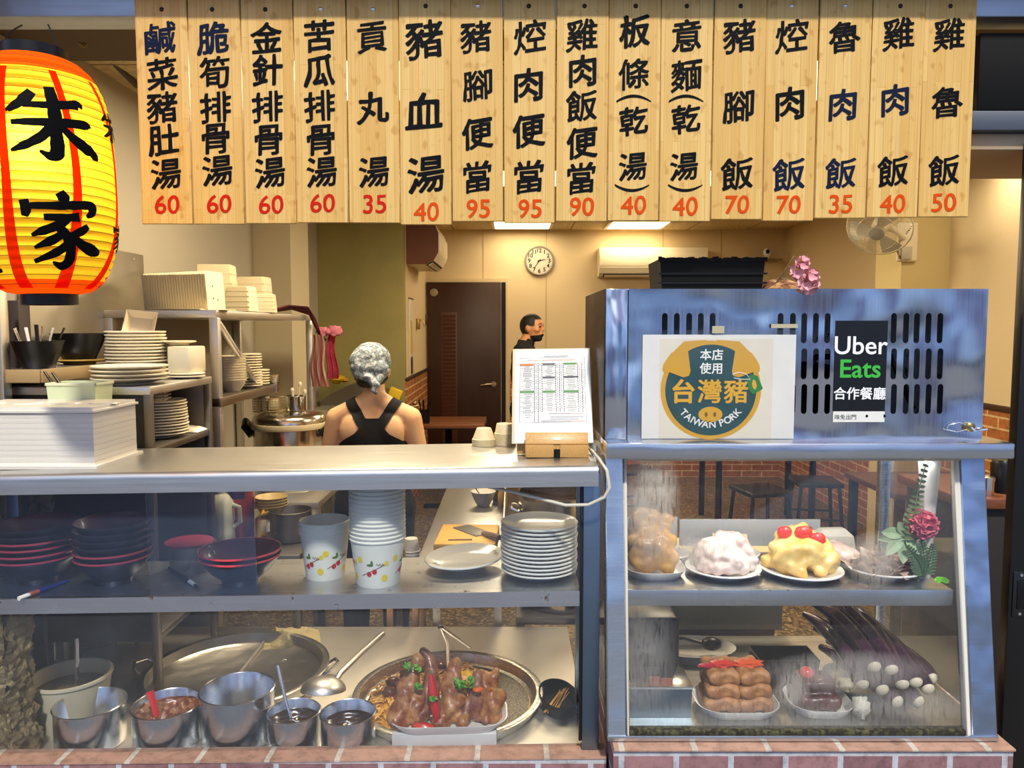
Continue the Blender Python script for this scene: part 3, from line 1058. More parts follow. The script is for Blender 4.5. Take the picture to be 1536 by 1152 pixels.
# pipe and cable under the ceiling behind the lantern
b = B().tube([atY(90, 34, 2.6), atY(150, 72, 2.9), atY(205, 128, 3.2)], .013, 8)
solo('conduit_pipe', b, mat('dark_conduit', '#2a2119', .5), 'dark conduit pipe running under the ceiling behind the lantern', 'pipe')
b = B().tube([atY(104, 36, 2.55), atY(112, 60, 2.55), atY(126, 70, 2.56), atY(138, 58, 2.57), atY(142, 32, 2.58)], .005, 8)
solo('looped_cable', b, mat('tan_cable', '#8f7245', .5), 'tan cable looping down under the ceiling beside the lantern', 'cable')
# ------------------------------------------------------------------ left counter
TL = math.atan(.0150)           # the old counter sags a little to the left
def dz(x):
    return (x + .5) * .0150
def rotc():
    return Matrix.Translation((-.5, 0, 0)) @ Matrix.Rotation(-TL, 4, 'Y') @ Matrix.Translation((.5, 0, 0))
RC = rotc()
struct('wall_counter', B().add([(-1.7, 1.900, 0), (.243, 1.900, 0), (.243, 1.965, 0), (-1.7, 1.965, 0), (-1.7, 1.900, .454), (.243, 1.900, .475), (.243, 1.965, .475), (-1.7, 1.965, .454)], [(0, 1, 5, 4), (1, 2, 6, 5), (2, 3, 7, 6), (3, 0, 4, 7)]).add([(-1.7, 1.897, .4545), (.243, 1.897, .4755), (.243, 1.965, .4755), (-1.7, 1.965, .4545), (-1.7, 1.897, .450), (.243, 1.897, .471)], [(0, 1, 2, 3), (4, 5, 1, 0)], mi=1), [BASEBR, BASETOP])
struct('trim_14', B().box(-1.6, .19, 1.9655, 1.968, .36, .450, .0), STEELF)  # unseen steel strip added so the pots mirror metal, not brick
struct('wall_case', B().box(.250, 1.235, 1.820, 2.45, 0, .538).box(.250, 1.237, 1.812, 2.45, .5385, .545, .002, mi=1), [BASEBR, BASETOP])

ct = thing('serving_counter', 'long stainless serving counter with a glass-fronted shelf, left of the food case', 'counter', (0, 0, 0))
prof = []
for k in range(9):                        # rounded nose of the slab
    a = PI / 2 + PI / 2 * k / 8
    prof.append((1.893 + .015 * math.cos(a), 1.210 + .015 * math.sin(a)))
prof += [(1.878, 1.174), (1.885, 1.174), (1.885, 1.195), (2.274, 1.195), (2.274, 1.225)]
def extrude_x(bb, pr, x0, x1, M=None):
    n = len(pr)
    vs = [(x0, y, z) for y, z in pr] + [(x1, y, z) for y, z in pr]
    fs = [tuple(range(n)), tuple(reversed(range(n, 2 * n)))] + [(i, i + n, (i + 1) % n + n, (i + 1) % n) for i in range(n)]
    return bb.add(vs, fs, M)
part('counter_top', extrude_x(B(), prof, -1.62, .232, RC), STEELT, ct, 25)
pr2 = [(1.934, .850), (1.934, .890), (2.245, .890), (2.245, .884), (1.939, .884), (1.939, .850)]
part('shelf', extrude_x(B(), pr2, -1.62, .190, RC), STEELD, ct, 25)
for k, (x0, x1, y0, y1) in enumerate(((.182, .226, 1.93, 1.985), (.19, .226, 2.22, 2.26), (-1.47, -1.435, 2.20, 2.24))):
    part('post', B().box(x0, x1, y0, y1, .476 if k == 0 else .4205, 1.197 + dz(x0), .003), BLUEST, ct)
part('edge_strip', B().box(.174, .182, 1.932, 1.944, .50, 1.175, .001), mat('black_gasket', '#0c0c0d', .5), ct)
GL1 = pane('clear_pane', haze=.10, hcol='#8fa3bd', hscale=1.6, lo=.35, hi=.8, base=.02)
GL2 = pane('blue_reflection_film_pane', tint=(.86, .90, .97, 1), haze=.16, hcol='#7f93b4', hscale=2.2, lo=.3, hi=.8, base=.04)  # blue reflection put into the tint and haze, over a dirty film
GL3 = pane('hazy_pane', tint=(.96, .97, .98, 1), haze=.15, hcol='#a8b2bb', hscale=2.6, lo=.35, hi=.85, base=.02)  # patchy grey haze over the lower pane
part('glass_pane', B().box(-1.60, -.645, 1.941, 1.945, .892, 1.172, M=RC), GL2, ct, 0, 'hazy sliding glass pane at the left, blue reflection painted in')
part('glass_pane', B().box(-.925, .178, 1.948, 1.952, .892, 1.172, M=RC), GL1, ct, 0, 'clear sliding glass pane at the right')
part('glass_pane', B().box(-1.60, .178, 1.941, 1.945, .476, .852, M=RC), GL3, ct, 0, 'long lower glass pane')
WORKT = steel('worktop_steel', (.88, .84, .76, 1), .5, .12)
wt = thing('work_table', 'low stainless work table behind the lower glass of the counter', 'table', (0, 0, 0))
part('table_top', B().box(-1.6, .215, 1.975, 2.90, .385, .42, .004), WORKT, wt)
for x in (-1.55, .17):
    for y in (2.02, 2.85):
        part('leg', B().box(x - .02, x + .02, y - .02, y + .02, 0, .386), STEELC, wt)

# crumpled foil sheet over the left end
rf = random.Random(5)
def foil(u, v):
    p = Vector((-1.345 + .02 * v + .09 * max(0, .35 - v), 1.965 + .085 * u, .425 + .425 * v))
    n = noise.noise(Vector((u * 5, v * 14, 1.2))) * .016 + noise.noise(Vector((u * 14, v * 40, 4.2))) * .007
    return p + Vector((n + .018 * u, n * .4, 0))
FOIL = mat('crumpled_foil', '#d2bd8c', .36, .3, var=(14, '#93794c', .35, .7), bump=(60, .9, .01))
fo = B()
fo.grid(foil, 26, 110)
def foil2(u, v):
    p = Vector((-1.50 + .16 * u, 1.965, .425 + .425 * v))
    n = noise.noise(Vector((u * 9, v * 18, 7.7))) * .012 + noise.noise(Vector((u * 22, v * 44, 2.2))) * .006
    return p + Vector((.09 * max(0, .35 - v) * u, n + .004, 0))
fo.grid(foil2, 26, 110)
so = fo.bm
bmesh.ops.solidify(so, geom=list(so.faces), thickness=.002)
solo('foil_sheet', fo, FOIL, 'crumpled tan foil sheet covering the left end of the counter', 'foil sheet')
pb = B()
def sheet2(u, v):
    p = Vector((-1.57 + .20 * u, 2.262, .895 + .27 * v))
    n = noise.noise(Vector((u * 9, v * 11, 3.7))) * .02 + noise.noise(Vector((u * 24, v * 26, 5.2))) * .008
    return p + Vector((0, n, 0))
pb.grid(sheet2, 40, 50)
bmesh.ops.solidify(pb.bm, geom=list(pb.bm.faces), thickness=.002)
solo('plastic_sheet', pb, FOIL, 'crinkled tan wrapping hanging behind the outermost dark bowl stack', 'wrapping')
st = thing('steel_upright', 'dark upright bar with a shiny strip beside the crumpled foil sheet', 'upright', (-1.42, 2.33, .42))
part('bar', B().box(-.016, .022, 0, .03, 0, .46, .003), BLUEST, st)
part('strip', B().box(-.010, .002, -.005, 0, .12, .44, .002), POTM, st, label='shiny metal strip')
part('cable', B().tube([(-.030, -.005, .43), (-.034, -.012, .33), (-.022, -.016, .27), (-.028, -.012, .17), (-.018, -.01, .0)], .006, 8), mat('grey_cable', '#77726a', .35), st)

# white cable at the right corner of the counter
cab = B().tube([(.170, 2.29, 1.30), (.185, 2.20, 1.26), (.215, 2.03, 1.247), (.222, 1.93, 1.243), (.234, 1.872, 1.225), (.240, 1.866, 1.185), (.228, 1.868, 1.160), (.190, 1.88, 1.138), (.135, 1.90, 1.132), (.08, 1.915, 1.143), (.0, 1.93, 1.160), (-.10, 1.945, 1.178)], .0042, 8)
sub = cab.bm
solo('white_cable', cab, mat('white_cable', '#cfc8b6', .4), 'white cable hanging over the right corner of the steel counter', 'cable')

# ------------------------------------------------------------------ food case
case = thing('food_display_case', 'stainless refrigerated food display case with a slanted glass front on the right', 'display case', (0, 0, 0))
CX0, CX1 = .238, 1.213
TZ, BZ = 1.25, .556
TY, BY = 1.952, 1.846
def cy(z):
    return BY + (TY - BY) * (z - BZ) / (TZ - BZ)
CBK = 2.46
def slant_post(x0, x1, d=.05):
    b = B()
    b.add([(x0, cy(BZ), BZ), (x1, cy(BZ), BZ), (x1, cy(BZ) + d, BZ), (x0, cy(BZ) + d, BZ), (x0, TY, TZ), (x1, TY, TZ), (x1, TY + d, TZ), (x0, TY + d, TZ)], [(0, 1, 5, 4), (1, 2, 6, 5), (2, 3, 7, 6), (3, 0, 4, 7), (0, 3, 2, 1), (4, 5, 6, 7)])
    bmesh.ops.bevel(b.bm, geom=list(b.bm.edges), offset=.003, segments=1, affect='EDGES')
    return b
part('post', slant_post(CX0, .286), BLUEL, case, label='left front post')
part('post', slant_post(1.148, CX1), steel('scratched_blue_post', (.36, .45, .60, 1), .3, .8, 5), case, label='right front post')
GASK = mat('pale_gasket', '#d8d3c4', .45)
part('gasket', slant_post(.286, .294, .02), GASK, case)
part('gasket', slant_post(1.134, 1.148, .02), GASK, case)
part('bottom_frame', B().box(CX0, CX1, BY - .004, BY + .03, .548, .562, .002), STEELF, case)
part('mould_strip', B().box(.292, 1.136, BY + .004, BY + .03, .562, .572, .001), mat('mouldy_channel', '#221d12', .85, var=(90, '#5a5638', .45, .62)), case)
part('top_frame', B().box(.286, 1.148, TY - .006, TY + .02, 1.236, 1.252, .002), mat('pale_frame', '#cfc7b4', .4, .3), case)
FOG = pane('fogged_pane', tint=(.97, .98, .98, 1), haze=.5, hcol='#d8d4cc', hscale=9.0, drops=True, base=.02, spots=[(.36, .42, 1.13, .07, .16), (.46, .40, 1.0, .06, .05), (.925, .36, .985, .07, .07), (.32, .20, .74, .10, .14), (.84, .30, .71, .20, .05), (.70, .12, .60, .5, .05), (1.0, .22, .625, .16, .045), (.71, .36, .67, .045, .06)])
b = B()
fy = lambda z: cy(z) + .012
b.add([(.290, fy(.57), .57), (1.140, fy(.57), .57), (1.140, fy(1.24), 1.24), (.290, fy(1.24), 1.24), (.290, fy(.57) + .005, .57), (1.140, fy(.57) + .005, .57), (1.140, fy(1.24) + .005, 1.24), (.290, fy(1.24) + .005, 1.24)], [(0, 1, 2, 3), (4, 7, 6, 5), (0, 4, 5, 1), (3, 2, 6, 7), (0, 3, 7, 4), (1, 5, 6, 2)])
part('glass_front', b, FOG, case, 0, 'fogged slanted glass front')
for x in (CX0 + .004, CX1 - .010):
    b = B().add([(x, cy(.57) + .05, .57), (x, CBK, .57), (x, CBK, 1.24), (x, TY + .05, 1.24), (x + .005, cy(.57) + .05, .57), (x + .005, CBK, .57), (x + .005, CBK, 1.24), (x + .005, TY + .05, 1.24)], [(0, 1, 2, 3), (4, 7, 6, 5), (0, 4, 5, 1), (1, 5, 6, 2), (2, 6, 7, 3), (3, 7, 4, 0)])
    part('side_glass', b, pane('side_pane', haze=.15, base=.03), case, 0)
for x0, x1 in ((CX0, .27), (1.18, CX1)):
    part('rear_post', B().box(x0, x1, CBK - .03, CBK, .545, 1.25, .002), BLUEL, case)
SHZ = .908
part('case_shelf', B().box(.296, 1.128, 1.925, 2.25, SHZ - .004, SHZ, .001).box(.296, 1.128, 1.920, 1.926, SHZ - .042, SHZ, .001), steel('case_shelf_steel', (.60, .62, .64, 1), .3, .3, 4, dirt=(30.0, '#6b6558', .62)), case, 25)
part('shelf_back_rail', B().box(.50, .92, 2.255, 2.262, .925, 1.005, .001), mat('white_rail', '#c9cac8', .35, .2), case)
part('shelf_back_rail', B().box(.34, .495, 2.262, 2.269, .925, 1.01, .001), mat('white_rail', '#c9cac8', .35, .2), case)
part('case_floor', B().box(CX0 + .006, CX1 - .006, BY + .03, CBK, .545, .565, .002), steel('case_floor_steel', (.66, .64, .58, 1), .4, .2), case)
part('rear_ledge', B().box(.42, .93, 2.40, 2.45, .75, .80, .004), BLUEL, case)
part('rear_ledge', B().box(.40, .94, 2.38, 2.46, .715, .735, .004), BLACKP, case, label='black rubber edge')
part('ledge', B().box(.232, 1.243, 1.880, 2.47, 1.252, 1.292, .005), STEELF, case)
# upper machine compartment with slotted front
def stadium(cx, z0, z1, w):
    r = w / 2
    pts = []
    for k in range(7):
        a = PI * k / 6
        pts.append((cx + r * math.cos(a), z1 - r + r * math.sin(a)))
    for k in range(7):
        a = PI + PI * k / 6
        pts.append((cx + r * math.cos(a), z0 + r + r * math.sin(a)))
    return pts
UY = 1.95
UZ0, UZ1 = 1.292, 1.674
cv = bpy.data.curves.new('panel', 'CURVE')
cv.dimensions = '2D'
cv.fill_mode = 'BOTH'
def loop(pts):
    s = cv.splines.new('POLY')
    s.points.add(len(pts) - 1)
    for p, q in zip(s.points, pts):
        p.co = (q[0], q[1], 0, 1)
    s.use_cyclic_u = True
UX0, UX1 = .2945, 1.2015
loop([(UX0, UZ0), (UX1, UZ0), (UX1, UZ1), (UX0, UZ1)])
SLOTX = [997, 1015, 1033.5, 1051, 1068.6, 1170.5, 1189, 1206, 1223.5, 1241, 1340.5, 1359, 1375, 1392.5, 1410]
SLOTROWS = ((469.5, 515), (522.5, 569), (576, 621))
for u in SLOTX:
    for v0, v1 in SLOTROWS:
        x = atY(u, (v0 + v1) / 2, UY)[0]
        loop(stadium(x, atY(u, v1, UY)[2], atY(u, v0, UY)[2], .0145))
co = bpy.data.objects.new('panel', cv)
pm = bpy.data.meshes.new_from_object(co)
b = B()
b.add([(v.co.x, UY, v.co.y) for v in pm.vertices], [tuple(p.vertices) for p in pm.polygons])
bpy.data.objects.remove(co)
bpy.data.curves.remove(cv)
bmesh.ops.remove_doubles(b.bm, verts=list(b.bm.verts), dist=1e-5)
bmesh.ops.solidify(b.bm, geom=list(b.bm.faces), thickness=.0025)
part('slotted_panel', b, STEELP, case, 30)
part('corner_panel', B().box(.237, .2925, UY - .001, UY + .01, UZ0, UZ1, .002), STEELP, case)
BROWNSIDE = mat('brown_side_panel', '#3c2716', .45, .3, var=(9, '#1d130b', .4, .65), stretch=(1, 1, 4))  # uneven dark brown with darker patches
part('side_panel', B().box(.233, .238, UY + .002, 2.45, UZ0, UZ1, .001), BROWNSIDE, case, label='dark brown left side panel')
part('side_panel', B().box(1.197, 1.2015, UY + .004, 2.45, UZ0, UZ1, .001), STEELD, case)
part('cabinet_top', B().box(.235, 1.2015, UY + .004, 2.45, UZ1 - .004, UZ1, .001), STEELD, case)
part('cabinet_back', B().box(.238, 1.197, 2.444, 2.448, UZ0, UZ1), STEELD, case)
FILLGLOW = mat('added_fill_glow', '#ffffff', .4, emit=('#fff6e6', 4.0))  # glow of a hidden tube added to brighten the food
part('added_fill_tube', B().tube([(.33, 1.992, 1.240), (1.10, 1.992, 1.240)], .007, 10), FILLGLOW, case, label='added glowing tube hidden under the ledge')
area('added_case_fill', (.715, 2.0, 1.226), (R(20), 0, 0), .78, .03, 1.9, (1, .96, .88))  # added fill light for the food on the case shelf
part('compressor', B().sph((.85, 2.2, 1.39), (.13, .12, .09), 20, 12).box(.40, .62, 2.05, 2.35, 1.295, 1.52, .01).tube([(.75, 2.06, 1.40), (.80, 2.02, 1.50), (1.0, 2.03, 1.50), (1.08, 2.06, 1.36)], .008, 8), BLACKM, case)

# ------------------------------------------------------------------ notices stuck on the upper panel
def P2(u, v, y):
    p = atY(u, v, y)
    return p[0], p[2]
PYY = UY - .004
nt1 = thing('pork_notice', 'white notice in a clear sleeve with a round yellow and green pork emblem', 'notice', (0, 0, 0))
x0, z0 = P2(958, 658, PYY)
x1, z1 = P2(1194, 495, PYY)
SLV = pane('plastic_sleeve', tint=(.985, .985, .985, 1), haze=.08, hcol='#d5d8da', hscale=8, lo=.4, hi=.9, base=.0)
part('sheet', B().box(*[P2(962, 657, PYY)[0], P2(1190, 657, PYY)[0]], PYY - .0006, PYY + .0008, z0, P2(962, 502, PYY)[1]), PAPER, nt1)
part('inner_sheet', B().box(P2(988, 640, PYY)[0], P2(1157, 640, PYY)[0], PYY - .0012, PYY - .0008, z0 + .002, P2(988, 508, PYY)[1]), mat('cream_sheet', '#efe6cf', .8), nt1)
part('sleeve', B().box(x0, x1, PYY - .0030, PYY - .0024, z0, z1, 0), SLV, nt1, 0, 'clear plastic sleeve')
TAPE = mat('yellowed_tape', '#b9b28f', .3)
part('tape', B().box(P2(1156, 480, PYY)[0], P2(1196, 480, PYY)[0], PYY - .0042, PYY - .0034, P2(0, 492, PYY)[1], P2(0, 486, PYY)[1]), TAPE, nt1)
part('tape', B().box(P2(1068, 480, PYY)[0], P2(1086, 480, PYY)[0], PYY - .0042, PYY - .0034, P2(0, 500, PYY)[1], P2(0, 489, PYY)[1]), TAPE, nt1)
EMY = PYY - .0014
ecx, ecz = P2(1066, 584, PYY)
er = (P2(1142, 584, PYY)[0] - P2(991, 584, PYY)[0]) / 2
YEM = mat('emblem_yellow', '#e0a92c', .6)
GEM = mat('emblem_green', '#15484a', .6)
WEM = mat('emblem_white', '#f4f2ea', .6)
def disc(bb, cx, cz, rx, rz, y, n=48):
    bb.add([(cx + rx * math.cos(2 * PI * k / n), y, cz + rz * math.sin(2 * PI * k / n)) for k in range(n)], [tuple(range(n))])
b = B()
disc(b, ecx, ecz - .002, er, er * .985, EMY)
for s in (-1, 1):       # the two ears standing out from the round badge
    pts = [(.10, .98), (.30, .97), (.55, .95), (.78, .72), (.95, .50), (.97, .38), (.90, .28), (.80, .20), (.30, .5)]
    b.add([(ecx + s * a * er, EMY - .00012, ecz + c * er) for a, c in pts], [tuple(range(len(pts)))])
part('badge', b, YEM, nt1, 0, 'yellow badge')
b = B()
n = 56
b.add([(ecx + .905 * er * math.cos(2 * PI * k / n), EMY - .0003, ecz + .905 * er * math.sin(2 * PI * k / n) - .002) for k in range(n)], [tuple(range(n))])
part('badge_field', b, GEM, nt1, 0, 'dark green field')
b = B()
for s in (-1, 1):
    pts = [(.42, .86), (.47, .80), (.41, .36), (.44, .27), (.55, .24), (.66, .28), (.87, .36), (.92, .32), (.95, .42), (.92, .55), (.80, .72), (.60, .84), (.5, .88)]
    b.add([(ecx + s * a * er, EMY - .0006, ecz + c * er) for a, c in pts], [tuple(range(len(pts)))])
part('ear_shape', b, YEM, nt1, 0, 'yellow ear shapes')
b = B()
b.text('本店', Matrix.Translation((ecx, EMY - .0009, ecz + .69 * er)), .030, .02)
part('white_lettering', b, WEM, nt1, 0)
b = B()
b.text('使用', Matrix.Translation((ecx - .001, EMY - .0009, ecz + .42 * er)), .030, .02)
part('white_lettering', b, WEM, nt1, 0)
b = B()
tw = 'TAIWAN PORK'
TWA = [-49, -38.5, -31, -20.5, -8, 3.5, 12, 19, 29.5, 40, 50]
for k, ch in enumerate(tw):
    if ch == ' ':
        continue
    a = R(-90 + TWA[k])
    rr = er * .70
    b.text(ch, Matrix.Translation((ecx + rr * math.cos(a), EMY - .0009, ecz + rr * math.sin(a))) @ Matrix.Rotation(-(a + PI / 2), 4, 'Y'), .025, .02)
part('white_lettering', b, WEM, nt1, 0)
b = B()
for k, ch in enumerate('台灣豬'):
    b.text(ch, Matrix.Translation((ecx + (k - 1) * .0665 - .003, EMY - .0009, ecz - .035 * er)), .064, .032 if ch == '台' else .022)
part('yellow_lettering', b, YEM, nt1, 0)
b = B()
disc(b, ecx, ecz - .50 * er, .24 * er, .155 * er, EMY - .0009, 30)
part('snout', b, YEM, nt1, 0, 'yellow snout')
b = B()
for s in (-1, 1):
    disc(b, ecx + s * .085 * er, ecz - .50 * er, .03 * er, .05 * er, EMY - .0012, 14)
part('snout_holes', b, mat('snout_brown', '#7a5a18', .6), nt1, 0)
b = B()
pts = [(.70, .22), (.80, .30), (.92, .27), (1.03, .02), (.84, -.10), (.75, 0)]
b.add([(ecx + a * er, EMY - .0012, ecz + c * er) for a, c in pts], [tuple(range(len(pts)))])
part('ear_tag', b, mat('tag_green', '#2f7d3c', .6), nt1, 0, 'green ear tag')
b = B()
pts = [(.83, .20), (.88, .17), (.91, .07), (.88, -.01), (.84, .02), (.81, .10)]
b.add([(ecx + a * er, EMY - .0014, ecz + c * er) for a, c in pts], [tuple(range(len(pts)))])
part('island_shape', b, YEM, nt1, 0)
b = B().tube([(ecx + .42 * er, EMY - .001, ecz + .30 * er), (ecx + .55 * er, EMY - .001, ecz + .34 * er), (ecx + .70 * er, EMY - .001, ecz + .30 * er), (ecx + .78 * er, EMY - .001, ecz + .20 * er), (ecx + .60 * er, EMY - .001, ecz + .20 * er), (ecx + .45 * er, EMY - .001, ecz + .23 * er)], .0009, 6)
part('tag_string', b, WEM, nt1, 0)

UB = thing('delivery_sticker', 'black delivery partner sticker with white and green lettering on the slotted panel', 'sticker', (0, 0, 0))
SY = UY - .0012
sx0, sz0 = P2(1249.5, 617, SY)
sx1, sz1 = P2(1332, 481, SY)
part('black_field', B().box(sx0, sx1, SY - .0006, SY, sz0, sz1), mat('sticker_black', '#0b0d10', .35), UB)
part('white_strip', B().box(sx0, sx1, SY - .0006, SY, P2(0, 633, SY)[1], sz0), mat('sticker_white', '#e8e6dc', .4), UB)
STW = mat('sticker_lettering_white', '#f5f5f2', .4)
scx = (sx0 + sx1) / 2
b = B()
b.text('Uber', Matrix.Translation((scx, SY - .0011, P2(0, 518, SY)[1])), .0645, .010, sx=1.02)
part('white_lettering', b, STW, UB, 0)
b = B()
b.text('合作餐廳', Matrix.Translation((scx, SY - .0011, P2(0, 590, SY)[1])), .0335, .02)
part('white_lettering', b, STW, UB, 0)
b = B().text('Eats', Matrix.Translation((scx, SY - .0011, P2(0, 553, SY)[1])), .0645, .016, sx=1.02)
part('green_lettering', b, mat('sticker_green', '#3fb53f', .4), UB, 0, 'green lettering')
b = B().text('味免出門', Matrix.Translation((P2(1268, 625, SY)[0], SY - .0011, P2(0, 625.5, SY)[1])), .0142, .0)
disc(b, P2(1300, 624, SY)[0], P2(0, 624, SY)[1], .0035, .0035, SY - .0011, 14)
b.add([(P2(1325, 624, SY)[0], SY - .0011, P2(0, 621, SY)[1]), (P2(1325, 624, SY)[0], SY - .0011, P2(0, 627, SY)[1]), (P2(1329.5, 624, SY)[0], SY - .0011, P2(0, 624, SY)[1])], [(0, 1, 2)])
part('black_lettering', b, INK, UB, 0, 'small black lettering')
lp = thing('lock_latch', 'tangled wire latch at the lower right corner of the slotted panel', 'latch', (*atY(1452, 640, UY),))
part('keeper', B().lathe([(0, 0), (.012, 0), (.012, .012), (.006, .016), (0, .016)], 16, M=Matrix.Rotation(R(90), 4, 'X')), mat('brass', '#a08a55', .3, 1.0), lp)
part('hook', B().tube([(.0, -.014, 0), (.008, -.02, -.008), (.02, -.02, -.006), (.038, -.018, -.004)], .0032, 8), CHROME, lp)
part('wire', B().tube([(-.005, -.008, .004), (-.03, -.012, .012), (-.055, -.010, .006), (-.06, -.010, -.006), (-.035, -.012, -.012), (-.01, -.012, -.006)], .0013, 6), CHROME, lp)
# ------------------------------------------------------------------ on the counter shelf
def shz(x):
    return .890 + dz(x)
BOWLX = mat('dark_blue_black_bowl', '#0a111c', .3, coat=.3)
BOWLI = mat('maroon_bowl_inside', '#7c1c32', .3, coat=.3)
RIMP = mat('pink_rim', '#d3474e', .4)
RIMD = mat('dark_rim', '#1b1016', .4)
def bowl(r, h, rim, label, loc, group):
    t = thing('noodle_bowl', label, 'bowl', loc, group=group)
    part('body', B().lathe([(.0, .012), (r * .40, .010), (r * .42, 0), (r * .46, 0), (r * .48, .014), (r * .74, h * .45), (r * .93, h * .82), (r, h - .003), (r, h)], 40), BOWLX, t)
    part('lining', B().lathe([(r, h), (r * .97, h), (r * .90, h * .80), (r * .70, h * .42), (r * .42, .022), (0, .018)], 40), BOWLI, t, label='maroon inside')
    part('rim', B().lathe([(r * .985, h - .0005), (r * 1.004, h - .0045), (r * 1.012, h - .002), (r * 1.004, h + .001), (r * .985, h - .0005)], 40), rim, t)
    return t
def bowl_stack(px, Y, r, n, pitch, npink, where, group):
    p = atY(px, 850, Y)
    z = shz(p.x)
    for k in range(n):
        rim = RIMP if k < npink else RIMD
        bowl(r * (1 + .012 * math.sin(k * 2.1)), .078, rim, '%s %s-rimmed noodle bowl %s' % (from_top(k, n), 'pink' if k < npink else 'dark', where), (p.x + .002 * math.sin(k * 3), Y, z + k * pitch), group)
bowl_stack(58, 2.085, .110, 6, .0172, 4, 'in the stack nearest the tan foil', 'dark noodle bowls in the left stack')
bowl_stack(171, 2.06, .098, 6, .0190, 2, 'in the narrow stack beside the marker pen', 'dark noodle bowls in the second stack')
bowl_stack(361, 2.045, .106, 2, .0155, 2, 'of the short pair beside the paper cups', 'dark noodle bowls in the pair')

CUPW = mat('paper_cup_white', '#eceae2', .45)
CHER = mat('cherry_print_red', '#c1202c', .5)
LEMN = mat('lemon_print_yellow', '#ecd23a', .5)
LEAFP = mat('leaf_print_green', '#4c7a2e', .5)
TWIG = mat('twig_print_brown', '#7a4a35', .5)
def cup(rt, rb_, h, label, loc, group, prints):
    t = thing('paper_bowl', label, 'paper cup', loc, group=group)
    part('body', B().lathe([(0, .006), (rb_ - .003, .006), (rb_ - .002, 0), (rb_, 0), (rt, h - .003), (rt - .002, h), (rb_ - .002, .008), (0, .008)], 36), CUPW, t)
    part('rolled_rim', B().lathe([(rt - .001, h - .004), (rt + .0025, h - .003), (rt + .003, h), (rt, h + .002), (rt - .002, h), (rt - .001, h - .004)], 36), CUPW, t)
    if prints:
        def wrap(a, z, lift=.0007):
            r = rb_ + (rt - rb_) * z / h + lift
            return (r * math.sin(a), -r * math.cos(a), z)
        def dot(bb, a, z, s, sz=None):
            pts = [wrap(a + s / rt * math.cos(2 * PI * k / 14), z + (sz or s) * math.sin(2 * PI * k / 14), .0008) for k in range(14)]
            bb.add(pts, [tuple(range(14))])
        ch, le, gr, tw = B(), B(), B(), B()
        for base in prints:
            dot(ch, base - .10, .040, .0075)
            dot(ch, base + .13, .047, .0075)
            for k in range(12):
                a0, a1 = base - .42 + .09 * k, base - .33 + .09 * k
                z0, z1 = .034 + .0028 * k, .034 + .0028 * (k + 1)
                tw.add([wrap(a0, z0), wrap(a1, z1), wrap(a1, z1 + .0022), wrap(a0, z0 + .0022)], [(0, 1, 2, 3)])
            dot(gr, base - .05, .065, .010, .0035)
            dot(gr, base + .03, .070, .004, .008)
            dot(le, base - .48, .078, .009)
            dot(le, base + .55, .028, .010)
            dot(le, base + .62, .068, .007)
            sq = [wrap(base + .20 + .035 * k, .066 + .004 * math.sin(k * 1.9), .001) for k in range(10)]
            tw.tube(sq, .0007, 4)
        part('cherry_print', ch, CHER, t, 0)
        part('lemon_print', le, LEMN, t, 0)
        part('leaf_print', gr, LEAFP, t, 0)
        part('twig_print', tw, TWIG, t, 0)
    return t
for k in range(5):
    p = atY(488, 850, 2.09)
    cup(.0665, .052, .125, '%s printed paper cup of the short cup stack' % from_top(k, 5), (p.x, 2.09, shz(p.x) + k * .008), 'paper cups in the short stack', [-.55, .75] if k == 0 else None)
for k in range(14):
    p = atY(567, 850, 2.03)
    cup(.0725, .057, .125, '%s paper cup of the tall stack touching the counter top' % from_top(k, 14), (p.x, 2.03, shz(p.x) + k * .0112), 'paper cups in the tall stack', [-.1, -1.5, 1.4] if k == 0 else None)

def plate_prof(r, d=.020):
    return [(0, .004), (r * .50, .004), (r * .52, 0), (r * .58, 0), (r * .60, .005), (r * .72, .008), (r - .001, d - .0055), (r + .0015, d - .0035), (r + .0015, d - .001), (r - .001, d + .0005), (r * .72, .0125), (r * .60, .009), (0, .008)]
def plate(r, label, loc, group=None, m=None, sx=1, sy=1, rz=0, d=.020, name='plate', seg=40, rot=None):
    t = solo(name, B().lathe(plate_prof(r, d), seg, sx=sx, sy=sy), m or WHITEC, label, 'plate', loc, rz, group, rot=rot)
    return t
for k in range(13):
    x = .075 + .0015 * math.sin(k * 2.3)
    plate(.104, '%s round white plate of the stack beside the blue post' % from_top(k, 13), (x, 2.085 + .001 * math.cos(k), shz(.07) + k * .0106), 'round white plates by the post')
p = atZ(697, 846, .905)
t = thing('oval_plate', 'single oval white plate with a faint floral rim on the shelf', 'plate', (p.x, p.y + .005, shz(p.x) + .008), rot=(R(5), R(-3), R(18)))
part('body', B().lathe(plate_prof(.113, .026), 48, sy=.80), WHITEC, t)
b = B()
for a in (-2.9, -2.7, -.15, .1):
    q = Vector((.092 * math.cos(a), .092 * .80 * math.sin(a), .0245))
    for k in range(4):
        b.sph(q + Vector((.004 * math.cos(k * 1.6), .004 * math.sin(k * 1.6), -.0015)), (.003, .002, .0008), 8, 5)
part('floral_print', b, mat('grey_green_print', '#8e9070', .5), t)

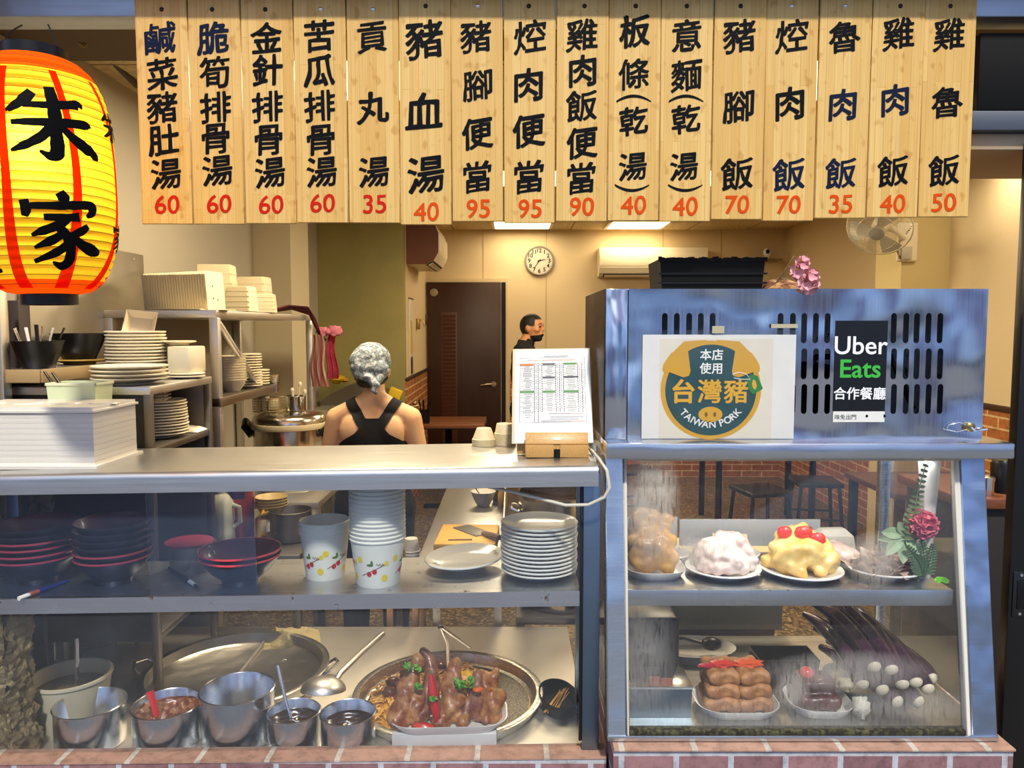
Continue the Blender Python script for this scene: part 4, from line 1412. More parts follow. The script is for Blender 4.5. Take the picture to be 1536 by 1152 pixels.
def stick(name, label, cat, p0, p1, segs, m_default=None):
    """a pen-like thing lying on the shelf; segs = [(part, f0, f1, r0, r1, material)]"""
    p0, p1 = Vector(p0), Vector(p1)
    t = thing(name, label, cat, tuple(p0))
    d = p1 - p0
    for nm, f0, f1, r0, r1, m in segs:
        part(nm, B().tube([d * f0, d * f1], [r0, r1], 10), m, t)
    return t
a, c = atZ(254, 848, .897), atZ(297, 878, .897)
a.z = shz(a.x) + .0065; c.z = shz(c.x) + .0065
stick('marker_pen', 'black marker pen with a white collar lying on the shelf between the bowl stacks', 'pen', a, c, [('barrel', 0, .72, .0055, .0065, BLACKP), ('collar', .72, .90, .0062, .0058, mat('white_collar', '#c9c9c4', .4)), ('tip', .90, 1.0, .0045, .002, BLACKP)])
a, c = atZ(102, 868, .892), atZ(28, 894, .892)
a.z = shz(a.x) + .0065; c.z = shz(c.x) + .0065
stick('paint_brush', 'blue brush with orange band and white tip in front of the bowl stacks', 'brush', a, c, [('handle', 0, .62, .004, .0065, mat('blue_handle', '#1f2f86', .4)), ('band', .62, .80, .0065, .0065, mat('orange_band', '#d96a35', .5)), ('bristles', .80, 1.0, .0062, .006, mat('white_bristle', '#d5d6d2', .8))])
# behind the panes, on the shelf's back edge
p = atZ(262, 818, .985)
t = thing('clear_tub', 'round clear plastic tub with a pink lid behind the marker pen', 'tub', (p.x, 2.165, shz(p.x)))
part('tub_wall', B().lathe([(.058, 0), (.066, .075), (.068, .076), (.064, .0765), (.056, .003), (0, .003), (0, 0), (.058, 0)], 32), pane('clear_plastic', tint=(.93, .93, .92, 1), haze=.25, hcol='#c8c2b4', hscale=5, lo=.2, hi=.9, base=.12), t)
part('lid', B().lathe([(0, .083), (.03, .084), (.066, .080), (.068, .076), (0, .078)], 32, c=(-.012, .01, .0)), mat('pink_lid', '#b2304f', .4), t)

# ------------------------------------------------------------------ on top of the counter
def ctz(x):
    return 1.225 + dz(x)
LIDM = bpy.data.materials.new('milky_plastic')
LIDM.use_nodes = True
pp = LIDM.node_tree.nodes['Principled BSDF']
pp.inputs['Base Color'].default_value = lin('#f1ebdd')
pp.inputs['Roughness'].default_value = .28
pp.inputs['Transmission Weight'].default_value = .12
pp.inputs['Subsurface Weight'].default_value = .25
pp.inputs['Subsurface Radius'].default_value = (.03, .03, .03)
cz0 = ctz(-1.25)
NL = 11
for k in range(NL):
    b = B()
    w, d = .183, .112
    g = .012 if k == 0 else (0.006 if k == NL - 1 else .0002)
    b.box(-w - g, w + g, -d - g, d + g, 0, .010 if k == 0 else .0065, .0008, 1)
    b.box(-w, w, -d, d, .002, .0170 if k == 0 else .0142, .0003, 1)
    if k == NL - 1:
        for s in (-.75, -.25, .25, .75):
            b.lathe([(.0, .016), (.036, .016), (.038, .0138), (0, .0138)], 24, c=(s * .165 * 1.25, 0, 0))
    solo('container_tray', b, LIDM, '%s milky plastic tray of the stack below the lantern' % from_top(k, NL), 'tray', (-1.255 + .0002 * math.sin(k * 2), 2.065, cz0 + (.0172 + (k - 1) * .0142 if k else 0) + .0003), R(.03 * math.sin(k * 1.7)), 'milky plastic trays on the counter')

# menu stand
MX = .118
ms = thing('menu_stand', 'slotted bamboo block stand holding the printed menu sheet on the counter', 'menu stand', (MX, 2.0, ctz(MX) + .001))
b = B()
b.box(-.083, -.008, 0, .045, 0, .034, .002).box(.008, .083, 0, .045, 0, .034, .002).box(-.008, .008, .004, .045, .0, .034)
part('lower_block', b, BAMS, ms)
part('notch', B().box(-.0078, .0078, .0015, .0045, .0, .022), BLACKM, ms)
M = Matrix.Translation((0, .0, .036)) @ Matrix.Rotation(R(-28), 4, 'X')
part('upper_lip', B().box(-.083, .083, 0, .012, 0, .034, .002, M=M), BAMS, ms)
part('hinge_plate', B().box(-.009, .009, -.002, 0, .012, .017, M=M), mat('brass_plate', '#c4a05a', .3, 1.0), ms)
part('back_support', B().box(-.105, .083, .056, .075, .0, .040, .002), BAMS, ms)
# the laminated sheet leans back in the slot
SW, SH = .109, .285
tilt = R(-29)
sh = thing('menu_sheet', 'laminated printed menu sheet with a ruled table leaning in the bamboo stand', 'menu', (MX - .010, 2.032, ctz(MX) + .0345), rot=(tilt, R(-1.0), R(-3)))
part('laminate', B().box(-SW, SW, .0009, .0022, .0, SH, .001), mat('laminate_edge', '#d8cfae', .15), sh)
part('paper', B().box(-SW + .008, SW - .002, 0, .0008, .002, SH - .004), mat('menu_paper', '#f6f4ec', .3), sh)
LN = mat('table_line_grey', '#2c2c30', .7, spec=.1)
lnb, txb, txr = B(), B(), B()
def rc(bb, x0, x1, z0, z1, y=-.0004):
    bb.add([(x0, y, z0), (x1, y, z0), (x1, y, z1), (x0, y, z1)], [(0, 1, 2, 3)])
ax0, ax1, az0, az1 = -.088, .092, .060, .255
for x in (ax0, ax1):
    rc(lnb, x - .0006, x + .0006, az0, az1)
for k in range(25):
    z = az1 - .018 - k * .0069
    if z > az0 + .028:
        rc(lnb, ax0, ax1, z - .0005, z + .0005)
rc(lnb, ax0, ax1, az0 - .0006, az0 + .0006)
rc(lnb, ax0, ax1, az1 - .0006, az1 + .0006)
for f in (.22, .28, .34, .55, .61, .67, .89, .95):
    rc(lnb, ax0 + f * .18 - .0008, ax0 + f * .18 + .0008, az0 + (.03 if f > .3 else 0), az1 - .018)
HDM = {'orange': mat('heading_orange', '#dd7a35', .6), 'grey': mat('heading_grey', '#54545a', .6), 'green': mat('heading_green', '#5c9152', .6)}
for (c, f0, f1, z) in (('orange', .0, .21, .234), ('grey', .35, .54, .235), ('green', .67, .88, .236), ('grey', .35, .54, .194), ('grey', .67, .90, .195), ('green', 0, .22, .150), ('green', .35, .54, .150), ('green', .67, .90, .151)):
    hb = B()
    rc(hb, ax0 + f0 * .18, ax0 + f1 * .18, z - .0032, z + .0032, -.0006)
    part(c + '_heading', hb, HDM[c], sh, 0, c + ' heading cell')
rt = random.Random(11)
for k in range(24):
    z = az1 - .0215 - k * .0069
    for f0, f1 in ((.05, .19), (.38, .52), (.70, .86)):
        if z < az0 + .032 and f0 > .3:
            continue
        x = ax0 + f0 * .18 + rt.uniform(0, .008)
        while x < ax0 + f1 * .18 - rt.uniform(0, .008):
            rc(txb, x, x + .0024, z - .0016, z + .0016, -.0005)
            x += .0034
    for f in (.24, .30, .57, .63, .91, .96):
        if rt.random() < .7 and z > az0 + .032:
            rc(txb, ax0 + f * .18, ax0 + f * .18 + .003, z - .0014, z + .0014, -.0005)
for z, x0, x1, bb in ((.2595, -.02, .045, txb), (.2475, -.066, -.036, txr), (.2475, -.026, .065, txr), (.085, -.01, .045, txb), (.085, .046, .082, txr), (.0755, -.005, .085, txb), (.069, -.005, .07, txb), (.0635, -.03, .05, txb), (.0635, .05, .085, txr)):
    x = x0
    while x < x1:
        rc(bb, x, x + .0028, z - .0017, z + .0017, -.0007)
        x += .0038
part('table_lines', lnb, LN, sh, 0)
part('fine_print', txb, mat('fine_print_grey', '#515156', .6), sh, 0, 'rows of fine grey print')
part('red_print', txr, mat('fine_print_red', '#d8705c', .6), sh, 0, 'rows of fine red print')

PCUP = mat('natural_paper_cup', '#e3d0a2', .6)
def pcup(rt_, rb_, h):
    return B().lathe([(0, h), (rb_ - .001, h), (rb_, h - .002), (rt_, .003), (rt_ + .0022, .002), (rt_ + .002, 0), (rt_ - .002, 0), (rb_ - .003, h - .004), (0, h - .004)], 28)
for k in range(5):
    p = atY(726, 655, 2.25)
    solo('paper_cup', pcup(.033, .022, .034), PCUP, '%s upturned cup of the wider, shorter pile behind the counter top' % from_top(k, 5), 'paper cup', (p.x, 2.243, ctz(p.x) + .0006 + k * .004), 0, 'upturned paper cups, left pile')
for k in range(10):
    p = atY(758, 655, 2.25)
    solo('paper_cup', pcup(.0305, .026, .030), PCUP, '%s upturned cup of the taller pile beside the menu sheet' % from_top(k, 10), 'paper cup', (p.x, 2.243, ctz(p.x) + .0006 + k * .0036), 0, 'upturned paper cups, right pile')

# ------------------------------------------------------------------ on the low work table
TZT = .42
def pot_prof(r, h, th=.0018):
    return [(0, 0), (r - .008, 0), (r - .002, .004), (r, .012), (r, h - .004), (r + .0035, h - .003), (r + .004, h), (r + .001, h + .0015), (r - th, h - .002), (r - th, .012), (r - .009, .0025), (0, .0025)]
MINCE = mat('minced_pork', '#5a2a14', .35, var=(60, '#a0643a', .42, .68), coat=.3)
SAUCE = mat('dark_brown_sauce', '#2c120a', .15, var=(40, '#6a4030', .55, .75), coat=.5)
def surf(r, z, amp, sc, seed, rings=14, seg=40):
    b = B()
    vs, fs = [(0, 0, z)], []
    for j in range(1, rings + 1):
        for i in range(seg):
            a = 2 * PI * i / seg
            q = r * j / rings
            v = Vector((q * math.cos(a), q * math.sin(a), 0))
            vs.append((v.x, v.y, z + (amp * noise.noise(v * sc + Vector((seed, seed, 0))) if j < rings else 0)))
    for i in range(seg):
        fs.append((0, 1 + i, 1 + (i + 1) % seg))
    for j in range(rings - 1):
        for i in range(seg):
            a0, b0 = 1 + j * seg, 1 + (j + 1) * seg
            i2 = (i + 1) % seg
            fs.append((a0 + i, b0 + i, b0 + i2, a0 + i2))
    return b.add(vs, fs)
def potthing(label, u, v, zr, rpx, fill=None):
    p = atZ(u, v, zr)
    r = rpx * p.y / (FPX * .966)
    t = thing('steel_pot', label, 'pot', (p.x, p.y, TZT), group='steel sauce pots')
    part('pot_body', B().lathe(pot_prof(r, zr - TZT), 48), POTM, t)
    if fill:
        m, dep, amp, nm = fill
        part(nm, surf(r - .003, zr - TZT - dep, amp, 60, u), m, t)
    return t, p, r
potthing('first steel pot from the left, empty and bluish in front of the cream tub', 135, 1054, .535, 49)
t2, p2, r2 = potthing('steel pot of minced pork with the red spoon', 251, 1055, .535, 49, (MINCE, .022, .016, 'minced_meat'))
t3, p3, r3 = potthing('tallest steel pot, empty, between the two filled with brown sauce and mince', 356, 1032, .575, 53)
t4, p4, r4 = potthing('small steel pot of brown sauce with a steel spoon in it', 441, 1066, .53, 38, (SAUCE, .025, .004, 'sauce'))
t5, p5, r5 = potthing('small steel pot of dark sauce next to the pork platter', 522, 1068, .53, 40, (SAUCE, .03, .004, 'sauce'))
t = thing('red_spoon', 'red plastic spoon standing in the pot of minced pork', 'spoon', (p2.x - .02, p2.y - .03, .49))
b = B().tube([(.01, 0, -.01), (0, .005, .03), (-.012, .012, .065), (-.022, .018, .085)], [.008, .009, .010, .013], 12, flat=.45)
part('handle', b, mat('red_plastic', '#d8262c', .3), t)
part('scoop', B().sph((.02, .0, -.02), (.022, .016, .010), 12, 8), mat('red_plastic_scoop', '#d8262c', .3), t)
q = atY(417, 998, p4.y + .06)
t = thing('sauce_ladle', 'steel spoon with a hooked end leaning in the small brown sauce pot', 'spoon', (p4.x - .012, p4.y, .50))
e = q - Vector((p4.x - .012, p4.y, .50))
part('handle', B().tube([(.012, 0, -.03), e * .5, e], [.0045, .005, .006], 10), CHROME, t)
part('hook', B().tube([e, e + Vector((.004, .0, .010)), e + Vector((.018, .006, .014)), e + Vector((.024, .006, .010))], .005, 8, flat=.5), CHROME, t)
# cream tub with the upright spoon
p = atZ(100, 1014, .56)
t = thing('cream_tub', 'round cream plastic tub behind the leftmost steel pot', 'tub', (p.x + .005, p.y + .012, TZT))
part('tub_wall', B().lathe([(0, .0), (.088, 0), (.098, .06), (.108, .132), (.112, .134), (.112, .142), (.104, .142), (.094, .06), (.085, .004), (0, .004)], 40), mat('cream_tub_plastic', '#d6ccae', .45, sss=.2), t)
part('broth', surf(.098, .10, .002, 20, 3), mat('murky_broth', '#6b5c40', .1), t)
px_ = p
b = B().tube([(0, 0, 0), (.0, .004, .21)], .0058, 10)
t = thing('tub_spoon', 'straight steel spoon handle standing up in the cream tub', 'spoon', (p.x + .028, p.y + .0, TZT + .045))
part('handle', B().tube([(0, 0, 0), (.0, .01, .205)], .0058, 10), CHROME, t)
part('scoop', B().sph((0, 0, -.012), (.03, .022, .014), 14, 8), CHROME, t)

# broad shallow pan behind the sauce pots
b = B().lathe([(0, .006), (.262, .006), (.272, .014), (.276, .045), (.292, .047), (.297, .044), (.292, .040), (.286, .012), (.27, 0), (0, 0)], 64)
bp_ = thing('round_pan', 'broad shallow steel pan with loop handles behind the row of sauce pots', 'pan', (-.905, 2.45, TZT))
part('pan_body', b, steel('pan_steel', (.55, .52, .46, 1), .32, .25, 5, dirt=(9, '#6e5a40', .62)), bp_)
part('divider_rod', B().tube([(.0, .02, .012), (.004, .262, .018)], .005, 8), STEELC, bp_)
for s in (-1, 1):
    part('handle', B().tube([(s * .285, -.05, .03), (s * .315, -.045, .05), (s * .335, 0, .058), (s * .315, .045, .05), (s * .285, .05, .03)], .006, 8), CHROME, bp_)

# stew basin
bc = atZ(672, 1040, .46)
BXC, BYC = bc.x, bc.y + .02
BR = .292
bs = thing('stew_basin', 'wide round steel basin of golden brown stewed bamboo and tofu', 'basin', (BXC, BYC, TZT))
part('basin_body', B().lathe([(0, .004), (.252, .004), (.262, .010), (.271, .040), (.287, .042), (BR, .039), (BR - .004, .034), (.27, .004), (.25, 0), (0, 0)], 72), steel('basin_steel', (.70, .67, .60, 1), .28, .1), bs)
part('perforated_plate', B().lathe([(0, .0085), (.248, .0085), (.248, .0055), (0, .0055)], 64), mat('perforated_steel', '#6f6758', .35, .7, var=(260, '#1c1812', .5, .56)), bs)
STEW = mat('golden_stew', '#a8641a', .3, var=(50, '#dba23c', .35, .65), coat=.5)
STEW2 = mat('stewed_strips', '#b9781f', .35, var=(90, '#ecc060', .3, .7), coat=.4)
def mound(u, v):
    a = 2 * PI * u
    q = .252 * v
    x, y = q * math.cos(a), q * math.sin(a)
    k = max(0, min(1, (.085 - x + .25 * y) / .12))
    return Vector((x, y, .0045 + k * (.040 * (1 - v ** 3) + .010 * noise.noise(Vector((x * 40, y * 40, 1))) * (1 - v ** 4))))
part('stew', B().grid(mound, 80, 26), STEW, bs)
b = B()
rs_ = random.Random(21)
nst = 0
while nst < 460:
    a, q = rs_.uniform(0, 2 * PI), .245 * math.sqrt(rs_.random())
    x, y = q * math.cos(a), q * math.sin(a)
    k = (.06 - x + .25 * y) / .12
    if k < .2:
        continue
    z = .013 + min(1, k) * .040 * (1 - (q / .252) ** 3)
    da = rs_.uniform(0, 2 * PI)
    l = rs_.uniform(.02, .048)
    d = Vector((math.cos(da) * l, math.sin(da) * l, rs_.uniform(-.004, .006)))
    c = Vector((x, y, z))
    b.tube([c - d * .5, c + Vector((0, 0, rs_.uniform(.001, .006))), c + d * .5], [.002, .0034, .0018], 5, flat=.6)
    nst += 1
o = part('stewed_strip_heap', b, STEW2, bs)
o['kind'] = 'stuff'
part('tofu_block', blobB(lambda q: (q.sph((.055, .085, .035), (.055, .042, .020), 14, 8), q.sph((.02, .095, .035), (.03, .04, .022), 14, 8), q.sph((.085, .06, .032), (.035, .035, .018), 14, 8)), .005, 3, .006, 60), mat('yellow_tofu', '#cf9a1e', .4, var=(30, '#f0c83c', .4, .65)), bs)
b = B()
for k in range(9):
    a = 1.8 + k * .22
    b.sph((.15 * math.cos(a) * (1 + .2 * (k % 2)), .15 * math.sin(a), .048), (.024, .020, .017), 10, 7, bump=.3)
part('stewed_meat_lumps', b, mat('stewed_meat', '#6a3320', .35, coat=.4), bs)
# upturned ladle resting on the rim, tongs, cloth
lc = atY(485, 1036, 2.19)
le_ = atY(574, 952, 2.56)
t = thing('large_ladle', 'large steel soup ladle with its bowl between the sauce pots and the stew basin', 'ladle', tuple(lc))
b = B()
prof = [(.066 * math.sin(a), .042 * (1 - math.cos(a)) - .042) for a in [PI / 2 * k / 10 for k in range(11)]]
M = Matrix.Rotation(R(-14), 4, 'X') @ Matrix.Rotation(R(180), 4, 'X')
b.lathe(prof + [(r * .96, z + .0015) for r, z in reversed(prof)], 36, M=M)
part('bowl', b, STEELC, t)
d = le_ - lc
n_ = d.normalized()
part('handle', B().tube([n_ * .060 + Vector((0, 0, -.01)), n_ * .10 + Vector((0, 0, .004)), d * .6 + Vector((0, 0, .006)), d], [.007, .009, .010, .0115], 12), STEELC, t)
ta = atY(661, 940, 2.50)
tb = atY(706, 972, 2.42)
tc = atY(672, 1000, 2.36)
t = thing('steel_tongs', 'dull steel tongs standing open in the stew basin', 'tongs', tuple(ta))
part('arm', B().tube([(0, 0, 0), (tb - ta) * .5, tb - ta], [.008, .008, .007], 8, flat=.3), DARKST, t)
part('arm', B().tube([(0, 0, 0), (tc - ta) * .45 + Vector((.012, 0, 0)), tc - ta], [.007, .006, .004], 8, flat=.3), DARKST, t)
part('claw', B().tube([tc - ta, tc - ta + Vector((-.018, 0, -.018))], .003, 6).tube([tc - ta, tc - ta + Vector((.004, .0, -.022))], .003, 6).tube([tc - ta, tc - ta + Vector((.02, 0, -.016))], .003, 6), DARKST, t)
part('spring_end', B().box(-.009, .009, -.008, .008, -.004, .008, .002), DARKST, t)
def clothfn(u, v):
    x = (u - .5) * .22
    y = (v - .5) * .16
    e = max(0, 1 - (2 * u - 1) ** 2) * max(0, 1 - (2 * v - 1) ** 2)
    z = .065 * e ** .8 * (.7 + .6 * noise.noise(Vector((u * 3, v * 3, 9)))) + .012 * noise.noise(Vector((u * 9, v * 9, 2))) * e ** .3
    return Vector((x + .02 * noise.noise(Vector((u * 4, v * 4, 5))), y, max(.0005, z)))
cl = B().grid(clothfn, 46, 36)
p = atY(432, 968, 2.74)
solo('dishcloth', cl, mat('pale_yellow_cloth', '#cfc08a', .9, bump=(120, .3)), 'crumpled pale yellow dishcloth at the back of the work table', 'cloth', (p.x, 2.76, TZT + .001), R(14))

# pork platter on a white box
pc = atY(672, 1085, 2.015)
blk = thing('white_box', 'small white box under the pork platter', 'box', (pc.x - .006, 1.985, TZT))
part('box_body', B().box(-.139, .139, -.022, .022, 0, .082, .003), mat('white_box_card', '#dcdad4', .6), blk)
part('box_flap', B().box(-.137, .137, -.0235, -.0215, .05, .081, .0006), mat('white_box_flap', '#c9c8c4', .6), blk)
PLZ = TZT + .0825
def rrect(w, d, r, n=8):
    pts = []
    for cx, cy_, a0 in ((w - r, d - r, 0), (-w + r, d - r, PI / 2), (-w + r, -d + r, PI), (w - r, -d + r, 3 * PI / 2)):
        for k in range(n + 1):
            a = a0 + PI / 2 * k / n
            pts.append((cx + r * math.cos(a), cy_ + r * math.sin(a)))
    return pts
def platter(w, d, h):
    b = B()
    rings = [(.80, 0), (.84, .0), (.93, h * .5), (1.0, h), (1.008, h + .002), (.985, h + .002), (.91, h * .5), (.82, .004)]
    n = None
    vs, fs = [], []
    for f, z in rings:
        ps = rrect(w * f, d * f, min(w, d) * .72 * f)
        n = len(ps)
        vs += [(x, y, z) for x, y in ps]
    for k in range(len(rings) - 1):
        for i in range(n):
            j = (i + 1) % n
            fs.append((k * n + i, k * n + j, (k + 1) * n + j, (k + 1) * n + i))
    fs.append(tuple(reversed(range(n))))
    fs.append(tuple(range((len(rings) - 1) * n, len(rings) * n)))
    return b.add(vs, fs)
PY0 = 2.035
solo('serving_platter', platter(.160, .088, .024), WHITEC, 'white oblong platter of braised pork knuckles at the front of the work table', 'plate', (pc.x, PY0, PLZ), R(2))
PORK = mat('braised_pork', '#824320', .38, var=(30, '#c08c56', .40, .66), bump=(60, .35, .01), coat=.12, sss=.15)
PORKD = mat('braised_pork_dark', '#6c3622', .4, var=(32, '#a87450', .40, .66), bump=(60, .35, .01), coat=.12, sss=.15)
def knuckle(label, x, y, shapes, m, mark=None):
    b = blobB(lambda q: [capsule(q, *s) for s in shapes], .0048, 2, .014, 26)
    return solo('pork_knuckle', b, m, label, 'meat', (pc.x + x, PY0 + y, PLZ + .008), 0, 'braised pork knuckles')
knuckle('braised pork knuckle at the left end of the platter, tall and glossy', -.108, -.004, [((-.02, -.03, .012), (.0, .02, .085), .030, .030), ((.0, .02, .085), (.018, .045, .135), .028, .020), ((.02, -.03, .02), (.022, .0, .07), .022, .018)], PORK)
knuckle('dark folded pork knuckle just left of the red chili', -.058, .02, [((-.01, -.045, .018), (.015, .0, .03), .022, .022), ((.0, .0, .04), (.01, .03, .10), .025, .022), ((.01, .03, .10), (-.015, .045, .155), .020, .016)], PORKD)
knuckle('long pork knuckle just right of the red chili', .008, .0, [((-.018, -.045, .014), (.005, -.01, .05), .024, .034), ((.005, -.01, .05), (.0, .04, .125), .034, .024), ((.03, -.045, .012), (.045, -.03, .02), .018, .018)], PORK)
knuckle('split pork knuckle under the green herb on the platter', .072, -.004, [((-.018, -.03, .015), (-.022, -.01, .045), .015, .014), ((.008, -.015, .02), (.004, .01, .075), .022, .020), ((.03, -.03, .012), (.038, -.02, .03), .014, .014), ((.004, .01, .075), (.008, .03, .105), .018, .014)], PORKD)
knuckle('round pork knuckle at the right end of the platter', .120, .002, [((.0, -.015, .022), (.005, .0, .055), .032, .029), ((-.02, .02, .07), (-.025, .04, .105), .022, .018), ((.0, .03, .07), (.01, .05, .10), .020, .014)], PORK)
cpts = [(-.043, -.045, .150), (-.038, -.055, .118), (-.032, -.064, .075), (-.026, -.066, .045), (-.028, -.062, .022)]
t = thing('red_chili', 'long glossy red chili standing in the middle of the pork platter', 'chili', (pc.x, PY0, PLZ))
part('pod', B().tube(cpts, [.005, .0125, .013, .011, .003], 14), mat('chili_red', '#c3140f', .2, coat=.6), t)
part('stem', B().tube([cpts[0], (-.046, -.042, .160)], [.004, .0025], 8), mat('chili_stem', '#5a6a25', .5), t)
HERB = mat('fresh_green_herb', '#3f8a22', .5, var=(60, '#7ac23a', .4, .7))
def herb(label, pos, n, sp, seed, name='coriander_sprig'):
    r_ = random.Random(seed)
    b = B()
    for k in range(n):
        c = Vector((r_.uniform(-sp, sp), r_.uniform(-sp * .6, sp * .6), r_.uniform(0, sp)))
        b.sph(c, (r_.uniform(.006, .010), r_.uniform(.005, .009), r_.uniform(.002, .004)), 7, 4, rot=Matrix.Rotation(r_.uniform(-1, 1), 3, 'X') @ Matrix.Rotation(r_.uniform(-1, 1), 3, 'Y'), bump=.6, fr=3)
    b.tube([(-sp, 0, 0), (0, 0, sp * .4), (sp, 0, 0)], .0012, 5)
    return solo(name, b, HERB, label, 'herb', tuple(pos))
herb('green coriander sprig on the top of the left pork knuckle', Vector((pc.x - .098, PY0 - .01, PLZ + .143)), 12, .018, 1)
herb('small green coriander sprig lower on the left pork knuckle', Vector((pc.x - .082, PY0 - .035, PLZ + .106)), 8, .011, 2)
herb('tiny coriander leaf stuck on the red chili', Vector((pc.x - .035, PY0 - .078, PLZ + .094)), 6, .008, 3)
herb('bushy green coriander on the right pork knuckles', Vector((pc.x + .045, PY0 - .02, PLZ + .105)), 22, .022, 4)
b = B().sph((0, 0, 0), (.015, .010, .006), 10, 6, bump=.4)
solo('carrot_slice', b, mat('carrot_orange', '#e0601a', .4), 'orange carrot slice beside the bushy coriander on the platter', 'carrot', (pc.x + .082, PY0 - .03, PLZ + .100))
b = B().sph((0, 0, 0), (.032, .014, .008), 12, 6, bump=.4, fr=3)
solo('chili_piece', b, mat('pepper_red', '#cf3413', .3, coat=.4), 'cut piece of red pepper at the front rim of the platter', 'pepper', (pc.x - .062, PY0 - .070, PLZ + .020))

# black dish of toothpicks
p = atZ(838, 1050, .45)
t = thing('black_dish', 'black oval dish holding bamboo picks right of the stew basin', 'dish', (p.x, p.y + .01, TZT), R(8))
part('dish_body', B().lathe([(0, .0), (.05, 0), (.056, .010), (.066, .045), (.069, .046), (.066, .048), (.052, .012), (0, .008)], 36, sx=.86, sy=1.45, wob=.04), BLACKM, t)
for k in range(11):
    a = R(58 + rs_.uniform(-10, 10))
    c = Vector((p.x - .004 + .0035 * (k - 5), p.y + .002 + rs_.uniform(-.02, .012), TZT + .0265 + .0024 * (k % 3)))
    d = Vector((math.cos(a) * .045, math.sin(a) * .045, .014))
    solo('bamboo_pick', B().tube([-d, d], [.0016, .0011], 6), mat('bamboo_pick_tan', '#c9922e', .5) if k == 0 else bpy.data.materials['bamboo_pick_tan'], 'thin bamboo pick lying in the black oval dish', 'toothpick', tuple(c), 0, 'bamboo picks in the black dish')
# odds and ends at the back left of the table
p = atY(108, 985, 2.62)
solo('maroon_dish', B().lathe([(0, .0), (.06, 0), (.095, .03), (.105, .055), (.108, .055), (.1, .03), (.06, .005), (0, .005)], 36), mat('maroon_dish', '#6b1026', .3), 'shallow maroon bowl at the far left of the work table', 'bowl', (-1.44, 2.60, TZT + .06))
solo('dish_stand', B().lathe([(0, 0), (.07, 0), (.06, .058), (0, .058)], 24), BLACKP, 'black round stand under the shallow maroon bowl', 'stand', (-1.44, 2.60, TZT + .001))
t = thing('wooden_spoon_rest', 'rounded cream and tan wooden scoop standing behind the maroon bowl', 'scoop', (-1.36, 2.72, TZT))
part('bowl', B().sph((0, 0, .135), (.058, .03, .036), 18, 10), mat('cream_wood', '#d4bd8a', .5), t)
part('bowl_side', B().sph((.036, -.012, .128), (.034, .028, .036), 16, 10), mat('tan_wood', '#b58552', .5), t)
part('handle', B().tube([(0, 0, 0), (.0, 0, .12)], .013, 10), mat('tan_wood_handle', '#8f6a42', .5), t)
# ------------------------------------------------------------------ kitchen along the left wall
struct('trim_13', B().box(-1.60, -1.585, 2.10, 2.42, 0, 1.62), brick('side_pier_bricks', '#8a4a2c', '#6d3820', '#b08a5c', 1.0, .21, .066, 'YZ', .008))
solo('timber_post', B().box(-1.595, -1.535, 2.40, 2.46, 0, 1.66, .003), mat('dark_brown_post', '#2b1c14', .6), 'dark brown timber post by the brick strip at the far left', 'post')
sp = thing('splashback', 'tall stainless splashback sheet with screws on the left kitchen wall', 'splashback', (0, 0, 0))
part('sheet', B().box(-1.598, -1.586, 2.50, 3.34, .9, 1.885, .002), steel('warm_sheet_steel', (.42, .38, .31, 1), .42, .25), sp)
for y in (2.75, 3.0, 3.25):
    part('screw', B().lathe([(0, 0), (.005, 0), (.005, .003), (0, .003)], 10, M=Matrix.Translation((-1.586, y, 1.86)) @ Matrix.Rotation(R(90), 4, 'Y')), CHROME, sp)
# narrow wall shelf with the black bowls
ws = thing('wall_shelf', 'narrow steel wall shelf with a tan lip holding two black bowls', 'shelf', (0, 0, 0))
part('shelf_board', B().box(-1.585, -1.402, 2.28, 2.80, 1.435, 1.45, .002), STEELC, ws)
part('front_lip', B().box(-1.402, -1.395, 2.28, 2.80, 1.412, 1.452, .002), mat('tan_lip', '#a98e62', .45), ws)
part('end_lip', B().box(-1.585, -1.40, 2.272, 2.28, 1.412, 1.452, .002), mat('tan_lip_end', '#a98e62', .45), ws)
part('upright', B().box(-1.53, -1.50, 2.262, 2.30, .4205, 1.72, .003), steel('warm_upright', (.55, .51, .44, 1), .35, .2), ws)
def sq_bowl(r, h):
    return B().lathe([(0, .004), (r * .5, .004), (r * .52, 0), (r * .6, 0), (r * .85, h * .55), (r, h - .003), (r + .002, h), (r - .004, h), (r * .8, h * .5), (r * .5, .01), (0, .01)], 32)
solo('black_bowl', sq_bowl(.072, .085), BLACKP, 'small black bowl of cutlery on the narrow wall shelf', 'bowl', (-1.46, 2.37, 1.4505))
solo('black_bowl', sq_bowl(.085, .088), BLACKP, 'larger black flared bowl on the yellowish dish on the wall shelf', 'bowl', (-1.475, 2.62, 1.468))
plate(.082, 'yellowish dish under the larger black bowl on the wall shelf', (-1.475, 2.62, 1.4505), m=mat('yellow_dish', '#c39a4c', .4), d=.018)
rk = random.Random(4)
for k in range(6):
    a = R(-22 + 9 * k)
    l = .115 + .02 * rk.random()
    x0 = -1.485 + .010 * k
    solo('cutlery', B().tube([(0, 0, 0), (math.sin(a) * l, .01, math.cos(a) * l)], [.0035, .006], 8, flat=.5), [CHROME, WHITEP, BLACKP][k % 3], '%s piece of cutlery standing in the small black bowl, %s' % (ORD[k], ['metal', 'white', 'black'][k % 3]), 'cutlery', (x0, 2.37 + .008 * (k % 3 - 1), 1.462), 0, 'cutlery in the small black bowl')
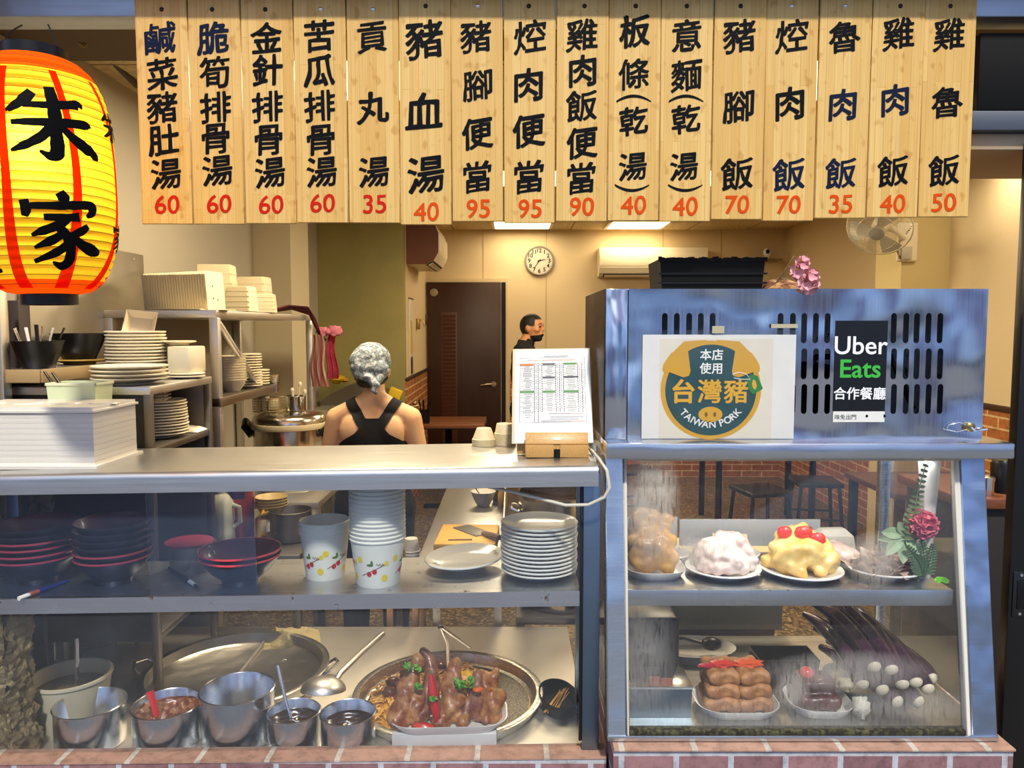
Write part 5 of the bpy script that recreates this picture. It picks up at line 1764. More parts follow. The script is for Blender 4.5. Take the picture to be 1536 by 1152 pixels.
# green-white tub with black tongs at the back of the counter
gx = atY(121, 580, 2.22).x
gt = thing('square_tub', 'pale green square plastic tub behind the milky trays on the counter', 'tub', (gx, 2.218, ctz(gx)))
def sq_tub(w, d, h, th=.003, tap=.82):
    b = B()
    vs = []
    for f, z in ((tap, 0), (1, h), (1 - th / w, h), (tap - th / w, th)):
        vs += [(-w * f, -d * f, z), (w * f, -d * f, z), (w * f, d * f, z), (-w * f, d * f, z)]
    fs = [(0, 3, 2, 1), (12, 13, 14, 15)]
    for k in range(3):
        for i in range(4):
            j = (i + 1) % 4
            fs.append((k * 4 + i, k * 4 + j, k * 4 + 4 + j, k * 4 + 4 + i))
    return b.add(vs, fs)
part('tub_body', sq_tub(.070, .048, .205), mat('pale_green_plastic', '#c9d3ae', .4, sss=.2), gt, 20)
part('tub_rim', B().box(-.073, .073, -.051, -.0475, .198, .206, .001).box(-.073, .073, .0475, .051, .198, .206, .001).box(-.073, -.0695, -.051, .051, .198, .206, .001).box(.0695, .073, -.051, .051, .198, .206, .001), mat('pale_green_rim', '#d3dab8', .4), gt)
solo('black_tongs', B().tube([(0, 0, 0), (-.055, .0, .06), (-.095, .005, .115)], [.007, .008, .006], 8, flat=.4).tube([(.012, .01, 0), (-.04, .01, .058), (-.078, .015, .112)], [.007, .008, .006], 8, flat=.4), BLACKP, 'black tongs sticking out of the pale green tub', 'tongs', (gx - .005, 2.21, ctz(gx) + .12))

# steel plate cabinet with an open right side
cab_ = thing('plate_cabinet', 'open-sided stainless cabinet full of plates against the left wall', 'cabinet', (0, 0, 0))
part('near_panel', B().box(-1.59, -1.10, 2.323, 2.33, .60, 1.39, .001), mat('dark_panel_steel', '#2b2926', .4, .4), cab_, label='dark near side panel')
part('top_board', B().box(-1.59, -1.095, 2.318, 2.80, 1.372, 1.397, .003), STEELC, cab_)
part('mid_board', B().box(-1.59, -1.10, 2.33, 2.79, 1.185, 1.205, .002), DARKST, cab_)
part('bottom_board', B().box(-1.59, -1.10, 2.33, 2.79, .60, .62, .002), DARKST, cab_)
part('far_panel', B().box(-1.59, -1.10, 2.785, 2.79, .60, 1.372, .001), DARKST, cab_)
for y in (2.318, 2.772):
    part('post', B().box(-1.118, -1.095, y, y + .023, .4205, 1.374, .002), DARKST, cab_)
for x in (-1.58,):
    part('post', B().box(x, x + .02, 2.33, 2.35, .4205, .61, .002), DARKST, cab_)
    part('post', B().box(x, x + .02, 2.77, 2.79, .4205, .61, .002), DARKST, cab_)
for k in range(4):
    plate(.112, '%s large plate of the low pile on the plate cabinet' % from_top(k, 4), (-1.212 + .003 * math.sin(k * 2), 2.435, 1.3975 + k * .0125), 'large plates on the cabinet corner', m=CREAMC, d=.022)
for k in range(14):
    plate(.098, '%s plate of the tall pile on the plate cabinet' % from_top(k, 14), (-1.315 + .002 * math.sin(k * 1.9), 2.69, 1.3975 + k * .0112), 'plates in the tall pile on the cabinet', m=CREAMC, d=.020)
for k in range(12):
    plate(.098 - .0006 * k, '%s plate of the pile inside the plate cabinet' % from_top(k, 12), (-1.205 + .0015 * math.sin(k * 2.7), 2.60, 1.2055 + k * .0098), 'plates inside the cabinet', m=CREAMC, d=.018)
FLOR = mat('floral_print_brown', '#8a6a5a', .5)
for k in range(3):
    t = thing('print_bowl', '%s print-rimmed bowl on the plate pile inside the cabinet' % from_top(k, 3), 'bowl', (-1.225, 2.59, 1.3235 + k * .011), group='small printed bowls in the cabinet')
    part('body', B().lathe([(0, .003), (.035, .003), (.037, 0), (.045, 0), (.066, .014), (.067, .0165), (.063, .016), (.04, .006), (0, .006)], 32), CREAMC, t)
    b = B()
    for j in range(14):
        a = 2 * PI * j / 14
        b.sph((.0635 * math.cos(a), .0635 * math.sin(a), .0125), (.0035, .0035, .002), 6, 4)
    part('print', b, FLOR, t)
solo('folded_towel', B().grid(lambda u, v: Vector((-.05 + .10 * u, -.05 + .10 * v, .002 + .016 * math.sin(PI * u) ** .5 * math.sin(PI * v) ** .5 * (1 + .5 * noise.noise(Vector((u * 4, v * 4, 0)))))), 20, 20), mat('white_towel', '#e2dccb', .9), 'folded white towel at the far end inside the plate cabinet', 'towel', (-1.155, 2.735, 1.2055))
t = thing('plastic_bag', 'clear crumpled plastic bag bulging inside the plate cabinet', 'bag', (-1.30, 2.725, 1.206))
part('film', B().sph((0, 0, .075), (.075, .045, .073), 24, 16, bump=.5, fr=3.5), pane('bag_film', tint=(.93, .93, .90, 1), haze=.3, hcol='#b9b29c', hscale=14, lo=.4, hi=.8, base=.05), t)
solo('white_square_box', B().box(-.045, .045, -.045, .045, 0, .092, .006), mat('cream_bowl_box', '#ded4b4', .4), 'white square container upside down on small plates on the plate cabinet', 'container', (-1.145, 2.705, 1.4185), R(-18))
for k in range(2):
    plate(.062, '%s small plate under the white square container on the cabinet' % from_top(k, 2), (-1.147, 2.70, 1.3975 + k * .0095), 'small plates under the square container', m=CREAMC, d=.0105)
solo('square_dish', sq_tub(.052, .052, .024, .003, .72), CREAMC, 'square cream dish leaning on edge on top of the tall plate pile', 'dish', (-1.300, 2.70, 1.577), rot=(R(62), R(6), R(12)))
solo('shallow_dish', B().lathe(plate_prof(.058, .016), 36), CREAMC, 'shallow cream dish between the tall plate pile and the square container', 'dish', (-1.185, 2.735, 1.5125), rot=(0, 0, 0))
solo('dish_riser', B().lathe([(0, 0), (.030, 0), (.032, .114), (0, .114)], 20), CREAMC, 'cream cup standing under the shallow dish on the plate cabinet', 'cup', (-1.212, 2.757, 1.3975))

# second shelf unit further in
sh2 = thing('steel_rack', 'stainless two-tier rack with a diagonal brace further along the left wall', 'rack', (0, 0, 0))
part('top_board', B().box(-1.59, -1.15, 3.0, 4.44, 1.612, 1.642, .003), STEELC, sh2)
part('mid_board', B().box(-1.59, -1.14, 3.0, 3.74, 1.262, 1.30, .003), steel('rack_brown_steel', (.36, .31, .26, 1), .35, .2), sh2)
for x, y in ((-1.18, 3.0), (-1.59, 3.0), (-1.18, 4.405), (-1.59, 4.405)):
    part('post', B().box(x, x + .035, y, y + .035, .7205 if y < 3.1 else 0, 1.613, .003), STEELC, sh2)
part('brace', B().box(-.012, .012, 0, .02, 0, .50, .002, M=Matrix.Translation((-1.165, 3.06, 1.60)) @ Matrix.Rotation(R(-180 + 58), 4, 'X')), STEELC, sh2)
part('end_bracket', B().box(-1.18, -1.135, 3.70, 3.745, 1.26, 1.345, .003), CHROME, sh2)
CRB = CREAMC
for k in range(10):
    solo('cream_bowl', B().lathe([(0, .006), (.024, .006), (.026, 0), (.032, 0), (.036, .008), (.052, .030), (.0605, .052), (.059, .0525), (.05, .031), (.034, .012), (0, .010)], 32), CRB, '%s cream bowl of the nested pile on the rack' % from_top(k, 10), 'bowl', (-1.205 + .001 * math.sin(k * 3), 3.30, 1.3005 + k * .0112), 0, 'cream bowls on the rack')
for k in range(13):
    plate(.062, '%s small plate of the pile behind the cream bowls' % from_top(k, 13), (-1.205 + .0015 * math.sin(k * 2), 3.50, 1.3005 + k * .0118), 'small plates on the rack', m=CREAMC, d=.014)
for k in range(6):
    plate(.044, '%s saucer of the little pile at the end of the rack' % from_top(k, 6), (-1.195, 3.635, 1.3005 + k * .0125), 'saucers at the rack end', m=CREAMC, d=.013)
# lunch trays and cartons on top of the rack
NT = 24
dirv = Vector((math.cos(R(-10)), math.sin(R(-10)), 0))
for k in range(NT):
    b = B()
    b.box(0, .0022, -.066, .066, 0, .150 + .010 * k / NT, .0008, 1)
    b.box(-.0085, .0005, -.066, -.0635, 0, .146, .0006, 1)
    b.box(-.0085, .0005, .0635, .066, 0, .146, .0006, 1)
    if k == NT - 1:
        pass
    p = Vector((-1.475, 3.205, 1.6422)) + dirv * (k * .0118)
    t = solo('lunch_tray', b, CARD, '%s paper lunch tray from the left in the upright row on the rack' % ORD[k], 'lunch tray', tuple(p), rot=(0, R(-4), R(-10)), group='paper lunch trays on the rack')
    if k == NT - 1:
        h = B()
        for y, z in ((-.02, .10), (-.02, .05), (.012, .045)):
            h.add([(.0026, y + .004 * math.cos(2 * PI * q / 12), z + .004 * math.sin(2 * PI * q / 12)) for q in range(12)], [tuple(range(12))])
        part('vent_hole', h, BLACKM, t, 0)
def carton(label, x, y, w, d, h, rz, cham=.0):
    t = thing('lunch_carton', label, 'carton', (x, y, 1.6422), R(rz), 'stacked lunch cartons on the rack')
    b = B()
    tp = .86
    vs = [(-w * tp, -d * tp, h), (w * tp, -d * tp, h), (w * tp, d * tp, h), (-w * tp, d * tp, h), (-w, -d, 0), (w, -d, 0), (w, d, 0), (-w, d, 0)]
    b.add(vs, [(0, 1, 2, 3), (7, 6, 5, 4), (4, 5, 1, 0), (5, 6, 2, 1), (6, 7, 3, 2), (7, 4, 0, 3)])
    bmesh.ops.bevel(b.bm, geom=list(b.bm.edges), offset=.004, segments=2, affect='EDGES')
    part('carton_body', b, CARD, t)
    f = B()
    for k in range(4):
        z = h * (.2 + .2 * k)
        g = 1 - (1 - tp) * z / h + .012
        f.box(-w * g, w * g, -d * g, d * g, z, z + .0015)
    part('carton_edges', f, mat('carton_edge', '#d7c79c', .8), t)
carton('tallest pile of lunch cartons, at the back of the rack top', -1.395, 3.66, .088, .07, .225, 8)
carton('second tallest pile of lunch cartons, behind right on the rack top', -1.305, 3.92, .078, .06, .185, -6)
carton('broad low pile of lunch cartons next to the row of trays', -1.215, 3.47, .058, .055, .115, -4)
carton('smallest pile of lunch cartons nearest the hanging aprons', -1.185, 3.72, .045, .045, .092, 5)
for k, (x, y, a) in enumerate(((-1.22, 3.09, -6), (-1.33, 3.075, 3))):
    solo('flat_carton', B().box(-.10, .10, -.045, .045, 0, .003, .001), CARD, ['flat folded carton sheet under the right end of the lunch trays', 'flat folded carton sheet under the left end of the lunch trays'][k], 'carton', (x, y, 1.6421 + k * .0032), R(a))
# aprons at the end of the rack
ap = thing('hanging_apron', 'bundle of dark red apron straps draped over the end of the rack', 'apron', (0, 0, 0))
b = B()
for k in range(5):
    o = .014 * k
    b.tube([(-1.30, 4.02 + o, 1.652), (-1.20, 4.15 + o, 1.69 - .004 * k), (-1.13, 4.26 + o, 1.685 - .01 * k), (-1.115, 4.36, 1.62 - .008 * k), (-1.105, 4.42, 1.54), (-1.10 + .006 * k, 4.45, 1.50)], .010, 8, flat=.5)
part('straps', b, mat('dark_red_strap', '#5b1f27', .8), ap)
def drape(w, h, nf, amp, ph):
    def fn(u, v):
        x = (u - .5) * w * (.55 + .45 * v)
        return Vector((x + .008 * math.sin(7 * v + ph), amp * math.sin(nf * PI * 2 * u + ph) * (.4 + .6 * v), -h * v))
    return fn
def drape_b(w, h, nf, amp, ph):
    b = B().grid(drape(w, h, nf, amp, ph), 36, 24)
    bmesh.ops.solidify(b.bm, geom=list(b.bm.faces), thickness=.003)
    return b
STRP = mat('cream_pink_cloth', '#d2a892', .85)
nt = STRP.node_tree
wv = N(nt, 'ShaderNodeTexWave', Scale=9.0)
tc = N(nt, 'ShaderNodeTexCoord')
nt.links.new(tc.outputs['Object'], wv.inputs['Vector'])
o = ramp(nt, wv.outputs['Fac'], [(.3, lin('#d9bda6')), (.8, lin('#c2787a'))])
nt.links.new(o, nt.nodes['Principled BSDF'].inputs['Base Color'])
solo('striped_towel', drape_b(.105, .295, 3, .014, .4), STRP, 'pink and cream striped towel hanging from the end of the rack', 'towel', (-1.112, 4.40, 1.530), R(8))
solo('pink_cloth', drape_b(.085, .27, 2.5, .014, 2.0), mat('bright_pink_cloth', '#c23a58', .85, var=(8, '#d9708a', .4, .7)), 'bright pink apron hanging to the right of the striped towel', 'cloth', (-1.050, 4.47, 1.545), R(-6))
solo('pink_bow', B().sph((-.03, 0, 0), (.038, .018, .026), 14, 9, bump=.5, fr=3).sph((.035, 0, .004), (.042, .018, .03), 14, 9, bump=.5, fr=3).sph((0, -.012, 0), (.016, .014, .016), 10, 7), mat('light_pink_cloth', '#dd8296', .85), 'light pink knotted bow above the bright pink apron', 'bow', (-1.055, 4.43, 1.548))

# big lidded pot on the cooking table
ck = thing('cooking_table', 'stainless cooking table under the large lidded pot', 'table', (0, 0, 0))
part('table_top', B().box(-1.59, -.86, 3.36, 4.30, .77, .80, .003), STEELC, ck)
for x in (-1.57, -.90):
    for y in (3.39, 4.25):
        part('leg', B().box(x, x + .035, y, y + .035, 0, .772, .002), STEELC, ck)
POTX, POTY = -1.078, 3.70
pt = thing('lidded_pot', 'large stainless insulated pot with a pale band and black side handles', 'pot', (POTX, POTY, .8))
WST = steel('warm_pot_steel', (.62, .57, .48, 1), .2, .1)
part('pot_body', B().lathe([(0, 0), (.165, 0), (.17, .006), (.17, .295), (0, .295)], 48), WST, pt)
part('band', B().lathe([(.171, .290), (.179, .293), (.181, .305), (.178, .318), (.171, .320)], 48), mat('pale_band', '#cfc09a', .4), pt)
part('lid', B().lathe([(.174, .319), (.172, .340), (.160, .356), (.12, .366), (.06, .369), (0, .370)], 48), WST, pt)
for s in (-1, 1):
    part('handle', B().tube([(s * .165, -.06, .26), (s * .20, -.05, .30), (s * .212, 0, .32), (s * .205, .04, .29), (s * .168, .06, .23)], .018, 10), BLACKP, pt)
part('tap', B().tube([(.05, -.168, .20), (.05, -.21, .20), (.05, -.215, .17)], .009, 8), CHROME, pt)
def basket(w, d, h, nx, nz):
    b = B()
    r = .0016
    for k in range(nz + 1):
        z = h * k / nz
        b.tube([(-w, -d, z), (w, -d, z), (w, d, z), (-w, d, z)], r * (1.6 if k == nz else 1), 5, closed=True)
    for k in range(nx + 1):
        x = -w + 2 * w * k / nx
        b.tube([(x, -d, h), (x, -d, 0), (x, d, 0), (x, d, h)], r, 5)
    for k in range(1, 5):
        y = -d + 2 * d * k / 5
        b.tube([(-w, y, h), (-w, y, 0), (w, y, 0), (w, y, h)], r, 5)
    return b
solo('wire_basket', basket(.062, .055, .062, 8, 5), mat('pale_wire', '#c7b48a', .35, .6), 'pale wire basket holding packets on the lid of the large pot', 'basket', (POTX - .095, POTY, 1.1725))
for k, (x, h) in enumerate(((-.025, .07), (.02, .055))):
    solo('seasoning_packet', B().box(-.018, .018, -.03, .03, 0, h, .004), mat('packet_%d' % k, ['#e3d9bd', '#c9bd98'][k], .5), ['taller pale packet in the wire basket on the large pot', 'shorter tan packet in the wire basket on the large pot'][k], 'packet', (POTX - .095 + x, POTY, 1.1745))
solo('steel_tin', B().lathe([(0, 0), (.045, 0), (.048, .003), (.048, .07), (.05, .073), (.046, .073), (.046, .006), (0, .006)], 32), CHROME, 'steel tin of utensils on the lid of the large pot', 'tin', (POTX + .03, POTY + .01, 1.1715))
for k, (dx, a, l) in enumerate(((.0, 8, .12), (.016, 16, .085), (-.015, -4, .09))):
    solo('utensil', B().tube([(0, 0, 0), (math.sin(R(a)) * l, 0, math.cos(R(a)) * l)], [.004, .006], 8, flat=.5).sph((math.sin(R(a)) * l, 0, math.cos(R(a)) * l), (.009, .004, .014), 10, 6), CREAMP, ['longest cream utensil in the steel tin', 'right short cream utensil in the steel tin', 'left short cream utensil in the steel tin'][k], 'utensil', (POTX + .035 + dx, POTY + .01, 1.18))
# clutter seen through the counter shelf
side = thing('low_side_table', 'low steel side table behind the counter shelf on the left', 'table', (0, 0, 0))
part('table_top', B().box(-1.59, -.80, 2.84, 3.30, .695, .72, .003), DARKST, side)
for x in (-1.57, -.84):
    for y in (2.87, 3.24):
        part('leg', B().box(x, x + .03, y, y + .03, 0, .697, .002), DARKST, side)
jx = atY(330, 780, 2.98)
t = thing('sauce_jug', 'cream plastic sauce jug without a cap behind the two dark bowls', 'jug', (jx.x, 2.98, .7205))
part('jug_body', B().lathe([(0, 0), (.050, 0), (.055, .006), (.055, .06), (.050, .08), (.056, .10), (.052, .17), (.036, .195), (.022, .205), (.022, .225), (0, .225)], 32), mat('cream_jug', '#cfc7a6', .45, sss=.15), t)
part('grip', B().tube([(.05, 0, .16), (.078, 0, .15), (.08, 0, .09), (.054, 0, .07)], .009, 8), mat('cream_jug_grip', '#cfc7a6', .45), t)
jx = atY(363, 780, 3.10)
t = thing('red_canister', 'red canister with a purple label beside the cream jug', 'canister', (jx.x, 3.10, .7205))
part('canister_body', B().lathe([(0, 0), (.044, 0), (.046, .004), (.052, .24), (0, .24)], 32), mat('red_canister', '#c1402e', .4), t)
part('lid', B().lathe([(.053, .24), (.055, .242), (.055, .258), (.05, .262), (0, .262)], 32), mat('red_canister_lid', '#b5382a', .4), t)
lb_ = B()
for k in range(14):
    a0, a1 = R(-125 + 5 * k), R(-120 + 5 * k)
    lb_.add([(.0505 * math.cos(a0), .0505 * math.sin(a0), .165), (.0505 * math.cos(a1), .0505 * math.sin(a1), .165), (.0512 * math.cos(a1), .0512 * math.sin(a1), .195), (.0512 * math.cos(a0), .0512 * math.sin(a0), .195)], [(0, 1, 2, 3)])
part('label_band', lb_, mat('purple_label', '#3a2a63', .5), t, 0, 'purple label')
jx = atY(408, 780, 3.12)
for k in range(4):
    solo('beige_bowl', B().lathe([(0, .005), (.03, .005), (.034, 0), (.04, .003), (.056, .03), (.066, .042), (.064, .043), (.053, .031), (.036, .009), (0, .008)], 32), mat('beige_bowl', '#cdb57c', .4) if k == 0 else bpy.data.materials['beige_bowl'], '%s beige bowl of the nested pile behind the red canister' % from_top(k, 4), 'bowl', (jx.x, 3.12, .806 + k * .0115), 0, 'beige bowls in the kitchen')
solo('upturned_pan', B().lathe([(0, .085), (.05, .085), (.066, .072), (.082, .02), (.09, 0), (.086, 0), (.078, .02), (0, .02)], 36), STEELC, 'small upturned steel pan under the beige bowls', 'pan', (jx.x, 3.12, .7205))
jx = atY(272, 770, 3.05)
t = thing('black_wok', 'dark wok on the side table behind the clear tub', 'wok', (jx.x, 3.05, .7205))
part('wok_body', B().lathe([(0, 0), (.05, .004), (.105, .05), (.134, .13), (.136, .132), (.13, .132), (.10, .052), (.04, .01), (0, .007)], 40), BLACKM, t)
part('handle', B().tube([(.095, -.09, .12), (.13, -.12, .15), (.12, -.07, .12)], .009, 8), BLACKP, t)
jx = atY(225, 770, 2.98)
solo('storage_crate', B().box(-.075, .075, -.04, .04, 0, .26, .006), mat('brown_crate', '#3b2c1e', .7), 'dark brown crate standing behind the second dark bowl stack', 'crate', (-1.50, 2.885, .7205))
jx = atY(446, 790, 3.05)
t = thing('yellow_handled_pot', 'steel pot with yellow handles behind the short paper cup stack', 'pot', (-.895, 3.06, .7205))
part('pot_body', B().lathe(pot_prof(.082, .12), 36), DARKST, t)
for s in (0, 1):
    part('handle', B().tube([(-.078, -.03, .03 + .085 * s), (-.105, -.03, .02 + .085 * s), (-.108, .0, .03 + .085 * s), (-.10, .03, .045 + .07 * s), (-.078, .03, .03 + .085 * s)], .008, 8), mat('yellow_handle', '#c99a2e', .4), t)
solo('long_chopsticks', B().tube([(0, 0, 0), (.16, .10, .12)], .004, 6).tube([(.01, -.005, 0), (.175, .09, .115)], .004, 6), mat('dark_chopstick', '#4a2f1c', .5), 'long dark cooking chopsticks leaning behind the pair of dark bowls', 'chopsticks', (-1.00, 2.95, .722))
# low shelf below with stock pots
for k, (u, Y, r, h, z, lb) in enumerate(((295, 3.16, .105, .28, .18, 'wide steel stock pot low down under the side table'), (230, 3.12, .08, .22, .18, 'dark stock pot low down left of the wide one'))):
    q = atY(u, 945, Y)
    t = thing('stock_pot', lb, 'pot', (q.x, Y, z))
    part('pot_body', B().lathe(pot_prof(r, h), 40), [STEELC, DARKST][k], t)
    part('lid', B().lathe([(r + .003, h + .001), (r * .6, h + .02), (.02, h + .026), (.018, h + .045), (0, h + .046)], 40), [STEELC, DARKST][k], t)
solo('low_platform', B().box(-1.59, -.83, 2.92, 3.34, .14, .18, .003), mat('dark_platform', '#2f261c', .7), 'low dark platform under the side table carrying the stock pots', 'platform')

# preparation table in the aisle
prep = thing('preparation_table', 'long stainless preparation table running back into the kitchen', 'table', (0, 0, 0))
part('table_top', B().box(-.325, -.03, 2.58, 4.55, .752, .78, .003), STEELT, prep)
part('upstand', B().box(-.034, -.028, 2.58, 4.55, .78, .86, .001), STEELC, prep)
for x in (-.31, -.07):
    for y in (2.93, 4.48):
        part('leg', B().box(x, x + .03, y, y + .03, 0, .753, .002), STEELC, prep)
solo('chopping_board', B().box(-.108, .108, -.135, .135, 0, .048, .006), wood('yellow_board_wood', '#b9832e', '#d9a94e', (4, 30, 30), .5), 'thick yellow wooden chopping board on the near end of the preparation table', 'chopping board', (-.160, 2.745, .7805), R(-2))
kn = thing('cleaver', 'broad kitchen cleaver lying on the yellow chopping board', 'knife', (-.105, 2.72, .8295), R(128))
part('blade', B().box(.0, .15, -.042, .03, 0, .0022, .0006), mat('dull_blade', '#77706280'[:7], .4, .6), kn)
part('handle', B().tube([(-.002, -.0, .008), (-.05, .0, .012), (-.10, 0, .013)], [.009, .0125, .012], 10, flat=.8), mat('worn_wood_handle', '#6a533a', .6), kn)
solo('wood_skewer', B().tube([(0, 0, 0), (.085, .003, 0)], .0022, 6), mat('dark_skewer', '#5b3312', .5), 'short dark stick lying on the chopping board in front of the cleaver', 'stick', (-.225, 2.655, .8312))
q = atZ(725, 757, .785)
t = thing('small_white_bowl', 'small white bowl with a spoon on the preparation table', 'bowl', (q.x, q.y, .7805))
part('bowl_body', B().lathe([(0, .006), (.02, .006), (.022, 0), (.027, 0), (.045, .035), (.056, .066), (.054, .066), (.042, .036), (.02, .01), (0, .01)], 32), WHITEC, t)
solo('bowl_spoon', B().tube([(0, 0, 0), (-.03, .0, .045), (-.048, 0, .075)], [.006, .004, .004], 8, flat=.6), mat('dark_spoon', '#4a3a28', .4), 'dark spoon standing in the small white bowl', 'spoon', (q.x + .005, q.y, .80))
for k, (dx, c, lb) in enumerate(((.085, '#c9a04a', 'small amber bottle right of the small white bowl'), (.060, '#5b4326', 'small brown bottle behind the small white bowl'))):
    t = thing('sauce_bottle', lb, 'bottle', (q.x + dx, q.y + .10 * k - .02, .7805))
    part('bottle_body', B().lathe([(0, 0), (.018, 0), (.02, .004), (.02, .06), (.010, .08), (.010, .09), (0, .09)], 20), mat('bottle_%d' % k, c, .2), t)
    part('cap', B().lathe([(.012, .09), (.012, .105), (0, .105)], 16), mat('bottle_cap_%d' % k, '#7a1f18', .4), t)
# tall pots right of it
stn = thing('pot_stand', 'dark steel burner stand under the tall stock pot behind the white plates', 'stand', (.205, 3.135, 0))
part('stand_top', B().box(-.19, .19, -.22, .22, .42, .45, .003), DARKST, stn)
for sx in (-1, 1):
    for sy in (-1, 1):
        part('leg', B().box(sx * .17 - .015, sx * .17 + .015, sy * .20 - .015, sy * .20 + .015, 0, .422, .002), DARKST, stn)
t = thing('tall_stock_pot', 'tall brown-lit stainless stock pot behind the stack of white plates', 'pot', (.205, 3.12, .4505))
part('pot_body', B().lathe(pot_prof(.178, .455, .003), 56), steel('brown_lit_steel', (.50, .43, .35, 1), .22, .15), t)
part('handle', B().tube([(-.176, -.05, .38), (-.205, -.04, .39), (-.21, 0, .392), (-.205, .04, .39), (-.176, .05, .38)], .007, 8), CHROME, t)
# clutter beside the aisle
rkk = thing('wooden_stool', 'narrow wooden stool crowded with cups beside the preparation table', 'stool', (-.43, 3.07, 0))
WDN = wood('stool_wood', '#8a5a30', '#b98a55', (20, 20, 3), .6)
part('seat', B().box(-.065, .065, -.14, .14, .60, .625, .004), WDN, rkk)
for sx in (-1, 1):
    for sy in (-1, 1):
        part('leg', B().box(sx * .05 - .012, sx * .05 + .012, sy * .12 - .012, sy * .12 + .012, 0, .602, .002), WDN, rkk)
for k in range(5):
    solo('white_cup', pcup(.034, .026, .05), WHITEP, '%s white cup of the pile on the narrow wooden stool' % from_top(k, 5), 'cup', (-.405, 3.03, .6255 + k * .014), 0, 'white cups on the wooden stool')
solo('red_box', B().box(-.022, .022, -.03, .03, 0, .11, .003), mat('red_box_card', '#b8202a', .5), 'small red box standing on the narrow wooden stool', 'box', (-.467, 3.14, .6255))
solo('brown_jar', B().lathe([(0, 0), (.028, 0), (.03, .004), (.03, .07), (.022, .082), (.024, .10), (0, .10)], 24), mat('brown_jar', '#6a4b2c', .3), 'brown jar at the near end of the narrow wooden stool', 'jar', (-.45, 2.965, .6255))
solo('wooden_paddle', B().tube([(0, 0, 0), (.004, 0, .10), (0, 0, .16)], [.008, .010, .009], 8).sph((0, 0, .19), (.022, .006, .036), 12, 8), WDN, 'wooden paddle leaning among the cups on the narrow stool', 'paddle', (-.457, 3.03, .6255))

# sink unit behind the woman
sk = thing('sink_unit', 'steel sink unit with a sloping back against the green wall', 'sink', (0, 0, 0))
part('basin_block', B().box(-1.52, -.92, 5.75, 6.33, .60, .95, .004), STEELC, sk)
part('sloping_back', B().add([(-1.52, 6.10, .95), (-.92, 6.10, .95), (-.92, 6.10, 1.02), (-1.10, 6.10, 1.10), (-1.28, 6.10, 1.12), (-1.45, 6.10, 1.04), (-1.52, 6.10, .99), (-1.52, 6.33, .95), (-.92, 6.33, .95), (-.92, 6.33, 1.02), (-1.10, 6.33, 1.10), (-1.28, 6.33, 1.12), (-1.45, 6.33, 1.04), (-1.52, 6.33, .99)], [(0, 1, 2, 3, 4, 5, 6), (13, 12, 11, 10, 9, 8, 7), (6, 5, 12, 13), (5, 4, 11, 12), (4, 3, 10, 11), (3, 2, 9, 10), (2, 1, 8, 9), (0, 6, 13, 7)]), steel('dark_back_steel', (.25, .23, .21, 1), .35, .2), sk)
for x in (-1.50, -.95):
    part('leg', B().box(x, x + .03, 5.78, 5.81, 0, .602, .002), STEELC, sk)
    part('leg', B().box(x, x + .03, 6.28, 6.31, 0, .602, .002), STEELC, sk)
def bag(label, x, y, z, rx, ry, rz_, c, nm):
    b = B().sph((0, 0, rz_), (rx, ry, rz_), 20, 12, bump=.45, fr=2.6)
    return solo(nm, b, mat(nm + '_c', c, .4), label, 'bag', (x, y, z))
q = atY(508, 577, 6.2)
bag('yellow plastic bag lying on top of the sink unit, left of the woman', q.x, 6.2, 1.118, .075, .07, .032, '#c9a21e', 'yellow_bag')
q = atY(590, 588, 5.9)
t = thing('yellow_packet', 'bright yellow packet right of the woman at the sink unit', 'packet', (-.955, 6.0, .951))
part('pack', B().box(-.05, .05, -.03, .03, 0, .15, .008, M=Matrix.Rotation(R(22), 4, 'Y')), mat('yellow_pack', '#e0bb1c', .4), t)
part('pack_base', B().box(-.045, .055, -.04, .04, -.0, .022, .003), mat('pack_white', '#cfc6ae', .5), t)

# back of the room: table, poster, clock, air conditioners, camera, fan
tb_ = thing('dining_table', 'brown-topped dining table by the dark door at the back', 'table', (-.55, 6.62, 0))
part('table_top', B().box(-.315, .32, -.30, .30, .735, .765, .003), wood('brown_table_top', '#5c321c', '#8a5230', (3, 20, 20), .35), tb_)
part('top_edge', B().box(-.322, .327, -.307, .307, .728, .737, .002), BLACKP, tb_)
part('pedestal', B().tube([(0, 0, .02), (0, 0, .73)], .03, 12).box(-.22, .22, -.03, .03, 0, .03, .004).box(-.03, .03, -.22, .22, 0, .03, .004), BLACKM, tb_)
t = thing('cutlery_holder', 'black cutlery holder full of utensils on the dining table by the side wall', 'cutlery holder', (-.735, 6.44, .766))
part('cup', B().lathe([(0, 0), (.042, 0), (.046, .11), (.043, .11), (.04, .004), (0, .004)], 24), BLACKP, t)
for k in range(7):
    a = 2 * PI * k / 7
    part('utensil', B().tube([(.02 * math.cos(a), .02 * math.sin(a), .01), (.055 * math.cos(a), .04 * math.sin(a), .20)], [.004, .005], 6), BLACKP, t)
wp = thing('wall_banner', 'tall narrow white banner with yellow and black print on the side wall', 'banner', (-.8885, 6.78, 0))
part('sheet', B().box(0, .004, -.155, .155, 1.151, 1.82, .001), mat('banner_white', '#d9d2bf', .5), wp)
part('yellow_stripe', B().box(.004, .005, -.06, .05, 1.34, 1.63), mat('banner_yellow', '#cfa92c', .5), wp)
part('black_print', B().box(.004, .005, -.06, .06, 1.16, 1.31), mat('banner_black', '#26221e', .5), wp)
part('dark_frame', B().box(.0, .0055, -.158, .158, 1.815, 1.826), BROWNT, wp)
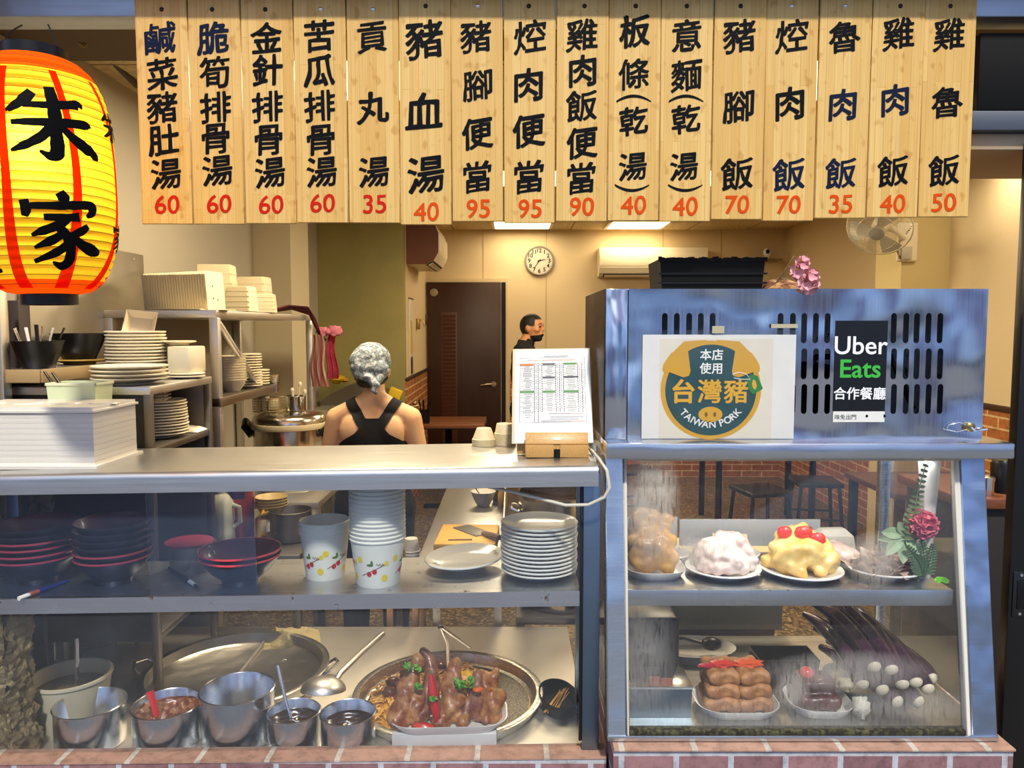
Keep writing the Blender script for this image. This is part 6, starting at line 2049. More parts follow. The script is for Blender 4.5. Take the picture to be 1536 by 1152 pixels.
solo('wall_hook', B().box(0, .03, -.03, .03, 0, .10, .004).tube([(.03, 0, .09), (.07, 0, .07), (.07, 0, .03)], .008, 8), mat('hook_brass', '#a3854c', .35, .8), 'small brass hook bracket on the side wall above the banner edge', 'hook', (-.8895, 7.18, 1.55))
solo('wall_tap', B().tube([(0, 0, 0), (.07, 0, .01), (.085, 0, -.03)], .014, 8).sph((.035, 0, .03), .022, 10, 7), mat('tap_metal', '#b09a6c', .3, .9), 'metal tap on the side wall beside the cutlery holder', 'tap', (-.8775, 6.62, .885))

def ac_unit(label, x, y, z, w, d, h, yaw, endc):
    t = thing('air_conditioner', label, 'air conditioner', (x, y, z), R(yaw))
    prof_ = [(0, 0), (-.60 * d, 0), (-.85 * d, .10 * h), (-d, .30 * h), (-d, .80 * h), (-.90 * d, h), (0, h)]
    b = B()
    extrude_x(b, prof_, -w, w)
    part('housing', b, CREAMP, t, 25)
    part('outlet', extrude_x(B(), [(-.62 * d, -.001), (-.84 * d, .085 * h), (-.85 * d, .075 * h), (-.63 * d, -.006)], -w * .92, w * .92), BLACKM, t)
    part('louver', extrude_x(B(), [(-.66 * d, .005), (-.80 * d, .06 * h), (-.82 * d, .05 * h), (-.68 * d, -.008)], -w * .90, w * .90), CREAMP, t)
    part('front_panel', extrude_x(B(), [(-d - .003, .34 * h), (-d - .006, .36 * h), (-d - .006, .78 * h), (-d - .003, .80 * h), (-d + .002, .80 * h), (-d + .002, .34 * h)], -w * .995, w * .995), CREAMP, t)
    if endc:
        for s in (-1, 1):
            part('end_cap', extrude_x(B(), [(a * 1.0, c) for a, c in prof_], s * w, s * (w + .006)), mat('brown_end_cap', '#6a3c28', .5), t, label='brown end cap')
    return t
q0, q1 = atY(899, 414, 7.8), atY(1062, 371, 7.8)
ac_unit('white wall air conditioner on the back wall right of the clock', (q0.x + q1.x) / 2, 7.995, q0.z, (q1.x - q0.x) / 2, .2, q1.z - q0.z, 0, False)
ac_unit('air conditioner with a brown end on the narrow side wall above the banner', -.889, 6.95, 2.10, .42, .27, .33, 90, True)
q = atY(809, 391, 7.98)
clk = thing('wall_clock', 'round white wall clock with black numerals on the back wall', 'clock', (q.x, 7.998, q.z))
MR = Matrix.Rotation(R(90), 4, 'X')
part('case', B().lathe([(0, 0), (.150, 0), (.153, .02), (.148, .032), (.138, .032), (.132, .02), (0, .02)], 48, M=MR), mat('clock_case', '#8f8b80', .3, .3), clk)
part('face', B().lathe([(0, .0208), (.134, .0208), (.134, .0203), (0, .0203)], 48, M=MR), mat('clock_face', '#c9c2ae', .6), clk)
nb = B()
for k in range(1, 13):
    a = R(90 - 30 * k)
    nb.text(str(k), Matrix.Translation((.104 * math.cos(a), -.0222, .104 * math.sin(a))), .058, .02)
part('numerals', nb, INK, clk, 0)
def hand(ang, l, w, y):
    a = R(ang)
    d = Vector((math.sin(a), 0, math.cos(a)))
    n = Vector((d.z, 0, -d.x))
    pts = [d * -.02 - n * w, d * l - n * w * .4, d * l + n * w * .4, d * -.02 + n * w]
    return B().add([(p.x, y, p.z) for p in pts] + [(p.x, y - .0015, p.z) for p in pts], [(0, 1, 2, 3), (7, 6, 5, 4), (0, 4, 5, 1), (1, 5, 6, 2), (2, 6, 7, 3), (3, 7, 4, 0)])
part('hour_hand', hand(78, .058, .0055, -.0225), INK, clk, 0)
part('minute_hand', hand(217, .095, .0035, -.0245), INK, clk, 0)
part('second_hand', hand(80, .10, .0012, -.0265), INK, clk, 0)
q = atY(1154, 388, 7.85)
bk = solo('corner_shelf', B().box(-.14, .13, -.08, .10, -.015, 0, .002), mat('shelf_brown', '#8d7448', .5), 'little brown wall shelf in the back right corner holding the camera', 'shelf', (q.x, 7.898, q.z))
t = thing('security_camera', 'small white round security camera on the little corner shelf', 'camera', (q.x - .02, 7.86, q.z + .0005))
part('base', B().lathe([(0, 0), (.035, 0), (.038, .006), (.03, .02), (0, .022)], 24), WHITEP, t)
part('head', B().sph((0, 0, .062), (.042, .042, .046), 20, 12), WHITEP, t)
part('lens', B().sph((-.004, -.030, .066), (.022, .016, .024), 14, 9), BLACKP, t)

fm = atY(1371, 361, 4.9)
fan = thing('wall_fan', 'cream wall fan with a wire guard on the yellowish right pillar', 'fan', (fm.x, 4.998, fm.z))
part('mount_plate', B().box(-.065, .065, -.028, 0, -.125, .125, .012, 3), CREAMP, fan)
part('switch_box', B().box(-.045, .02, -.045, -.026, -.11, -.03, .004), mat('fan_switch_grey', '#bdb6a2', .5), fan)
hub = Vector((-.275, -.20, .055))
nrm = Vector((-.50, -.62, -.58)).normalized()
zq = Vector((0, 0, 1)).rotation_difference(nrm).to_matrix().to_4x4()
MF = Matrix.Translation(hub) @ zq
part('arm', B().tube([(-.03, -.03, .03), (-.10, -.08, .06), tuple(hub - nrm * .08)], [.022, .02, .03], 12), CREAMP, fan)
part('motor', B().lathe([(0, -.14), (.04, -.135), (.05, -.10), (.05, -.03), (.03, -.01), (0, -.01)], 24, M=MF), CREAMP, fan)
g = B()
FRD = .190
for k in range(72):
    a = 2 * PI * k / 72
    pts = []
    for j in range(9):
        f = j / 8
        r = .045 + (FRD - .045) * f
        zz = .05 - .075 * f ** 3
        tw_ = a + .25 * f
        pts.append((r * math.cos(tw_), r * math.sin(tw_), zz))
    for j in range(9):
        f = 1 - j / 8
        r = .05 + (FRD - .05) * f
        tw_ = a + .25
        pts.append((r * math.cos(tw_), r * math.sin(tw_), -.025 - .04 * (1 - f ** 2)))
    g.tube(pts, .0011, 4, M=MF, cap=False)
for r, zz, rr in ((FRD, -.025, .004), (.12, .045, .0016), (.045, .05, .002)):
    g.tube([(r * math.cos(2 * PI * k / 40), r * math.sin(2 * PI * k / 40), zz) for k in range(40)], rr, 6, M=MF, closed=True)
part('guard', g, mat('cream_guard_wire', '#d8cfb4', .4, .2), fan)
part('guard_badge', B().lathe([(0, .056), (.035, .055), (.046, .050), (0, .048)], 28, M=MF), mat('fan_badge_grey', '#a9a79e', .3), fan)
bl = B()
for k in range(3):
    a0 = 2 * PI * k / 3 + .3
    def fnb(u, v, a0=a0):
        r = .03 + .135 * u
        w = .75 * (1 - .15 * u)
        a = a0 + (v - .5) * w * 1.35
        return Vector((r * math.cos(a), r * math.sin(a), .012 + .026 * (v - .5)))
    bl.grid(fnb, 10, 8, MF)
part('blades', bl, mat('grey_blade', '#b9b6ac', .3), fan)
part('cord', B().tube([(.02, -.03, .10), (-.06, -.04, .0), (-.07, -.03, -.06), (-.05, -.03, -.10), (-.03, -.02, -.115)], .005, 6), mat('fan_cord', '#6d5636', .5), fan)
part('pull_cord', B().tube([(-.085, -.08, .03), (-.085, -.08, -.07), (-.083, -.08, -.115)], .004, 6), mat('fan_pull', '#8d7746', .5), fan)

# on top of the food case
bx = thing('black_crate', 'black plastic crate with a ragged lining on top of the food case', 'crate', (.545, 2.20, 1.6745), R(-1))
part('crate_body', sq_tub(.142, .10, .088, .005, .95), BLACKM, bx, 20)
b = B()
for k in range(40):
    x = -.142 + .284 * k / 39
    b.box(x - .005, x + .005, -.104, -.098, .080, .091 + .006 * noise.noise(Vector((x * 60, 0, 0))), .001, 1)
part('ragged_rim', b, BLACKM, bx)
for k in range(6):
    pass
part('ribs', B().box(-.147, .147, -.103, -.097, .045, .05).box(-.147, .147, -.103, -.097, .02, .025), BLACKP, bx)
PLAID = mat('plaid_cloth', '#6b3a22', .85, var=(40, '#b58a58', .45, .6), stretch=(1, 1, 3))
def lump(u, v):
    x, y = (u - .5) * .15, (v - .5) * .12
    e = math.sin(PI * u) ** .6 * math.sin(PI * v) ** .6
    return Vector((x, y, .002 + .052 * e * (.75 + .5 * noise.noise(Vector((u * 4, v * 4, 4)))) * (1.1 - .8 * u * .8)))
solo('plaid_cloth', B().grid(lump, 30, 24), PLAID, 'brown checked cloth heaped between the black crate and the pink flower', 'cloth', (.755, 2.14, 1.6745))
def petal_ball(b, c, r, n, seed, ruff=.5):
    r_ = random.Random(seed)
    for k in range(n):
        zf = 1 - 2 * (k + .5) / n
        a = k * 2.39996
        d = Vector((math.sqrt(1 - zf * zf) * math.cos(a), math.sqrt(1 - zf * zf) * math.sin(a), zf))
        q_ = Vector((0, 0, 1)).rotation_difference(d).to_matrix()
        rr = r * r_.uniform(.42, .6)
        vs, fs = [], []
        for j in range(4):
            for i in range(10):
                aa = 2 * PI * i / 10
                f = j / 3
                rad = rr * f * (1 + .22 * math.sin(3 * aa + k) * f)
                vs.append(Vector(c) + q_ @ Vector((rad * math.cos(aa), rad * math.sin(aa), r * (.62 + .32 * f * f + ruff * .12 * math.sin(5 * aa + k) * f))))
        for j in range(3):
            for i in range(10):
                fs.append((j * 10 + i, j * 10 + (i + 1) % 10, j * 10 + 10 + (i + 1) % 10, j * 10 + 10 + i))
        b.add(vs, fs)
q = atY(1203, 418, 1.985)
fl = thing('pink_blossom', 'pale pink artificial blossom hanging over the top edge of the food case', 'flower', (q.x, 2.0, 1.6745))
PNK = mat('pale_pink_petal', '#e3a9ab', .6, var=(30, '#c9707c', .5, .75), sss=.1)
b = B()
for c, r in (((.0, -.06, .012), .026), ((-.012, -.035, .042), .024), ((.016, -.03, .030), .022), ((-.005, -.03, .066), .017)):
    petal_ball(b, c, r, 12, int(r * 1000))
part('petals', b, PNK, fl)
b = B()
for p1 in ((-.03, -.005, .06), (-.02, -.01, .085), (.012, -.01, .05)):
    b.tube([(-.06, .10, .004), (-.05, .03, .02), p1], .0014, 5)
part('stem', b, mat('flower_stem_tan', '#a3895a', .6), fl)

# right hand side behind the case, dining room
rt_ = thing('corner_counter', 'dark wooden counter edge behind the right side of the food case', 'counter', (0, 0, 0))
part('counter_top', B().box(1.52, 2.10, 2.55, 3.0, .965, 1.0, .004), wood('red_brown_top', '#5a2f1a', '#7d4a2a', (3, 20, 20), .4), rt_)
part('counter_body', B().box(1.55, 2.05, 2.58, 2.98, 0, .967, .003), mat('dark_counter_body', '#1b120c', .6), rt_)
q = atZ(1486, 737, 1.001)
t = thing('steel_canister', 'small steel canister on the dark wooden counter at the right edge', 'canister', (1.635, 2.62, 1.0005))
part('can_body', B().lathe([(0, 0), (.026, 0), (.027, .003), (.027, .05), (0, .05)], 28), CHROME, t)
part('can_lid', B().lathe([(.029, .05), (.029, .062), (.012, .066), (0, .067)], 28), CHROME, t)
t = thing('black_jar', 'black jar beside the small steel canister', 'jar', (1.715, 2.66, 1.0005))
part('jar_body', B().lathe([(0, 0), (.035, 0), (.036, .10), (.028, .115), (0, .115)], 28), BLACKP, t)
def stool(x, y, rz, label):
    t = thing('black_stool', label, 'stool', (x, y, 0), R(rz), 'black dining stools')
    part('seat', B().box(-.16, .16, -.16, .16, .43, .465, .012, 3), BLACKP, t)
    for sx in (-1, 1):
        for sy in (-1, 1):
            part('leg', B().tube([(sx * .13, sy * .13, .432), (sx * .165, sy * .165, .0)], .013, 8), BLACKM, t)
    part('rail', B().tube([(-.15, -.15, .2), (.15, -.15, .2)], .008, 6).tube([(-.15, .15, .2), (.15, .15, .2)], .008, 6), BLACKM, t)
    return t
stool(1.72, 5.25, 12, 'nearest black stool, seen between the case shelf and its top')
stool(2.22, 5.55, -8, 'black stool farther right by the right wall')
stool(.95, 6.0, 20, 'black stool left of the others, in front of the back wall')
def dtable(x, y, label, rz=0):
    t = thing('dining_table', label, 'table', (x, y, 0), R(rz), 'dark dining tables')
    part('table_top', B().box(-.40, .40, -.30, .30, .72, .75, .004), wood('dark_table_top', '#3a2114', '#5a3520', (3, 20, 20), .35) if 'dark_table_top' not in bpy.data.materials else bpy.data.materials['dark_table_top'], t)
    for sx in (-1, 1):
        for sy in (-1, 1):
            part('leg', B().box(sx * .36 - .02, sx * .36 + .02, sy * .26 - .02, sy * .26 + .02, 0, .722, .002), BLACKM, t)
    return t
dtable(1.95, 6.1, 'dark dining table behind the nearest black stool')
dtable(2.30, 4.05, 'dark dining table close behind the right side of the food case')
# ------------------------------------------------------------------ the two people
def build_hand(b, w, d, up, side, s=1.0):
    """palm and five bent fingers; d = pointing direction, side = towards the thumb"""
    w, d, up, side = Vector(w), Vector(d).normalized(), Vector(up).normalized(), Vector(side).normalized()
    chain(b, [w, w + d * .045 * s, w + d * .085 * s], [.024 * s, .032 * s, .030 * s], 10)
    for k, l in enumerate((.062, .072, .068, .052)):
        p0 = w + d * .085 * s + side * (.026 - .0175 * k) * s
        chain(b, [p0, p0 + (d * .55 - up * .2).normalized() * l * .5 * s, p0 + (d * .8 - up * .75).normalized() * l * s], [.0088 * s, .008 * s, .0065 * s], 8)
    p0 = w + d * .02 * s + side * .026 * s
    chain(b, [p0, p0 + (d * .6 + side * .8).normalized() * .036 * s, p0 + (d * 1.0 + side * .45 - up * .3).normalized() * .064 * s], [.0105 * s, .0095 * s, .0075 * s], 8)

WX, WY = -.600, 3.32
def woman_skin(b):
    b.sph((0, 0, 1.07), (.150, .098, .19), 20, 14)
    b.sph((0, .01, .92), (.122, .092, .16), 20, 14)
    b.sph((0, -.01, .80), (.158, .118, .14), 20, 14)
    for s in (-1, 1):
        chain(b, [(.008, .0, 1.275), (s * .075, -.012, 1.225), (s * .150, 0, 1.185)], [.040, .046, .050])
        b.sph((s * .078, -.055, 1.12), (.062, .042, .085), 14, 10)        # shoulder blade
        chain(b, [(s * .158, 0, 1.180), (s * .186, .0, 1.06), (s * .206, .015, .935)], [.051, .043, .036])
        chain(b, [(s * .206, .015, .935), (s * .17, .16, .925), (s * .135, .235, .935)], [.036, .031, .023])
        build_hand(b, (s * .135, .235, .935), (-s * .35, 1, 0), (0, 0, 1), (-s, -.2, .3), .92)
        chain(b, [(s * .082, 0, .80), (s * .088, .005, .45), (s * .088, -.015, .08)], [.090, .058, .040])
        chain(b, [(s * .088, -.02, .045), (s * .095, .13, .03)], [.038, .030])
    chain(b, [(.010, .0, 1.22), (.0, .018, 1.335)], [.047, .045])
    b.sph((-.012, .035, 1.402), (.072, .088, .100), 20, 14)
    b.sph((-.012, .075, 1.365), (.052, .05, .055), 14, 10)               # jaw
    b.sph((-.008, .125, 1.385), (.011, .016, .020), 10, 8)               # nose
    b.sph((.060, .030, 1.383), (.010, .020, .030), 10, 8)                # ears
    b.sph((-.084, .040, 1.383), (.010, .020, .030), 10, 8)
wv_, wf_, wn_ = blob(woman_skin, .0065, 5)
wom = thing('person', 'woman seen from behind in a black racerback top and a grey patterned headscarf', 'person', (WX, WY, 0))
part('body', B().add(wv_, wf_), SKIN, wom, 180)
def lerp_tab(tab, z):
    for (z0, a), (z1, c) in zip(tab, tab[1:]):
        if z <= z1:
            t = (z - z0) / (z1 - z0)
            return a + (c - a) * max(0, min(1, t))
    return tab[-1][1]
HWT = [(.8, .16), (1.050, .158), (1.075, .148), (1.104, .112), (1.125, .075), (1.146, .056), (1.16, .054), (1.30, .054)]
def tankf(v):
    x = v.x - .006
    a = lerp_tab(HWT, v.z) - abs(x)
    if v.z > 1.15:
        t = (v.z - 1.15) / .08
        a = max(.026 - abs(abs(x) - (.030 + .050 * t)), min(.056 - abs(x), 1.188 - v.z))
    if v.z > 1.33 or v.y > .20:
        a = -1
    return min(a, v.z - .80)
part('tank_top', clipped(wv_, wf_, wn_, tankf, .0045), BLACKF, wom, 180, 'black racerback tank top')
part('trousers', clipped(wv_, wf_, wn_, lambda v: min(.90 - v.z, v.z - .09, .17 - v.y), .008), BLACKF, wom, 180, 'black trousers')
part('shoes', clipped(wv_, wf_, wn_, lambda v: .085 - v.z, .004), mat('dark_shoe', '#1a1a1c', .6), wom, 180, 'dark shoes')
b = B()
b.sph((-.012, .018, 1.392), (.078, .092, .088), 20, 14, bump=.06, fr=9)
b.sph((.0, -.062, 1.350), (.044, .030, .030), 14, 9, bump=.2, fr=5)
b.sph((-.030, -.050, 1.345), (.034, .026, .026), 14, 9, bump=.2, fr=5)
part('hair', b, HAIR, wom, 180, 'black hair gathered at the nape')
SCARF = mat('patterned_scarf', '#9aa7ae', .85, var=(46, '#3f4c57', .40, .49), bump=(60, .3))
snt = SCARF.node_tree
for nd in snt.nodes:
    if nd.type == 'VALTORGB':
        nd.color_ramp.elements[1].color = lin('#55626e')
        e = nd.color_ramp.elements.new(.60)
        e.color = lin('#cdd5d8')
        e = nd.color_ramp.elements.new(.72)
        e.color = lin('#6f7e86')
def scarf(b):
    b.sph((-.014, .028, 1.426), (.088, .104, .086), 24, 16)
    b.sph((-.030, -.030, 1.405), (.066, .056, .058), 18, 12)
    b.sph((-.055, -.02, 1.43), (.045, .055, .045), 16, 10)
    b.sph((.030, -.040, 1.395), (.045, .042, .042), 16, 10)
    chain(b, [(-.055, -.06, 1.38), (.0, -.088, 1.36), (.030, -.092, 1.333)], [.018, .019, .016])
    chain(b, [(.060, .0, 1.385), (.040, -.07, 1.36), (.018, -.094, 1.336)], [.014, .017, .016])
    chain(b, [(.026, -.098, 1.336), (.020, -.105, 1.312), (.030, -.108, 1.300)], [.017, .012, .010])
sv, sf, sn = blob(scarf, .005, 4)
sv = [v + n * (.0035 * noise.noise(Vector((v.x * 30, v.y * 30, v.z * 60)))) for v, n in zip(sv, sn)]
part('headscarf', B().add(sv, sf), SCARF, wom, 180, 'grey patterned headscarf knotted at the back')
b = B()
for s in (-1, 1):
    b.sph((-.012 + s * .030, .106, 1.408), (.012, .008, .008), 12, 8)
part('eye', b, mat('dark_eye', '#1a120d', .2), wom)
part('mouth', B().sph((-.010, .122, 1.352), (.020, .006, .006), 12, 6), mat('lip', '#a8564a', .5), wom)

MXC, MYC = .135, 6.5
def hd(v, yaw=R(-24), c=(.030, 0, 1.572)):
    x, y, z = v
    return Vector((c[0] + x * math.cos(yaw) - y * math.sin(yaw), c[1] + x * math.sin(yaw) + y * math.cos(yaw), c[2] + z))
RY = Matrix.Rotation(R(-24), 3, 'Z')
def man_skin(b):
    b.sph((-.02, 0, 1.20), (.120, .185, .25), 20, 14)
    b.sph((-.01, 0, 1.00), (.110, .160, .20), 20, 14)
    b.sph((-.02, 0, .88), (.125, .170, .14), 20, 14)
    b.sph((-.05, 0, 1.32), (.085, .15, .12), 18, 12)
    for s in (-1, 1):
        chain(b, [(-.02, 0, 1.455), (-.03, s * .10, 1.425), (-.03, s * .185, 1.375)], [.050, .056, .058])
        chain(b, [(-.03, s * .19, 1.37), (-.055, s * .225, 1.22), (-.045, s * .235, 1.08)], [.058, .050, .042])
        chain(b, [(-.045, s * .235, 1.08), (.06, s * .225, .92), (.10, s * .21, .84)], [.042, .034, .026])
        build_hand(b, (.10, s * .21, .84), (.35, -s * .1, -1), (1, 0, .2), (.8, -s * .4, .2), 1.0)
        chain(b, [(-.02, s * .09, .88), (-.0, s * .095, .48), (-.02, s * .095, .09)], [.098, .064, .045])
        chain(b, [(-.02, s * .095, .05), (.14, s * .105, .035)], [.045, .036])
    chain(b, [(-.015, 0, 1.40), (.005, 0, 1.50)], [.058, .054])
    b.sph(hd((0, 0, .012)), (.098, .076, .098), 20, 14, rot=RY)
    b.sph(hd((.035, 0, -.055)), (.058, .055, .062), 16, 10, rot=RY)
    b.sph(hd((.062, 0, -.095)), (.030, .030, .022), 12, 8, rot=RY)
    b.sph(hd((.104, 0, -.020)), (.016, .014, .022), 12, 8, rot=RY)        # nose
    b.sph(hd((.090, 0, .020)), (.018, .048, .012), 12, 8, rot=RY)         # brow
    b.sph(hd((.092, 0, -.062)), (.014, .024, .012), 12, 8, rot=RY)        # lips
    for s in (-1, 1):
        b.sph(hd((-.005, s * .076, -.012)), (.020, .010, .032), 12, 8, rot=RY)
        b.sph(hd((.065, s * .045, -.022)), (.026, .022, .024), 12, 8, rot=RY)   # cheeks
mv_, mf_, mn_ = blob(man_skin, .0085, 4)
man = thing('person', 'man in a black shirt with a black mask under his chin', 'person', (MXC, MYC, 0))
part('body', B().add(mv_, mf_), SKINM, man, 180)
part('shirt', clipped(mv_, mf_, mn_, lambda v: min(1.445 + .25 * max(0, -.02 - v.x) + .10 * (abs(v.y) - .05) - v.z, v.z - .80, .12 + v.z * 1.0 - .86 + (.5 if abs(v.y) < .17 else 0)), .008), BLACKF, man, 180, 'black long-sleeved shirt')
part('trousers', clipped(mv_, mf_, mn_, lambda v: min(.90 - v.z, v.z - .10, .195 - abs(v.y)), .012), mat('dark_trousers', '#15161a', .85), man, 180, 'dark trousers')
part('shoes', clipped(mv_, mf_, mn_, lambda v: .10 - v.z, .006), mat('black_shoe', '#141414', .5), man, 180, 'black shoes')
YW = R(-24)
def unhd(v):
    x, y, z = v.x - .030, v.y, v.z - 1.572
    return x * math.cos(-YW) - y * math.sin(-YW), x * math.sin(-YW) + y * math.cos(-YW), z
def hairf(v):
    x, y, z = unhd(v)
    if z < -.09 or abs(y) > .12:
        return -1
    if abs(y) > .079 and z < .03:
        return -1
    front = z - (.058 + .25 * max(0, x - .04))
    back = min(-.012 - x * 1.2 - .25 * z, z + .055) if x < .03 else -1
    side = min(z - .012, .052 - x)
    return max(front, back, side)
part('hair', clipped(mv_, mf_, mn_, hairf, .0075), HAIR, man, 180, 'short black hair')
def maskf(v):
    x, y, z = unhd(v)
    if z > -.045 or z < -.135:
        return -1
    return min(x - .010 + .3 * (z + .09), -.066 - z + .12 * (x - .06), z + .130)
part('face_mask', clipped(mv_, mf_, mn_, maskf, .006), BLACKF, man, 180, 'black face mask under the chin')
part('mask_strap', B().tube([hd((.03, -.060, -.075)), hd((.0, -.080, -.05)), hd((-.012, -.088, -.02))], .0022, 5), BLACKP, man)
b = B()
for s in (-1, 1):
    b.sph(hd((.088, s * .030, .003)), (.010, .014, .0055), 12, 8, rot=RY)
part('eye', b, mat('dark_eye_man', '#140d09', .2), man)
b = B()
for s in (-1, 1):
    b.tube([hd((.100, s * .012, .026)), hd((.098, s * .032, .031)), hd((.084, s * .052, .026))], .004, 6, flat=.6)
part('eyebrow', b, HAIR, man)
part('mouth', B().tube([hd((.096, -.022, -.060)), hd((.106, 0, -.058)), hd((.096, .022, -.060))], .0035, 6), mat('lip_man', '#7d4336', .5), man)
# ------------------------------------------------------------------ food in the display case
CP = SHZ + .0004
def dish(label, x, y, z, r, sx=1.0, sy=1.0, rz=0.0, d=.020):
    return solo('plate', B().lathe(plate_prof(r, d), 48, sx=sx, sy=sy), WHITEC, label, 'plate', (x, y, z), rz, 'white plates in the food case')
def food(name, label, cat, build, m, loc, vox=.005, sm=4, disp=.004, ds=50, rz=0, group=None):
    return solo(name, blobB(build, vox, sm, disp, ds), m, label, cat, loc, rz, group, 180)
CHBR = mat('soy_chicken_skin', '#a8763a', .35, var=(14, '#d9a857', .35, .7), coat=.3, sss=.15)
CHYE = mat('boiled_chicken_skin', '#dcae52', .35, var=(16, '#f0d58c', .35, .7), bump=(160, .2, .004), coat=.3, sss=.2)
MAUV = mat('pale_boiled_meat', '#cbb0a6', .35, var=(20, '#e6d6cc', .35, .7), coat=.4, sss=.25)
GREYP = mat('sliced_grey_pink_meat', '#b9998a', .5, var=(50, '#dcc3b2', .35, .65), sss=.2)
solo('serving_platter', platter(.080, .092, .022), WHITEC, 'white oblong platter of brown soy chicken at the left end of the case shelf', 'plate', (.386, 2.065, CP))
def ch1(b):
    b.sph((0, .0, .065), (.066, .075, .055), 20, 12)
    b.sph((-.01, .035, .115), (.05, .045, .045), 16, 10)
    b.sph((.028, -.042, .05), (.036, .034, .034), 14, 9)
    b.sph((-.034, -.048, .045), (.034, .032, .032), 14, 9)
    chain(b, [(.03, .02, .10), (.052, .05, .13), (.045, .06, .12)], [.022, .016, .012])
    chain(b, [(-.035, -.05, .03), (.03, -.055, .028)], [.02, .02])
food('soy_chicken', 'whole brown soy chicken heaped on the oblong platter behind fogged glass', 'chicken', ch1, CHBR, (.382, 2.065, CP + .006), .0045, 2, .014, 30)
dish('round white plate of pale boiled meat, second from the left on the case shelf', .575, 2.055, CP, .100)
def ch2(b):
    b.sph((-.01, .01, .045), (.070, .055, .042), 20, 12)
    chain(b, [(-.06, -.03, .02), (-.03, -.055, .022), (.03, -.058, .024), (.07, -.03, .02)], [.018, .019, .018, .014])
    chain(b, [(.0, .03, .08), (.045, .0, .075), (.072, -.03, .035)], [.022, .024, .016])
    chain(b, [(.02, .0, .062), (.045, -.045, .034)], [.018, .015])
    chain(b, [(-.055, .0, .05), (-.03, -.045, .048), (.0, -.05, .05)], [.016, .018, .015])
    chain(b, [(.0, -.03, .06), (.02, -.068, .038)], [.014, .016])
    b.sph((.02, .04, .075), (.04, .025, .022), 14, 9)
food('boiled_poultry', 'pale pinkish boiled poultry curled on the second plate of the case shelf', 'meat', ch2, MAUV, (.575, 2.055, CP + .008), .0038, 1, .006, 60)
dish('largest round plate, carrying the yellow chicken in the middle of the case shelf', .785, 2.045, CP, .108)
def ch3(b):
    b.sph((0, .0, .052), (.090, .062, .050), 22, 12)
    b.sph((-.035, -.02, .040), (.052, .05, .040), 16, 10)
    b.sph((.040, -.022, .042), (.050, .046, .040), 16, 10)
    b.sph((-.005, .03, .085), (.056, .042, .036), 16, 10)
    chain(b, [(-.085, .01, .03), (-.06, -.03, .02), (-.02, -.055, .018)], [.02, .02, .016])
    chain(b, [(.085, .0, .03), (.06, -.035, .02), (.02, -.055, .018)], [.02, .02, .016])
food('boiled_chicken', 'plump yellow boiled chicken in the middle of the case shelf', 'chicken', ch3, CHYE, (.785, 2.045, CP + .008), .0045, 2, .014, 34)
REDC = mat('fresh_red_chili', '#dd2f22', .35, coat=.4)
for k, (x, y, z, rx) in enumerate(((-.045, .005, .112, .020), (.000, -.012, .117, .024), (.035, -.018, .100, .022))):
    solo('red_pepper', B().sph((0, 0, 0), (rx, .014, .019), 14, 9, bump=.25, fr=3), REDC, '%s red pepper piece from the left on top of the yellow chicken' % ORD[k], 'pepper', (.785 + x, 2.045 + y, CP + z))
dish('round plate of sliced meat at the right end of the case shelf', 1.012, 2.045, CP, .088, 1.1, .95)
rs6 = random.Random(9)
def slice_shape(seed):
    r_ = random.Random(seed)
    def fn(u, v):
        w, l = .017, .026
        x, y = (u - .5) * 2 * l, (v - .5) * 2 * w
        return Vector((x, y, .007 * math.sin(PI * u * 1.3 + seed) + .004 * math.cos(v * 4 + seed)))
    b = B().grid(fn, 8, 5)
    bmesh.ops.solidify(b.bm, geom=list(b.bm.faces), thickness=.004)
    return b
sl_me = [fin(slice_shape(k), 'meat_slice', GREYP) for k in range(5)]
n = 0
for k in range(46):
    a = 2.39996 * k
    q = .078 * math.sqrt((k + .5) / 46)
    x, y = 1.08 * q * math.cos(a), .8 * q * math.sin(a)
    z = .015 + .042 * (1 - (q / .085) ** 2) * (.7 + .5 * rs6.random())
    o = link('meat_slice', sl_me[k % 5], None, (1.008 + x, 2.04 + y, CP + z))
    o.rotation_euler = (rs6.uniform(-.6, .6), rs6.uniform(-.5, .5), rs6.uniform(0, 6))
    tag(o, 'thin slice in the heap of grey pink meat on the right plate', 'meat slice', 'sliced meat on the right plate')
def ch5(b):
    b.sph((-.02, .0, .03), (.045, .04, .028), 16, 10)
    b.sph((.02, -.01, .026), (.04, .035, .024), 16, 10)
    b.sph((.0, .02, .042), (.035, .03, .02), 14, 9)
food('pale_offal', 'pale heap of cooked offal between the yellow chicken and the sliced meat', 'meat', ch5, MAUV, (.918, 2.125, CP + .004))
dish('cream plate at the back of the case shelf behind the soy chicken', .455, 2.185, CP, .058)
dish('cream plate at the back of the case shelf behind the boiled poultry', .655, 2.190, CP, .062)
t = thing('folded_card', 'folded cream card standing on the back plate behind the boiled poultry', 'card', (.635, 2.185, CP + .012), R(-6))
part('front_leaf', B().box(-.050, .050, -.001, .001, 0, .062, .0004, M=Matrix.Rotation(R(-30), 4, 'X')), CARD, t)
part('back_leaf', B().box(-.050, .050, -.001, .001, 0, .062, .0004, M=Matrix.Translation((0, .060, 0)) @ Matrix.Rotation(R(30), 4, 'X')), CARD, t)
t = thing('white_lunch_box', 'white folded lunch box at the back of the case shelf', 'box', (.938, 2.212, CP), R(3))
